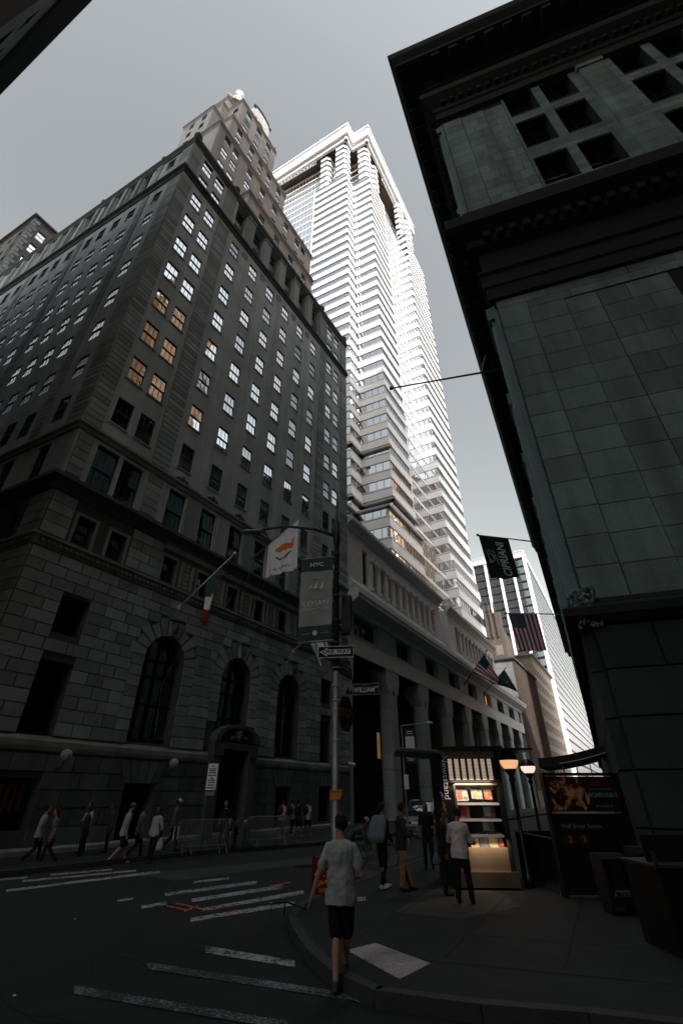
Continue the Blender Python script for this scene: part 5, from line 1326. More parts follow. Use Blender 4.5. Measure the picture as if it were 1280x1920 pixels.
# lettering follows the cloth: build along the flag's own axes
X_ = (B-A).normalized(); Yd = (Vector(A)+Vector((.3, 0, -3.35))-A).normalized(); Zo = X_.cross(Yd).normalized()
if Zo.y > 0: Zo = -Zo
L_ = (-Yd); off = Zo*.16
F_['ink'] = mat('flag_lettering_white', (.6, .62, .64), .7)
ctr = A+X_*1.36+Yd*1.72+off
text('lettering', 'CIPRIANI', .74, F_['ink'], cf, rel(ctr, cf), (L_, -X_, Zo), .004, .86, bold=.012)
mb = MB(); e0 = A+X_*.6+Yd*1.75+off
def ep(x, y): return e0+X_*x-Yd*y
mb.tube([ep(.24*cos(t*pi/10)*.8-.08, .3*sin(t*pi/10)) for t in range(21)], .018, 4)
mb.tube([ep(.12, .62), ep(.3, -.45)], .02, 4); mb.tube([ep(-.28, .2), ep(-.36, .5), ep(-.15, .38), ep(-.2, .6), ep(.02, .42)], .018, 4)
mb.tube([ep(-.2+.1*cos(t*pi/6), -.3+.12*sin(t*pi/6)) for t in range(13)], .018, 4); mb.tube([ep(-.02, .2), ep(.08, .0), ep(-.04, -.1)], .015, 4)
for k in range(3): mb.tube([ep(.34+.0*k, .25-.17*k), ep(.46, .27-.17*k)], .014, 4)
mb.build('emblem', F_['ink'], cf)
q0, q1 = (16.6, 31.7, 13.1), (12.6, 33.7, 13.9)
flagpole('flagpole carrying the large hanging American flag', M['metal'], q0, q1, .05)
A = on(q0, q1, .97); B = on(q0, q1, .52)
def usa(a, b): return 2 if (a < .54 and b < .40) else (0 if int(a*13) % 2 == 0 else 1)
us, pt, nrm = flag('american_flag', A, B, B+Vector((.1, 0, -2.75)), A+Vector((.35, 0, -2.85)), usa, [F_['red'], F_['white'], F_['blue']], 'large American flag hanging from a horizontal pole on the right', nx=52, ny=40, fold=.06, nf=2.5)
mb = MB()
for r_i in range(9):
    for c_i in range(6 if r_i % 2 == 0 else 5): mb.ell(pt((.05+.085*c_i+(.04 if r_i % 2 else 0))*52, (.03+.042*r_i)*40), (.035, .035, .035), 5, 4)
mb.build('star', F_['white'], us)['kind'] = 'stuff'
p0, p1 = (18.28, 71.11, 16.16), (21.8, 69.04, 20.56)
flagpole('dark flagpole on the arcade cornice with a small American flag', M['pole'], p0, p1, .07)
A = on(p0, p1, .88); B = on(p0, p1, .35)
flag('american_flag', A, B, B+Vector((3.2, -.6, -1.9)), A+Vector((1.6, 0, -3.4)), lambda a, b: 2 if (a < .5 and b < .42) else (0 if int(a*11) % 2 == 0 else 1), [F_['red'], F_['white'], F_['blue']], 'small drooping American flag on the arcade building', nx=33, ny=20, fold=.25, nf=2)
p0, p1 = (23.76, 80.41, 16.57), (27.35, 78.29, 20.14)
flagpole('dark flagpole on the arcade cornice with a plain green flag', M['pole'], p0, p1, .07)
A = on(p0, p1, .95); B = on(p0, p1, .4)
flag('green_flag', A, B, B+Vector((2.6, -.4, -.9)), A+Vector((1.6, 0, -3.6)), lambda a, b: 0 if .3 < a+b*.2 < .55 and .4 < b < .5 else 1, [F_['grey'], F_['green']], 'plain dark green flag on the arcade building', fold=.25, nf=2)
# ================================================================== NEWSSTAND
M['ns_steel'] = mat('brushed_steel', (0.42, 0.36, 0.30), 0.32, metal=.85, var=.12, vscale=2, streak=.15)
M['ns_dark'] = mat('newsstand_dark_panel', (0.014, 0.014, 0.014), .4)
M['slat'] = mat('backlit_slats', (.6, .5, .4), .6, emit=(1, .78, .62), estr=.32)
NS = Vector((2.62, 13.62)); nsf = Fr(NS, u=Vector((1.47, -.05)))      # front face, s 0..1.5
ns = thing('newsstand', (NS.x, NS.y, .15), 'lit metal newsstand kiosk with magazine shelves behind the man in the pale shirt', 'kiosk')
W_, H0, HT = 1.5, .15, 3.05; Dp = 2.2
mb = MB()
mb.fbox(nsf, 0, .13, -.6, 0, H0, HT); mb.fbox(nsf, W_-.12, W_, -.6, 0, H0, HT)
mb.fbox(nsf, 0, .06, -Dp, -.6, H0, HT); mb.fbox(nsf, W_-.06, W_, -Dp, -.6, H0, HT); mb.fbox(nsf, 0, W_, -Dp, -Dp+.05, H0, HT)
mb.build('side_wall', M['ns_dark'], ns)
mb = MB(); mb.fbox(nsf, .13, W_-.12, -.1, .0, 2.86, HT); mb.fbox(nsf, .0, .1, 0, .012, 2.86, HT); mb.build('header', M['ns_steel'], ns)
mb = MB(); mb.fbox(nsf, -.08, W_+.08, -Dp-.1, .25, HT, HT+.06); mb.fbox(nsf, W_+.08, W_+.9, -Dp, .1, HT-.02, HT+.03); mb.build('roof', M['ns_dark'], ns)
mb = MB()
P = [nsf.P(-1.15, .1, HT+.06), nsf.P(.0, .1, HT-.02), nsf.P(.0, -1.6, HT-.1), nsf.P(-1.15, -1.6, HT-.02)]
mb.hexa([p-Vector((0, 0, .03)) for p in P]+P)
for k in range(4): a = P[0].lerp(P[3], (k+.2)/4); b = P[1].lerp(P[2], (k+.2)/4); mb.tube([a-Vector((0, 0, .05)), b-Vector((0, 0, .05))], .025, 5)
mb.build('canopy', mat('canopy_glass', (.22, .27, .28), .3), ns)
for k in range(7):
    x = .17+k*.17; mb = MB()
    for j in range(15): mb.fbox(nsf, x, x+.1, -.03, .0, 2.36+j*.032, 2.384+j*.032)
    mb.build('slat_column', M['slat'], ns)
mb = MB(); mb.fbox(nsf, .13, W_-.12, -.09, -.04, 2.3, 2.86); mb.build('slat_back', M['ns_dark'], ns)
mb = MB(); mb.fbox(nsf, .13, W_-.12, -.62, -.57, .9, 2.3); mb.build('display_back', mat('display_back', (.09, .08, .065), .6), ns)
for z in (1.86, 1.52, 1.2):
    mb = MB(); mb.fbox(nsf, .3, W_-.16, -.5, -.02, z-.05, z); mb.build('shelf', mat('shelf_edge', (.7, .7, .72), .4), ns)
mb = MB(); mb.fbox(nsf, .24, .29, -.06, .0, .9, 2.26); mb.fbox(nsf, .29, W_-.14, -.05, .0, 2.24, 2.28); mb.build('display_frame', M['ns_steel'], ns)
mb = MB(); mb.fbox(nsf, .13, W_-.12, -.12, -.02, .5, .95); mb.fbox(nsf, .1, W_+.04, -.12, .06, .2, .49); mb.build('kick_panel', M['ns_steel'], ns)
# display light inside the case and the floodlit lower panel come from real strip lamps
def area(name, loc, size, sy, power, col, rot):
    l = D.lights.new(name, 'AREA'); l.shape = 'RECTANGLE'; l.size = size; l.size_y = sy; l.energy = power; l.color = col
    o = D.objects.new(name, l); link(o); o.location = loc; o.rotation_euler = rot; return o
a = area('display_light', rel(nsf.P(.75, .16, 2.33), ns), 1.0, .06, 9, (1, .8, .62), (radians(22), 0, 0)); a.parent = ns
a = area('sill_light', rel(nsf.P(.9, .12, 1.16), ns), 1.0, .05, 5, (1, .68, .42), (radians(28), 0, 0)); a.parent = ns; a.data.spread = radians(75)
X_ = nsf.u.to_3d(); Zn = nsf.n.to_3d()
text('lettering', 'Newsstand', .22, M['sign_white'], ns, rel(nsf.P(.065, .008, 2.42), ns), (-UP, X_, Zn), .003, 1.0)
MC = [(.55, .5, .45), (.4, .42, .45), (.5, .15, .08), (.45, .25, .15), (.15, .2, .3), (.3, .3, .32), (.08, .1, .1), (.5, .4, .2), (.3, .05, .05)]
MM = [mat('magazine_print', c, .5, var=.6, vscale=14) for c in MC]
mg = [(.42, 2.0, .3, .3, 0, .05), (.8, 2.02, .28, .26, 1, -.04), (1.08, 2.0, .2, .25, 2, 0), (.42, 1.66, .28, .36, 3, 0), (1.05, 1.66, .3, .36, 6, 0), (.98, 1.36, .28, .28, 5, 0), (.82, 1.04, .2, .28, 4, 0), (.6, 1.0, .2, .24, 1, 0), (1.05, 1.04, .22, .3, 7, 0), (1.22, 1.05, .14, .28, 8, 0), (.9, .8, .12, .16, 0, 0)]
rq_ = random.Random(21)
for x, z, w_, h_, c, tl in mg:
    x += .05
    mb = MB(); q = [(-w_/2, -h_/2), (w_/2, -h_/2), (w_/2, h_/2), (-w_/2, h_/2)]
    q = [(a*cos(tl)-b*sin(tl), a*sin(tl)+b*cos(tl)) for a, b in q]
    mb.hexa([nsf.P(x+a, -.16-(b+h_/2)*.25, z+b+.05) for a, b in q]+[nsf.P(x+a, -.17-(b+h_/2)*.25, z+b+.05) for a, b in q])
    o = mb.build('magazine', MM[c])
    for (fa, fb, fc, fd, ci) in ((-.46, .46, .30, .44, (c*3+1) % 9), (-.40, rq_.uniform(-.05, .3), -.38, .2, (c*5+2) % 9), (rq_.uniform(.0, .2), .42, -.42, -.2, (c*2+5) % 9)):
        b_ = MB(); b_.quad(*[nsf.P(x+a_*w_, -.155-(e_*h_+h_/2)*.25, z+e_*h_+.05) for a_, e_ in ((fa, fc), (fb, fc), (fb, fd), (fa, fd))]); b_.build('cover_print', MM[ci], o)
    o['category'] = 'magazine'; o['group'] = 'magazines on the newsstand shelves'
    col_ = ['cream', 'grey-blue', 'orange-red', 'peach', 'dark blue', 'grey', 'black', 'ochre', 'dark red'][c]
    row_ = 'top' if z > 1.9 else ('second' if z > 1.6 else ('third' if z > 1.3 else ('fourth' if z > .9 else 'bottom')))
    side_ = 'left' if x < .6 else ('middle' if x < .98 else 'right')
    o['label'] = '%s magazine at the %s of the %s newsstand shelf' % (col_, side_, row_)
for k in range(15):
    z = 2.0-.075*k; mb = MB(); x = -.04+.008*k
    mb.hexa([nsf.P(x, -.0, z), nsf.P(x+.02, -.0, z), nsf.P(x+.02, -.25, z), nsf.P(x, -.25, z), nsf.P(x-.06, -.0, z+.09), nsf.P(x-.05, -.0, z+.1), nsf.P(x-.05, -.25, z+.1), nsf.P(x-.06, -.25, z+.09)])
    if k == 0: rk_ = thing('magazine_rack', tuple(nsf.P(0, -.1, 1.0)), 'column of clipped magazines on the left edge of the newsstand', 'magazine rack')
    mb.build('clipped_magazine', MM[(k*4) % 9], rk_)
# ================================================================== SUBWAY GLOBE LAMPS
M['globe_dark'] = mat('dark_green_globe', (.015, .03, .03), .2, spec=.6)
M['globe_lit1'] = mat('lit_amber_globe', (.8, .5, .3), .5, emit=(1.0, .50, .24), estr=.85)
M['globe_lit2'] = mat('lit_white_globe', (.8, .7, .6), .5, emit=(1.0, .80, .66), estr=.9)
def globe(x, y, zt, r, m, label, glow):
    t = thing('globe_lamp', (x, y, .15), label, 'street lamp', 'half-lit globe lamps at the subway stairs')
    mb = MB(); mb.lathe((x, y, 0), [(.12, .15), (.12, .4), (.05, .45), (.045, zt-.75), (.09, zt-.7), (.05, zt-.62), (.13, zt-.5), (.15, zt-.45), (.08, zt-.4)], 12); mb.build('post', M['globe_dark'], t, True)
    n = 8; c = zt-r
    mb = MB(); mb.lathe((x, y, c), [(r*cos(pi/2*k/n), r*sin(pi/2*k/n)) for k in range(n)]+[(.01, r)], 20); mb.build('upper_globe', M['globe_dark'], t, True)
    mb = MB(); mb.lathe((x, y, c), [(r*.55, -r*.82)]+[(r*cos(pi/2*k/n)*.99, -r*sin(pi/2*k/n)) for k in range(5, -1, -1)], 20); mb.build('lower_globe', m, t, True)
    l = D.lights.new('lamp_glow', 'POINT'); l.energy = glow; l.color = (1, .6, .3); l.shadow_soft_size = .2; o = D.objects.new('lamp_glow', l); link(o); o.parent = t; o.location = (0, 0, c-r-.1-.15)
    return t
globe(4.5, 13.95, 3.06, .24, M['globe_lit1'], 'larger amber globe lamp close beside the newsstand', 1.0)
globe(6.32, 17.7, 3.10, .24, M['globe_lit2'], 'paler whitish globe lamp farther right of the amber one', .7)
# ================================================================== SUBWAY ENTRANCE WITH POSTER
se = thing('subway_entrance', (5.0, 12.4, .15), 'dark subway stair enclosure topped by a wide film poster, right of the globe lamps', 'subway entrance')
sf = Fr((4.85, 12.6), u=Vector((1, .02)))
mb = MB(); mb.fbox(sf, 0, 1.7, -.1, 0, 1.0, 1.66); mb.fbox(sf, .0, 1.7, -.15, .02, 2.42, 2.48); mb.fbox(sf, -.06, .0, -.15, .02, .15, 2.48); mb.fbox(sf, 1.7, 1.78, -.15, .02, .15, 2.48); mb.fbox(sf, 0, 1.7, -.12, -.05, .2, 1.0)
mb.fbox(sf, -.06, 1.78, -2.6, -2.55, .15, 1.2)
for k in range(14): mb.tube([sf.P(-.05, -.2-k*.18, .15), sf.P(-.05, -.2-k*.18, 1.15)], .012, 4); mb.tube([sf.P(1.74, -.2-k*.18, .15), sf.P(1.74, -.2-k*.18, 1.15)], .012, 4)
mb.tube([sf.P(-.05, -.15, 1.17), sf.P(-.05, -2.6, 1.17)], .025, 5)
mb.build('enclosure', M['ns_dark'], se)
mb = MB(); mb.fbox(sf, .03, 1.67, -.06, -.02, 1.7, 2.4); pb = mb.build('poster', mat('poster_dark', (.03, .012, .01), .5), se)
M['pf1'] = mat('poster_orange', (.28, .12, .05), .5, emit=(1, .4, .1), estr=.012, var=.8, vscale=5); M['pf2'] = mat('poster_brown', (.2, .08, .04), .5, emit=(.5, .2, .1), estr=.03, var=.6, vscale=6)
pa = mat('poster_art', (.3, .12, .05), .5)
n_ = pa.node_tree.nodes; l_ = pa.node_tree.links; b_ = n_['Principled BSDF']; t_ = n_.new('ShaderNodeTexNoise'); t_.inputs['Scale'].default_value = 4.2; t_.inputs['Detail'].default_value = 7; t_.inputs['Distortion'].default_value = 1.2
g_ = n_.new('ShaderNodeNewGeometry'); l_.new(g_.outputs['Position'], t_.inputs['Vector']); c_ = n_.new('ShaderNodeValToRGB'); c_.color_ramp.elements[0].position = .46; c_.color_ramp.elements[0].color = (.01, .005, .004, 1); c_.color_ramp.elements[1].position = .68; c_.color_ramp.elements[1].color = (.55, .24, .1, 1)
l_.new(t_.outputs[0], c_.inputs[0]); l_.new(c_.outputs[0], b_.inputs['Base Color']); l_.new(c_.outputs[0], b_.inputs['Emission Color']); b_.inputs['Emission Strength'].default_value = .05
mb = MB(); mb.poly([sf.P(x, -.012, z) for x, z in ((.08, 1.72), (.9, 1.72), (.98, 1.95), (.9, 2.2), (.8, 2.38), (.08, 2.38))]); mb.build('poster_picture', pa, pb)
M['teal_ink'] = mat('teal_ink', (.1, .26, .25), .5, emit=(.2, .6, .5), estr=.01); M['red_ink'] = mat('red_ink', (.3, .03, .02), .5); M['pale_ink'] = mat('pale_ink', (.3, .28, .26), .5)
rs = (sf.u.to_3d(), UP, sf.n.to_3d())
text('lettering', 'ABOMINABLE', .13, M['teal_ink'], pb, rel(sf.P(1.27, -.01, 2.02), pb), rs, .002, bold=.002); text('lettering', 'SEPTEMBER 27', .065, M['pale_ink'], pb, rel(sf.P(1.27, -.01, 1.8), pb), rs, .001)
mb = MB(); mb.fbox(sf, 1.0, 1.5, -.02, -.01, 2.22, 2.235); mb.fbox(sf, 1.05, 1.45, -.02, -.01, 2.28, 2.295); mb.build('poster_line', M['red_ink'], pb)
text('lettering', 'FIND YOUR WAY HOME', .045, M['pale_ink'], pb, rel(sf.P(1.27, -.01, 2.14), pb), rs, .001)
text('lettering', 'Wall Street Station', .12, M['sign_dim'], se, rel(sf.P(.62, .004, 1.42), se), rs, .002)
for s_, x in (('2', .3), ('3', .62)):
    mb = MB(); mb.lathe((0, 0, 0), [(.1, 0), (.1, .01)], 20)
    v = [tuple(sf.P(x+a, .002+c, 1.17+b)) for a, b, c in mb.v]; mb.v = v; mb.build('route_disc', M['sign_red'], se); text('lettering', s_, .16, M['pale_ink'], se, rel(sf.P(x, .016, 1.17), se), rs, .002)
# news boxes and planter in the dark corner
def newsbox(x, y, w_, d_, h_, m, label, txt=None):
    t = thing('newspaper_box', (x, y, .15), label, 'newspaper box'); mb = MB(); b_ = .15
    mb.box(x-w_/2, x+w_/2, y, y+d_, b_+.12, b_+h_*.92); mb.hexa([(x-w_/2, y, b_+h_*.92), (x+w_/2, y, b_+h_*.92), (x+w_/2, y+d_, b_+h_*.92), (x-w_/2, y+d_, b_+h_*.92), (x-w_/2, y+.1, b_+h_), (x+w_/2, y+.1, b_+h_), (x+w_/2, y+d_, b_+h_), (x-w_/2, y+d_, b_+h_)])
    for dx in (-w_/2+.05, w_/2-.05): mb.box(x+dx-.03, x+dx+.03, y+.04, y+d_-.04, b_, b_+.12)
    mb.build('cabinet', m, t); mb = MB(); mb.box(x-w_*.4, x+w_*.4, y-.02, y, b_+h_*.45, b_+h_*.86); mb.build('window', M['pane_dark'], t); mb = MB(); mb.box(x-.12, x+.12, y-.05, y-.0, b_+h_*.38, b_+h_*.41); mb.build('handle', M['metal'], t)
    if txt: text('lettering', txt, .1, M['pale_ink'], t, rel((x, y-.01, b_+.3), t), (XR, UP, OUT), .002)
M['box_blue'] = mat('dark_blue_paint', (.010, .012, .025), .5, var=.2, vscale=3)
newsbox(5.2, 10.9, .5, .45, .9, M['box_blue'], 'dark blue newspaper box in front of the subway enclosure', 'A TREE'); newsbox(5.65, 10.3, .6, .45, 1.05, M['ns_dark'], 'black newspaper box beside the blue one')
pl = thing('counter_kiosk', (5.6, 8.4, .15), 'low black kiosk with a thin bright metal edge, lowest at the right of frame', 'kiosk')
mb = MB(); mb.box(4.55, 7.2, 8.3, 9.2, .15, 1.12); mb.build('body', M['ns_dark'], pl); mb = MB(); mb.box(4.5, 7.25, 8.25, 9.25, 1.12, 1.16); mb.box(4.5, 4.54, 8.22, 8.26, 1.16, 1.32); mb.build('counter_edge', M['pole'], pl); mb = MB(); mb.box(4.6, 7.2, 8.6, 8.64, 1.16, 1.5); mb.build('sneeze_guard', M['ns_dark'], pl)
# ================================================================== CURVED ENTRANCE AWNING
aw = thing('curved_awning', (9.6, 22, 2.9), 'black arched fabric awning projecting from the stone building', 'awning')
mb = MB(); af = Fr((8.2, 21.6), u=Vector((.897, -.4415)))
for k in range(12):
    t0, t1 = k/12, (k+1)/12
    f0 = lambda t: (t*4.6, 3.35+1.15*t**1.8)
    (s0, z0), (s1, z1) = f0(t0), f0(t1)
    mb.hexa([af.P(s0, 0, z0-.35), af.P(s1, 0, z1-.35), af.P(s1, -3, z1-.35), af.P(s0, -3, z0-.35), af.P(s0, 0, z0), af.P(s1, 0, z1), af.P(s1, -3, z1), af.P(s0, -3, z0)])
mb.build('canopy', mat('awning_fabric', (.012, .012, .013), .6), aw)
mb = MB(); mb.tube([af.P(.8+k*.35, .06, 3.08+1.1*((.8+k*.35)/4.6)**1.8) for k in range(9)], .02, 5)
for k in range(7): mb.tube([af.P(.9+k*.5, -.1, 2.5), af.P(.9+k*.5, -.1, 3.2+.1*k)], .02, 4)
mb.build('frame_tube', M['metal'], aw)
# ================================================================== SMALL STREET FURNITURE
# crowd barriers
M['barrier'] = mat('dull_barrier_steel', (.15, .16, .165), .55, metal=.5, var=.4, vscale=5)
def barrier():
    t = thing('crowd_barrier', (0, 0, 0), 'steel crowd barrier', 'barrier', 'steel crowd barriers on the bank pavement'); t['category'] = 'barrier'
    L = 1.9; mb = MB()
    mb.tube([(-L/2, 0, .25), (-L/2, 0, .98), (-L/2+.1, 0, 1.07), (L/2-.1, 0, 1.07), (L/2, 0, .98), (L/2, 0, .25)], .021, 6); mb.tube([(-L/2, 0, .25), (L/2, 0, .25)], .018, 6)
    mb.build('frame', M['barrier'], t)
    mb = MB()
    for k in range(17): x = -L/2+L*(k+1)/18; mb.tube([(x, 0, .25), (x, 0, 1.07)], .008, 4)
    mb.build('bars', M['barrier'], t)
    for sg in (-1, 1):
        x = sg*(L/2-.25); mb = MB(); mb.tube([(x, -.28, 0), (x, 0, .3), (x, .28, 0)], .018, 5); mb.build('foot', M['barrier'], t)
    return t
def copy_tree(o, parent=None):
    c = o.copy(); link(c); c.parent = parent
    for ch in list(o.children): copy_tree(ch, c)
    return c
b0 = barrier()
pos = [(-5.35, 21.35, 32, 'crowd barrier nearest the man with the white bag'), (-5.15, 21.7, 34, 'crowd barrier stacked just behind the nearest left one'), (-3.1, 24.4, 38, 'front barrier of the right-hand stack near the doorway'), (-3.22, 24.6, 38, 'second barrier of the right-hand stack'), (-3.34, 24.8, 38, 'third barrier of the right-hand stack'), (-3.46, 25.0, 38, 'rearmost barrier of the right-hand stack')]
for k, (x, y, a, lb) in enumerate(pos):
    o = b0 if k == 0 else copy_tree(b0)
    o.location = (x, y, .15); o.rotation_euler = (0, 0, radians(a)); o['label'] = lb
for x, y, lb in ((-4.75, 23.3, 'steel bollard standing left of the pair by the bank door'), (-4.15, 23.8, 'steel bollard beside the right-hand barrier stack')):
    mb = MB(); mb.lathe((x, y, .15), [(.06, 0), (.06, .85), (.075, .87), (.075, .95), (.03, .99)], 12); o = mb.build('bollard', M['metal'], None, True, origin=(x, y, .15)); tag(o, lb, 'bollard', 'steel bollards by the bank door')
mb = MB(); mb.lathe((-4.55, 23.9, .15), [(.13, 0), (.13, .1), (.09, .14), (.09, .6), (.13, .64), (.13, .7), (.1, .85), (.03, .95)], 12); mb.tube([(-4.72, 23.9, .65), (-4.38, 23.9, .65)], .05, 8); o = mb.build('fire_hydrant', M['pole'], None, True, origin=(-4.55, 23.9, .15)); tag(o, 'dark fire hydrant between the two bollards', 'hydrant')
# parking regulation sign
pk = thing('parking_sign', (-5.55, 22.6, .15), 'tall white parking regulation sign on a thin pole before the bank door', 'street sign')
mb = MB(); mb.tube([(-5.62, 22.62, .15), (-5.62, 22.62, 3.3)], .03, 6); mb.build('pole', M['pole'], pk)
mb = MB(); mb.box(-5.75, -5.33, 22.55, 22.57, 2.22, 3.2); mb.build('plate', M['sign_white'], pk)
mb = MB()
for z, w_ in ((3.1, .12), (3.0, .3), (2.93, .26), (2.86, .3), (2.76, .34), (2.66, .12), (2.58, .3), (2.5, .26), (2.4, .3), (2.3, .34)): mb.box(-5.54-w_/2, -5.54+w_/2, 22.54, 22.55, z-.018, z+.018)
mb.build('printed_line', M['black'], pk)
mb = MB(); mb.box(-5.72, -5.36, 22.55, 22.57, 2.02, 2.16); mb.build('lower_plate', M['sign_dim'], pk)
# wall globes on the bank
for s_, z, lb in ((3.93, 3.42, 'dim round globe lamp on the bank wall, farther left'), (9.47, 3.38, 'dim round globe lamp on the bank wall beside the doorway arch')):
    p = FB.P(s_, .55, z); t = thing('wall_lamp', tuple(p), lb, 'lamp', 'round lamps on the bank wall'); mb = MB(); mb.ell(p, (.22, .22, .22), 14, 10); mb.build('globe', mat('unlit_globe', (.35, .35, .34), .5), t, True)
    mb = MB(); mb.tube([FB.P(s_, 0, z-.45), FB.P(s_, .4, z-.5), FB.P(s_, .55, z-.22)], .03, 6); mb.build('bracket', M['pole'], t)
# bus stop information post
bs = thing('bus_stop_post', (2.9, 22.8, .15), 'slim bus stop post with a framed map panel and arm, left of the newsstand canopy', 'bus stop')
x0, y0 = 2.75, 22.9
mb = MB(); mb.tube([(x0, y0, .15), (x0, y0, 4.75)], .04, 6); mb.tube([(x0, y0, 4.75), (x0+1.25, y0, 4.85)], .03, 6); mb.build('post', M['metal'], bs); mb = MB(); mb.ell((x0+1.3, y0, 4.87), (.16, .1, .06)); mb.build('lamp_head', M['sign_white'], bs)
mb = MB(); mb.box(x0+.1, x0+.56, y0-.03, y0+.03, 3.25, 4.62); mb.build('panel_case', M['pole'], bs); mb = MB(); mb.box(x0+.13, x0+.53, y0-.04, y0-.03, 3.42, 4.3); mb.build('map_sheet', M['sign_white'], bs)
mb = MB()
for z in (4.42, 4.5, 3.36): mb.box(x0+.2, x0+.45, y0-.04, y0-.03, z-.015, z+.015)
mb.build('printed_line', M['sign_white'], bs)
mb = MB(); mb.box(x0-.05, x0+.15, y0-.05, y0-.03, 2.25, 2.8); mb.build('small_sign', M['sign_white'], bs)
# small camera on the arcade
cm = thing('security_camera', (0.75, 30.5, 3.3), 'small white security camera on the last bank pier', 'camera'); q = Vector((.78, 38, 4.0))
cm.location = q; mb = MB(); mb.loft([(q+Vector((-.25, 0, .05)), Vector((0, .08, 0)), Vector((0, 0, .09))), (q+Vector((.25, 0, -.05)), Vector((0, .09, 0)), Vector((0, 0, .1)))], 10); mb.tube([q, q+Vector((-.3, .6, .2))], .03, 5); mb.build('housing', M['white'], cm)
# menu board near the kerb
bd = thing('menu_board', (-.55, 12.1, .0), 'red food menu board on dark legs behind the walking man in grey', 'sign board')
mb = MB(); bf = Fr((-.62, 11.95), u=Vector((1, .06))); z0 = -.2
mb.fbox(bf, 0, .62, -.03, 0, .5+z0, 1.12+z0); bb = mb.build('board', mat('board_red', (.16, .015, .01), .5, var=.3, vscale=6), bd)
mb = MB()
for x in (.03, .59):
    mb.tube([bf.P(x, .03, .15), bf.P(x, -.02, 1.15+z0)], .014, 5); mb.tube([bf.P(x, -.3, .15), bf.P(x, -.03, 1.1+z0)], .014, 5)
mb.build('leg', M['black'], bd)
mb = MB(); rq = random.Random(5)
for k in range(26): mb.ell(bf.P(rq.uniform(.08, .56), .004, rq.uniform(.64, .92)+z0), (rq.uniform(.02, .05), .006, rq.uniform(.02, .045)), 7, 4)
mb.build('food_picture', mat('food_print', (.7, .26, .05), .5, var=.7, vscale=12), bb)
rbd = (bf.u.to_3d(), UP, bf.n.to_3d())
text('lettering', '2635-034', .085, mat('amber_ink', (.7, .35, .05), .5), bb, rel(bf.P(.31, .006, .57+z0), bb), rbd, .002, bold=.002); text('lettering', 'J', .2, M['sign_white'], bb, rel(bf.P(.48, .01, 1.0+z0), bb), rbd, .002)
mb = MB(); mb.tube([(-1.3, 10.9, .15), (-1.28, 10.92, .32), (-1.0, 11.0, .33), (-.6, 11.1, .2)], .012, 5); mb.tube([(-1.05, 10.98, .15), (-1.04, 10.98, .32)], .012, 5)
tag(mb.build('low_kerb_hoop', M['black'], None, origin=(-1.0, 11, 0)), 'low thin black metal hoop beside the kerb', 'kerb hoop')
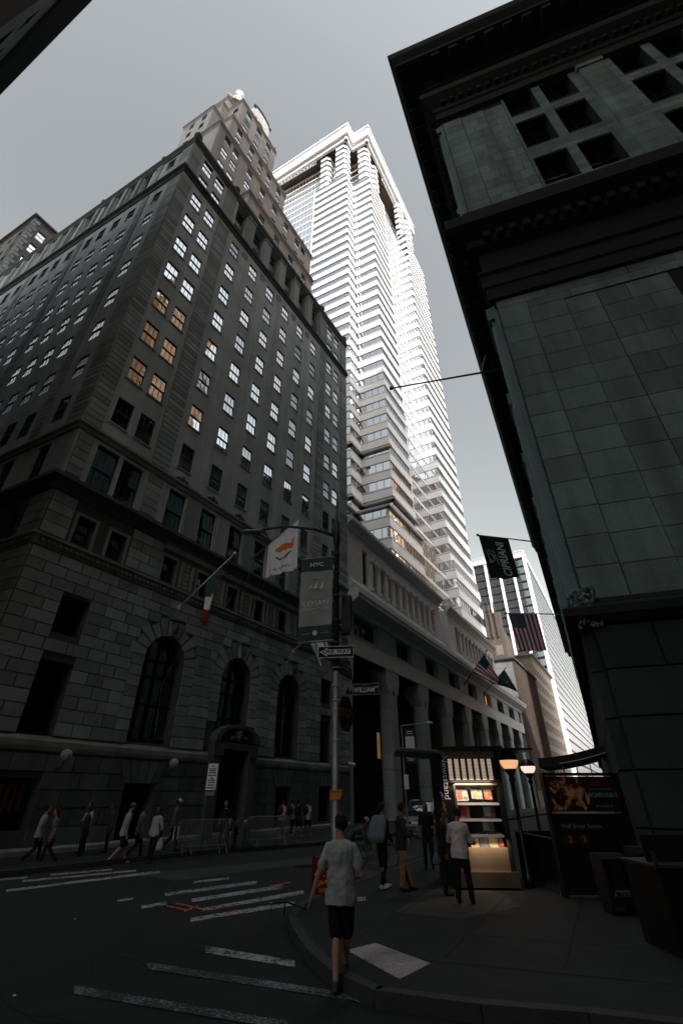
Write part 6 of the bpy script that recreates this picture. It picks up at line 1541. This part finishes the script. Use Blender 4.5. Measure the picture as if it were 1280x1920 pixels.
# ================================================================== DARK SUV
def suv(x, y, az):
    t = thing('parked_car', (x, y, 0), 'dark sport utility vehicle parked down the street, seen from the front', 'car', rotz=radians(-az))
    # local: x right, y forward (towards travel); front faces -y
    prof = [(-2.3, .45), (-2.35, .75), (-2.3, 1.02), (-1.25, 1.15), (-.55, 1.68), (-.2, 1.75), (1.9, 1.74), (2.25, 1.2), (2.3, .8), (2.3, .45)]
    def hull(pr, xs, taper): 
        mb = MB(); R_ = []
        for sx in xs:
            i = len(mb.v); R_.append(i)
            for yy, zz in pr:
                tt = 1-(max(0, zz-1.1)*taper); mb.v.append((sx*tt, yy, zz))
        n = len(pr)
        for a, b in zip(R_[:-1], R_[1:]):
            for k in range(n): m_ = (k+1) % n; mb.f.append((a+k, a+m_, b+m_, b+k)); mb.m.append(0)
        mb.f.append(tuple(R_[0]+k for k in range(n))); mb.m.append(0); mb.f.append(tuple(R_[-1]+k for k in reversed(range(n)))); mb.m.append(0)
        return mb
    def put(mb, nm, m, par=t, sm=False):
        me = D.meshes.new(nm); me.from_pydata(mb.v, [], mb.f); [me.materials.append(m)]; me.update(); o = D.objects.new(nm, me); link(o); o.parent = par
        if sm: [setattr(p_, 'use_smooth', True) for p_ in me.polygons]
        return o
    b = put(hull(prof, (-.93, -.9, .9, .93), .32), 'body', mat('dark_car_paint', (.02, .022, .025), .25, spec=.6, coat=.6)); bv = b.modifiers.new('b', 'BEVEL'); bv.width = .06; bv.segments = 2; bv.limit_method = 'ANGLE'
    mb = MB(); mb.quad((-.74, -1.2, 1.2), (.74, -1.2, 1.2), (.62, -.62, 1.66), (-.62, -.62, 1.66)); put(mb, 'windscreen', M['pane_dark']).location = (0, -.03, .015)
    for sx in (-1, 1):
        mb = MB(); mb.quad((sx*.93, -.95, 1.2), (sx*.93, 1.8, 1.22), (sx*.77, 1.7, 1.64), (sx*.77, -.4, 1.64)); put(mb, 'side_window', M['pane_dark']).location = (sx*.005, 0, 0)
        mb = MB(); mb.ell((sx*.7, -2.3, .88), (.2, .06, .09)); put(mb, 'headlight', mat('headlight_glass', (.5, .5, .52), .15), sm=True)
        mb = MB(); mb.ell((sx*1.0, -.75, 1.22), (.12, .06, .09)); put(mb, 'mirror', M['black'], sm=True)
        for yy in (-1.45, 1.45):
            mb = MB(); mb.tube([(sx*.72, yy, .36), (sx*.95, yy, .36)], .36, 20); wv = put(mb, 'wheel', M['black'], sm=False); mb = MB(); mb.tube([(sx*.94, yy, .36), (sx*.965, yy, .36)], .22, 12); put(mb, 'rim', M['metal'], wv)
    mb = MB(); mb.box(-.5, .5, -2.36, -2.32, .72, .98); put(mb, 'grille', M['metal']); mb = MB(); mb.box(-.7, .7, -2.42, -2.3, .5, .6); put(mb, 'bumper_bar', M['metal'])
    mb = MB(); mb.box(-.22, .22, -2.43, -2.41, .62, .72); put(mb, 'number_plate', M['sign_white'])
    mb = MB(); [mb.tube([(sx*.62, -.1, 1.8), (sx*.62, 1.6, 1.8)], .02, 5) for sx in (-1, 1)]; put(mb, 'roof_rail', M['white'])
suv(5.2, 34.5, 22)

# ================================================================== PEOPLE
SK = [mat('skin_light', (.42, .24, .17), .6, var=.06, vscale=9), mat('skin_brown', (.16, .085, .055), .6), mat('skin_medium', (.28, .16, .11), .6)]
HR = mat('dark_hair', (.015, .011, .009), .7, var=.4, vscale=40)
CL = {}
def cloth(name, c):
    if name not in CL: CL[name] = mat('cloth_'+name, c, .9, var=.18, vscale=5, bump=.5, bscale=14)
    return CL[name]
TXA = D.textures.new('broad_folds', 'CLOUDS'); TXA.noise_scale = .16; TXA.noise_depth = 1
TXB = D.textures.new('fine_folds', 'CLOUDS'); TXB.noise_scale = .05; TXB.noise_depth = 2
def V3(x, y, z): return Vector((x, y, z))
def person(loc, az, h, label, pose={}, skin=0, top=('grey', (.3, .32, .34)), sleeve='short', bottom=('black', (.012, .012, .014)), legs='long', shoes=(.02, .02, .02), hair='short', vox=.018, hairmat=None, group=None, bulk=1.0, hat=None, loose=1.0):
    root = thing('person', loc, label, 'person', group, radians(-az)); k = h/1.75
    lean = radians(pose.get('lean', 3)); side = pose.get('side', 0)
    hip = V3(0, 0, .93)
    hip.z += pose.get('hipdz', 0)
    def sp(x, y, dz):                       # point on the leaning trunk, dz above the hips
        a = lean*min(1, max(0, dz/.25)); return hip+V3(x+side*dz, dz*sin(a)+y*cos(a), dz*cos(a)-y*sin(a))
    shL, shR = sp(-.165, -.005, .436), sp(.165, -.005, .436)
    headt = radians(pose.get('head', 5))+lean*.6; neck = sp(0, .0, .55); up = V3(side*.5, sin(headt), cos(headt)).normalized(); hc = neck+up*.142+V3(0, .015, 0)
    turn = radians(pose.get('turn', 0)); fw = V3(sin(turn), cos(turn), 0); fw = (fw-up*fw.dot(up)).normalized(); rt = fw.cross(up).normalized()
    A = pose.get('arms', {}); eL = shL+Vector(A.get('eL', (-.07, -.04, -.29))); eR = shR+Vector(A.get('eR', (.07, -.04, -.29)))
    wL = eL+Vector(A.get('wL', (-.02, .06, -.25))); wR = eR+Vector(A.get('wR', (.02, .06, -.25)))
    G = pose.get('legs', {}); hL, hR = hip+V3(-.09, 0, -.03), hip+V3(.09, 0, -.03)
    kL = Vector(G.get('kL', (-.10, .03, .50))); kR = Vector(G.get('kR', (.10, .03, .50))); aL = Vector(G.get('aL', (-.11, -.02, .085))); aR = Vector(G.get('aR', (.11, -.02, .085)))
    tL = Vector(G.get('tL', (0, 1, 0))).normalized(); tR = Vector(G.get('tR', (0, 1, 0))).normalized()
    S = lambda v: Vector(v)*k
    def put(mb, nm, m, voxel=None, par=root, sm=2):
        me = D.meshes.new(nm); me.from_pydata([tuple(Vector(v)*k) for v in mb.v], [], mb.f); me.materials.append(m); me.update(); o = D.objects.new(nm, me); link(o); o.parent = par
        for p_ in me.polygons: p_.use_smooth = True
        if voxel:
            r = o.modifiers.new('remesh', 'REMESH'); r.mode = 'VOXEL'; r.voxel_size = voxel; r.use_smooth_shade = True; vox_ok = (nm == 'shirt' or (nm in ('trousers', 'shorts') and pose.get('legw', 1.0) >= 1)) and voxel < .021
            s_ = o.modifiers.new('smooth', 'SMOOTH'); s_.factor = .5; s_.iterations = sm
            if vox_ok:
                for tx_, st_, off_ in ((TXA, .045 if nm == 'shirt' else .02, .5), (TXB, .018, .5)):
                    d_ = o.modifiers.new('folds', 'DISPLACE'); d_.texture = tx_; d_.strength = st_; d_.mid_level = off_; d_.texture_coords = 'LOCAL'
            if nm == 'hair':
                d_ = o.modifiers.new('tufts', 'DISPLACE'); d_.texture = TXB; d_.strength = .03; d_.mid_level = .5; d_.texture_coords = 'LOCAL'
        return o
    def trunk(mb, e, z0=-.06, z1=.53, fr=1.0):
        prof = [(-.10, .155, .105), (-.02, .165, .112), (.06, .152, .1), (.16, .138, .092), (.28, .155, .105), (.38, .172, .112), (.44, .172, .100), (.485, .145, .085), (.52, .09, .068), (.55, .058, .056)]
        rr = []
        for dz, rx, ry in prof:
            if z0 <= dz <= z1: a = lean*min(1, max(0, dz/.25)); rr.append((sp(0, 0, dz), V3(rx*bulk+e, 0, 0), V3(0, cos(a), -sin(a))*(ry*bulk+e)))
        mb.loft(rr, 16)
    def limb(mb, pts, rad): mb.tube([tuple(p) for p in pts], rad, 10); [mb.ell(p, (r, r, r), 10, 6) for p, r in zip(pts, rad)]
    body = MB(); trunk(body, 0)
    for sh, el, wr, sg in ((shL, eL, wL, -1), (shR, eR, wR, 1)):
        limb(body, [sh, sh.lerp(el, .5), el, el.lerp(wr, .35), wr], [.050, .045, .039, .037, .026])
        d = (wr-el).normalized(); lat = d.cross(V3(0, 1, 0)); lat = lat.normalized() if lat.length > .2 else V3(1, 0, 0); palm = V3(-sg, 0, 0); pn = (palm-d*palm.dot(d)); pn = pn.normalized() if pn.length > .1 else lat.cross(d).normalized(); ac = d.cross(pn).normalized()*sg*-1
        if ac.dot(V3(0, 1, 0)) < 0: ac = -ac
        body.ell(wr+d*.05, (.038, .016, .05), 10, 6, ax=(ac, pn, d))
        for q, (f_, ln) in enumerate(((.029, .068), (.01, .078), (-.009, .074), (-.027, .058))):
            b_ = wr+d*.088+ac*f_; mid = b_+d*ln*.5+pn*.008; tip = mid+d*ln*.42+pn*.024; body.tube([tuple(wr+d*.06+ac*f_*.8), tuple(b_), tuple(mid), tuple(tip)], [.0105, .0105, .0095, .008], 7)
        b_ = wr+d*.03+ac*.028; body.tube([tuple(b_), tuple(b_+d*.03+ac*.024+pn*.01), tuple(b_+d*.06+ac*.03+pn*.02)], [.013, .011, .009], 7)
    for h_, kn, an, td, sg in ((hL, kL, aL, tL, -1), (hR, kR, aR, tR, 1)):
        calf = kn.lerp(an, .3)+V3(0, -.012, 0)
        limb(body, [h_, h_.lerp(kn, .5), kn, calf, kn.lerp(an, .7), an], [.088, .074, .054, .056, .04, .034])
        body.ell(an+td*.07+V3(0, 0, -.045), (.04, .11, .032), 10, 6, ax=(td.cross(UP), td, UP))
    limb(body, [sp(0, 0, .48), neck, hc-up*.07], [.06, .055, .054])
    body.ell(hc, (.077, .095, .118), 16, 12, ax=(rt, fw, up)); body.ell(hc-up*.055+fw*.03, (.056, .06, .065), 12, 8, ax=(rt, fw, up))
    body.ell(hc+fw*.1-up*.012, (.013, .018, .022), 8, 6, ax=(rt, fw, up)); body.ell(hc+fw*.088-up*.058, (.026, .01, .009), 8, 6, ax=(rt, fw, up))
    for sg in (-1, 1): body.ell(hc+rt*sg*.079-up*.01, (.012, .02, .032), 8, 6, ax=(rt, fw, up)); body.ell(hc+rt*sg*.03+fw*.087+up*.012, (.015, .008, .008), 6, 5, ax=(rt, fw, up))
    put(body, 'body', SK[skin], vox*.62 if vox < .015 else vox*.75)
    # top
    mt = cloth(*top); sh = MB(); e = .014*loose; trunk(sh, e, -.09 if pose.get('untucked', 1) else 0, .53)
    if pose.get('untucked', 1): sh.loft([(sp(0, 0, -.15), V3(.165*bulk+e*1.3, 0, 0), V3(0, .118*bulk+e, 0)), (sp(0, 0, -.03), V3(.166*bulk+e*1.1, 0, 0), V3(0, .116*bulk+e, 0)), (sp(0, 0, .2), V3(.14*bulk+e*1.2, 0, 0), V3(0, .1*bulk+e, 0))], 16)
    for s_, el, wr in ((shL, eL, wL), (shR, eR, wR)):
        if sleeve == 'short': limb(sh, [s_, s_.lerp(el, .35), s_.lerp(el, .68)], [.054+e*.5, .055+e*.5, .056+e*.4])
        elif sleeve == 'long': limb(sh, [s_, s_.lerp(el, .5), el, el.lerp(wr, .5), el.lerp(wr, .93)], [.056+e*.4, .052+e*.4, .05+e*.3, .044+e*.3, .034+e*.3])
        elif sleeve == 'rolled': limb(sh, [s_, s_.lerp(el, .5), el, el.lerp(wr, .25)], [.066, .06, .052, .048])
    for s_ in (shL, shR): sh.tube([tuple(sp(0, -.01, .50)), tuple(sp(0, -.01, .50).lerp(s_, .55)), tuple(s_)], [.05, .05, .05], 10)
    put(sh, 'shirt', mt, vox, sm=2)
    tr = MB(); mbm = cloth(*bottom)
    uq = .93 if pose.get('untucked', 1) else 1.0
    tr.loft([(sp(0, 0, -.12), V3(.158*bulk*uq, 0, 0), V3(0, .112*bulk*uq, 0)), (sp(0, 0, -.02), V3(.168*bulk*uq, 0, 0), V3(0, .12*bulk*uq, 0)), (sp(0, 0, .05), V3(.15*bulk*uq, 0, 0), V3(0, .103*bulk*uq, 0))], 16)
    lw = pose.get('legw', 1.0)
    for h_, kn, an in ((hL, kL, aL), (hR, kR, aR)):
        if legs == 'shorts': limb(tr, [h_+V3(0, 0, -.03), h_.lerp(kn, .5), h_.lerp(kn, .98)], [.088, .092*lw, .082*lw])
        else: limb(tr, [h_, h_.lerp(kn, .5), kn, kn.lerp(an, .5), kn.lerp(an, .93)], [.09, .087*lw, .066*lw, .062*lw, .053*lw])
    put(tr, 'shorts' if legs == 'shorts' else 'trousers', mbm, vox, sm=1)
    ms = mat('shoe', shoes, .6)
    for an, td in ((aL, tL), (aR, tR)):
        s2 = MB(); X2 = td.cross(UP)
        s2.ell(an+td*.07+V3(0, 0, -.045), (.048, .14, .04), 12, 8, ax=(X2, td, td.cross(X2)*-1)); s2.ell(an+V3(0, 0, -.02), (.046, .055, .06), 10, 8)
        put(s2, 'shoe', ms, max(.01, vox*.6))
    if hair != 'bald':
        hm = MB(); hm.ell(hc+up*.022-fw*.018, (.088, .102, .112), 16, 12, ax=(rt, fw, up))
        if hair == 'long': hm.ell(hc-fw*.06-up*.1, (.085, .05, .16), 12, 10, ax=(rt, fw, up))
        if hair == 'bun': hm.ell(hc-fw*.09+up*.08, (.04, .04, .04), 10, 8)
        # trim the fringe so that the face stays clear
        o = put(hm, 'hair', hairmat or HR, vox*.7, sm=1); o.location = tuple((-fw*.012)*k)
    if hat:
        hh = MB(); hh.ell(hc+up*.06, (.094, .108, .085), 16, 10, ax=(rt, fw, up)); hh.ell(hc+up*.05+fw*.11, (.07, .07, .012), 12, 6, ax=(rt, fw, up)); put(hh, 'cap', mat('cap_cloth', hat, .8), vox*.7)
    M4 = Matrix.Translation(Vector(loc)) @ Matrix.Rotation(radians(-az), 4, 'Z')
    return root, dict(wL=M4 @ (wL*k), wR=M4 @ (wR*k), sh=M4 @ (sp(0, -.14, .35)*k), hip=M4 @ (hip*k), hc=M4 @ (hc*k), shR=M4 @ (shR*k), shL=M4 @ (shL*k), fwd=Vector((sin(radians(az)), cos(radians(az)), 0)), M=M4, k=k)
def bag(p, sz, m, label, name='carrier_bag', cat='bag'):
    mb = MB(); p = Vector(p); a, b, c = sz
    mb.loft([(p+V3(0, 0, -c*1.25), V3(a*.55, 0, 0), V3(0, b*.5, 0)), (p+V3(0, 0, -c*1.1), V3(a*1.0, 0, 0), V3(0, b, 0)), (p+V3(0, 0, -c*.6), V3(a*.9, 0, 0), V3(0, b*.8, 0)), (p+V3(0, 0, -c*.3), V3(a*.45, 0, 0), V3(0, b*.4, 0)), (p, V3(a*.15, 0, 0), V3(0, b*.2, 0))], 12)
    o = mb.build(name, m, None, True, origin=tuple(p)); tag(o, label, cat); return o
def backpack(P, m, label):
    f_ = P['fwd']; r_ = V3(f_.y, -f_.x, 0); c = P['sh']-f_*.06; t = thing('backpack', tuple(c), label, 'backpack')
    mb = MB(); mb.ell(c-V3(0, 0, .06), (.15, .1, .22), 14, 10, ax=(r_, f_, UP)); mb.ell(c-f_*.07-V3(0, 0, .13), (.11, .06, .11), 12, 8, ax=(r_, f_, UP)); mb.build('bag_body', m, t, True)
    mb = MB()
    for sg in (-1, 1): mb.tube([c+r_*sg*.1+V3(0, 0, .12), c+r_*sg*.11+f_*.12+V3(0, 0, .2), c+r_*sg*.12+f_*.24+V3(0, 0, .05)], .018, 6)
    mb.build('strap', m, t)
WALK_A = dict(kL=(-.1, .16, .52), aL=(-.1, .20, .09), kR=(.1, .02, .5), aR=(.1, -.30, .16), tR=(0, 1, -.35))
WALK_B = dict(kR=(.1, .16, .52), aR=(.1, .20, .09), kL=(-.1, .02, .5), aL=(-.1, -.30, .16), tL=(0, 1, -.35))
# foreground man
pr, P = person((-.01, 7.72, 0), 4, 1.80, 'man in grey t-shirt and black shorts walking away in the foreground', dict(lean=2, head=14, arms=dict(eL=(-.12, -.03, -.28), wL=(-.09, .02, -.25), eR=(.10, -.02, -.28), wR=(-.06, .22, -.05)), legs=dict(kL=(-.055, .04, .5), aL=(-.05, -.16, .10), kR=(.07, .12, .50), aR=(.04, .28, .17), tR=(0, 1, -.1)), legw=1.02), 0, ('heather_grey', (.34, .40, .41)), 'short', ('black_shorts', (.010, .010, .012)), 'shorts', (.05, .05, .055), 'short', .013, loose=1.3, bulk=1.07)
# phone-like white cup in his right hand
mb = MB(); q = P['wR']; mb.lathe((q.x-.01, q.y+.08, q.z-.05), [(.03, 0), (.038, .12), (.04, .125)], 12); tag(mb.build('paper_cup', M['white'], None, True, origin=tuple(q)), 'white paper cup in the right hand of the man in grey', 'cup')
# woman with denim jacket, man with phone
pr, P = person((.98, 13.75, .15), 60, 1.72, 'woman in black with a denim jacket over her shoulders and white trainers', dict(lean=4, head=4, arms=dict(eL=(-.05, .02, -.28), wL=(.13, .2, -.16), eR=(.05, .02, -.28), wR=(-.1, .2, -.18)), legs=dict(kL=(-.09, .03, .5), aL=(-.1, .12, .085), kR=(.09, .02, .5), aR=(.1, -.1, .085)), legw=.97, untucked=0), 2, ('black_top', (.012, .013, .014)), 'long', ('black_leggings', (.011, .011, .012)), 'long', (.7, .7, .72), 'bun', .016, bulk=.88)
mb = MB()
mb2 = P['M']; kk = P['k']
rings = []
for dz, rx, ry, yy in ((1.46, .12, .09, -.02), (1.42, .24, .13, -.03), (1.25, .28, .17, -.07), (1.05, .29, .18, -.11), (.92, .28, .16, -.14)):
    c = mb2 @ (V3(0, yy, dz)*kk); X = (mb2.to_3x3() @ V3(rx, 0, 0))*kk; Y = (mb2.to_3x3() @ V3(0, ry, 0))*kk; rings.append((c, X, Y))
# open cape: only the back arc
N = 16
idx = []
for c, X, Y in rings:
    i = len(mb.v); idx.append(i)
    for q in range(N+1): an = pi*(.92+1.16*q/N); mb.v.append(tuple(Vector(c)+X*cos(an)*(1+.03*sin(q*2.3))+Y*sin(an)*(1+.05*sin(q*1.9))))
for a, b in zip(idx[:-1], idx[1:]):
    for q in range(N): mb.f.append((a+q, a+q+1, b+q+1, b+q)); mb.m.append(0)
dj = mb.build('denim_jacket', cloth('denim', (.14, .19, .22)), None, True, origin=tuple(P['sh'])); sm_ = dj.modifiers.new('t', 'SOLIDIFY'); sm_.thickness = .02; tag(dj, 'pale denim jacket draped over the shoulders of the woman in black', 'jacket')
pr, P = person((1.42, 13.45, .15), 82, 1.72, 'man in dark top and tan trousers looking at his phone', dict(lean=2, head=22, arms=dict(eL=(-.04, .04, -.28), wL=(.08, .25, -.02), eR=(.04, .04, -.28), wR=(-.06, .26, -.0)), legs=dict(kL=(-.1, .06, .5), aL=(-.12, .22, .085), kR=(.08, .0, .5), aR=(.1, -.06, .085)), legw=1.08), 1, ('dark_jumper', (.02, .026, .03)), 'long', ('tan_trousers', (.30, .15, .07)), 'long', (.012, .012, .012), 'short', .016)
mb = MB(); q = (P['wL']+P['wR'])/2+P['fwd']*.08; f_ = P['fwd']; mb.hexa([q+V3(f_.y, -f_.x, 0)*a+UP*b+f_*c for c in (0, .012) for a, b in ((-.04, -.05), (.04, -.05), (.04, .09), (-.04, .09))]); tag(mb.build('phone', M['black'], None, origin=tuple(q)), 'dark phone held by the man in tan trousers', 'phone')
# woman in black facing the viewer
pr, P = person((2.64, 17.2, .15), 195, 1.70, 'person in black facing the viewer, standing on the kerb beyond the newsstand customers', dict(arms=dict(eR=(.06, -.02, -.29), wR=(0, .05, -.25))), 2, ('black_tee', (.012, .013, .014)), 'short', ('black_jeans', (.013, .014, .016)), 'long', (.015, .015, .015), 'long', .02, bulk=.92)
bag(P['shR']+V3(-.12, .0, -.25), (.16, .07, .28), cloth('grey_tote', (.2, .22, .24)), 'grey tote bag under the arm of the person in black', 'tote_bag')
# customer at the newsstand
pr, P = person((2.5, 12.0, .15), 22, 1.66, 'man in pale pink long-sleeved shirt leaning toward the newsstand, seen from behind', dict(lean=12, head=32, arms=dict(eL=(-.09, .05, -.27), wL=(.08, .2, -.06), eR=(.09, .06, -.27), wR=(.02, .25, -.05)), legs=dict(kL=(-.1, .02, .5), aL=(-.12, -.04, .085), kR=(.12, .04, .5), aR=(.16, .02, .085)), legw=1.12), 2, ('pale_shirt', (.62, .53, .54)), 'long', ('black_trousers', (.010, .010, .011)), 'long', (.02, .015, .012), 'short', .015, loose=1.7, bulk=1.04)
pr, P2_ = person((2.32, 12.95, .15), 100, 1.62, 'dark-clothed person half hidden left of the man in the pale shirt', dict(lean=5), 1, ('black_coat', (.010, .011, .012)), 'long', ('black_trousers', (.010, .010, .011)), 'long', (.01, .01, .01), 'short', .02)
bag(P2_['wL']+V3(-.22, -.05, -.0), (.10, .08, .2), cloth('teal_plastic', (.12, .2, .22)), 'crumpled pale plastic bag beside the newsstand customers')
# hooded person bending over a bicycle
pr, P = person((.30, 18.3, .0), 95, 1.7, 'grey-capped person bending forward over a bicycle in the road', dict(lean=62, head=-25, arms=dict(eL=(-.04, .1, -.26), wL=(.03, .14, -.2), eR=(.04, .1, -.26), wR=(-.03, .14, -.2)), legs=dict(kL=(-.1, .08, .5), kR=(.1, .02, .5))), 1, ('slate_jacket', (.05, .07, .08)), 'long', ('black_trousers', (.010, .010, .011)), 'long', (.02, .02, .02), 'short', .02, hat=(.3, .32, .34))
def bicycle(x, y, az):
    t = thing('bicycle', (x, y, 0), 'bicycle with a white curved handlebar in front of the bending person', 'bicycle', rotz=radians(-az))
    def put(mb, nm, m): me = D.meshes.new(nm); me.from_pydata(mb.v, [], mb.f); me.materials.append(m); me.update(); o = D.objects.new(nm, me); link(o); o.parent = t; return o
    for yy in (-.52, .52):
        mb = MB(); mb.tube([(0, yy+.33*cos(a*pi/12), .34+.33*sin(a*pi/12)) for a in range(25)], .017, 5); 
        for a in range(10): mb.tube([(0, yy, .34), (0, yy+.32*cos(a*pi/5), .34+.32*sin(a*pi/5))], .003, 3)
        put(mb, 'wheel', M['black'])
    mb = MB(); [mb.tube(q, .017, 5) for q in ([(0, -.52, .34), (0, -.1, .32), (0, -.22, .82)], [(0, -.1, .32), (0, .36, .82)], [(0, -.2, .78), (0, .36, .82)], [(0, .36, .9), (0, .52, .34)], [(0, -.52, .34), (0, -.2, .75)])]; put(mb, 'frame', M['pole'])
    mb = MB(); mb.tube([(-.26, .28, .93), (-.22, .42, .97), (0, .38, .95), (.22, .42, .97), (.26, .28, .93)], .014, 6); put(mb, 'handlebar', M['white'])
    mb = MB(); mb.ell((0, -.25, .88), (.07, .13, .035)); put(mb, 'saddle', M['black'])
bicycle(1.0, 18.2, 80)
# people along the bank pavement and crossing
W1 = ('white_tee', (.42, .45, .47)); BL = ('black_bottoms', (.011, .011, .012))
pr, P = person((-10.6, 19.5, .0), 60, 1.74, 'walker in a pale polo shirt, leftmost on the far pavement', dict(lean=6, legs=WALK_A), 2, ('pale_polo', (.30, .33, .36)), 'short', BL, 'long', vox=.026)
pr, P = person((-9.9, 19.2, .0), 240, 1.66, 'person in a long grey shirt passing the leftmost walker', dict(lean=8, legs=WALK_B), 2, ('mid_grey', (.11, .12, .13)), 'short', BL, 'long', vox=.026, hair='long')
pr, P = person((-9.5, 20.6, .0), 250, 1.7, 'dark figure close behind the person in the long grey shirt', dict(lean=2), 1, ('dark_jacket', (.03, .03, .034)), 'long', BL, 'long', vox=.026)
pr, P = person((-9.85, 21.4, .15), 210, 1.66, 'person in white shirt with arms folded, standing before the dark bank wall', dict(arms=dict(eL=(-.06, .05, -.27), wL=(.16, .18, .02), eR=(.06, .05, -.27), wR=(-.16, .2, -.0))), 2, ('bright_shirt', (.42, .46, .44)), 'long', BL, 'long', vox=.026)
pr, P = person((-9.1, 21.8, .15), 240, 1.6, 'faint dark blue figure right of the person with folded arms', dict(), 1, ('navy', (.045, .06, .08)), 'short', BL, 'long', vox=.026)
pr, P = person((-7.75, 19.8, .0), 62, 1.80, 'man in grey-white t-shirt and cap striding right in dark shorts', dict(lean=8, legs=WALK_A), 0, ('light_tee', (.34, .37, .37)), 'short', BL, 'shorts', (.3, .3, .3), vox=.022, hat=(.12, .14, .13))
pr, P = person((-7.55, 20.7, .0), 66, 1.74, 'person in darker grey top just behind the man in the cap', dict(lean=5, legs=WALK_B), 2, ('grey_mid', (.16, .18, .19)), 'short', BL, 'long', vox=.024)
pr, P = person((-6.75, 20.2, .0), 200, 1.68, 'person in pale buttoned shirt with a shoulder bag, facing the viewer', dict(lean=0, legs=dict(kL=(-.09, .08, .5), aL=(-.09, .12, .085))), 1, ('oxford', (.36, .40, .42)), 'long', BL, 'long', vox=.022)
bag(P['wL']+V3(.05, -.03, -.05), (.13, .1, .3), cloth('plastic_white', (.38, .38, .40)), 'white carrier bag held by the person in the pale buttoned shirt')
mb = MB(); s_ = P['shR']; mb.tube([s_+V3(.05, -.08, .05), P['sh']+V3(.1, -.25, -.15), P['hip']+V3(.18, -.1, .05)], .02, 5); mb.ell(P['hip']+V3(.22, -.08, -.05), (.06, .12, .14), 10, 8); tag(mb.build('shoulder_bag', M['black'], None, origin=tuple(P['hip'])), 'black shoulder bag of the person in the pale buttoned shirt', 'bag')
pr, P = person((-6.75, 22.2, .15), 70, 1.76, 'person in white cap and dark vest walking beside the crowd barriers', dict(lean=6, legs=WALK_B), 1, ('vest', (.1, .11, .12)), 'short', BL, 'long', vox=.024, hat=(.5, .5, .5))
mb = MB(); [mb.tube([P['wR']+V3(dx, 0, .0), P['wR']+V3(dx-.02, 0, -.42)], .022, 6) for dx in (0, .16)]; tag(mb.build('white_tubes', M['white'], None, origin=tuple(P['wR'])), 'pair of white tubes carried by the person in the white cap', 'tube')
pr, P = person((-4.87, 23.0, .15), 190, 1.7, 'dark figure leaning beside the bank doorway behind the barriers', dict(), 2, ('black_tee', (.012, .013, .014)), 'short', BL, 'long', vox=.026)
for x, y, lb, tp, az_, bp in ((-3.2, 29.4, 'far walker in light shirt with a red backpack', ('far_white', (.38, .4, .42)), 25, (.09, .012, .02)), (-2.72, 29.9, 'far walker with dark bag right of the red backpack', ('far_grey', (.2, .21, .22)), 25, (.02, .02, .02)), (-2.3, 29.2, 'far walker in black with dark backpack in the middle of the group', ('far_black', (.02, .02, .022)), 28, (.015, .015, .015)), (-1.85, 29.6, 'far walker in white tee with black backpack, rightmost of the group', W1, 30, (.012, .012, .012))):
    pr, P = person((x, y, .15), az_, 1.72, lb, dict(lean=3, legs=WALK_A if x < -2.5 else WALK_B), 2, tp, 'short', BL, 'shorts' if x > -2.4 else 'long', (.3, .3, .3), vox=.028, group='walkers on the far pavement')
    backpack(P, mat('pack_cloth', bp, .8), {-3.2: 'dark red backpack on the far walker in a light shirt', -2.72: 'dark backpack on the far walker right of the red one', -2.3: 'dark backpack on the far walker in black', -1.85: 'black backpack on the rightmost far walker'}[x])
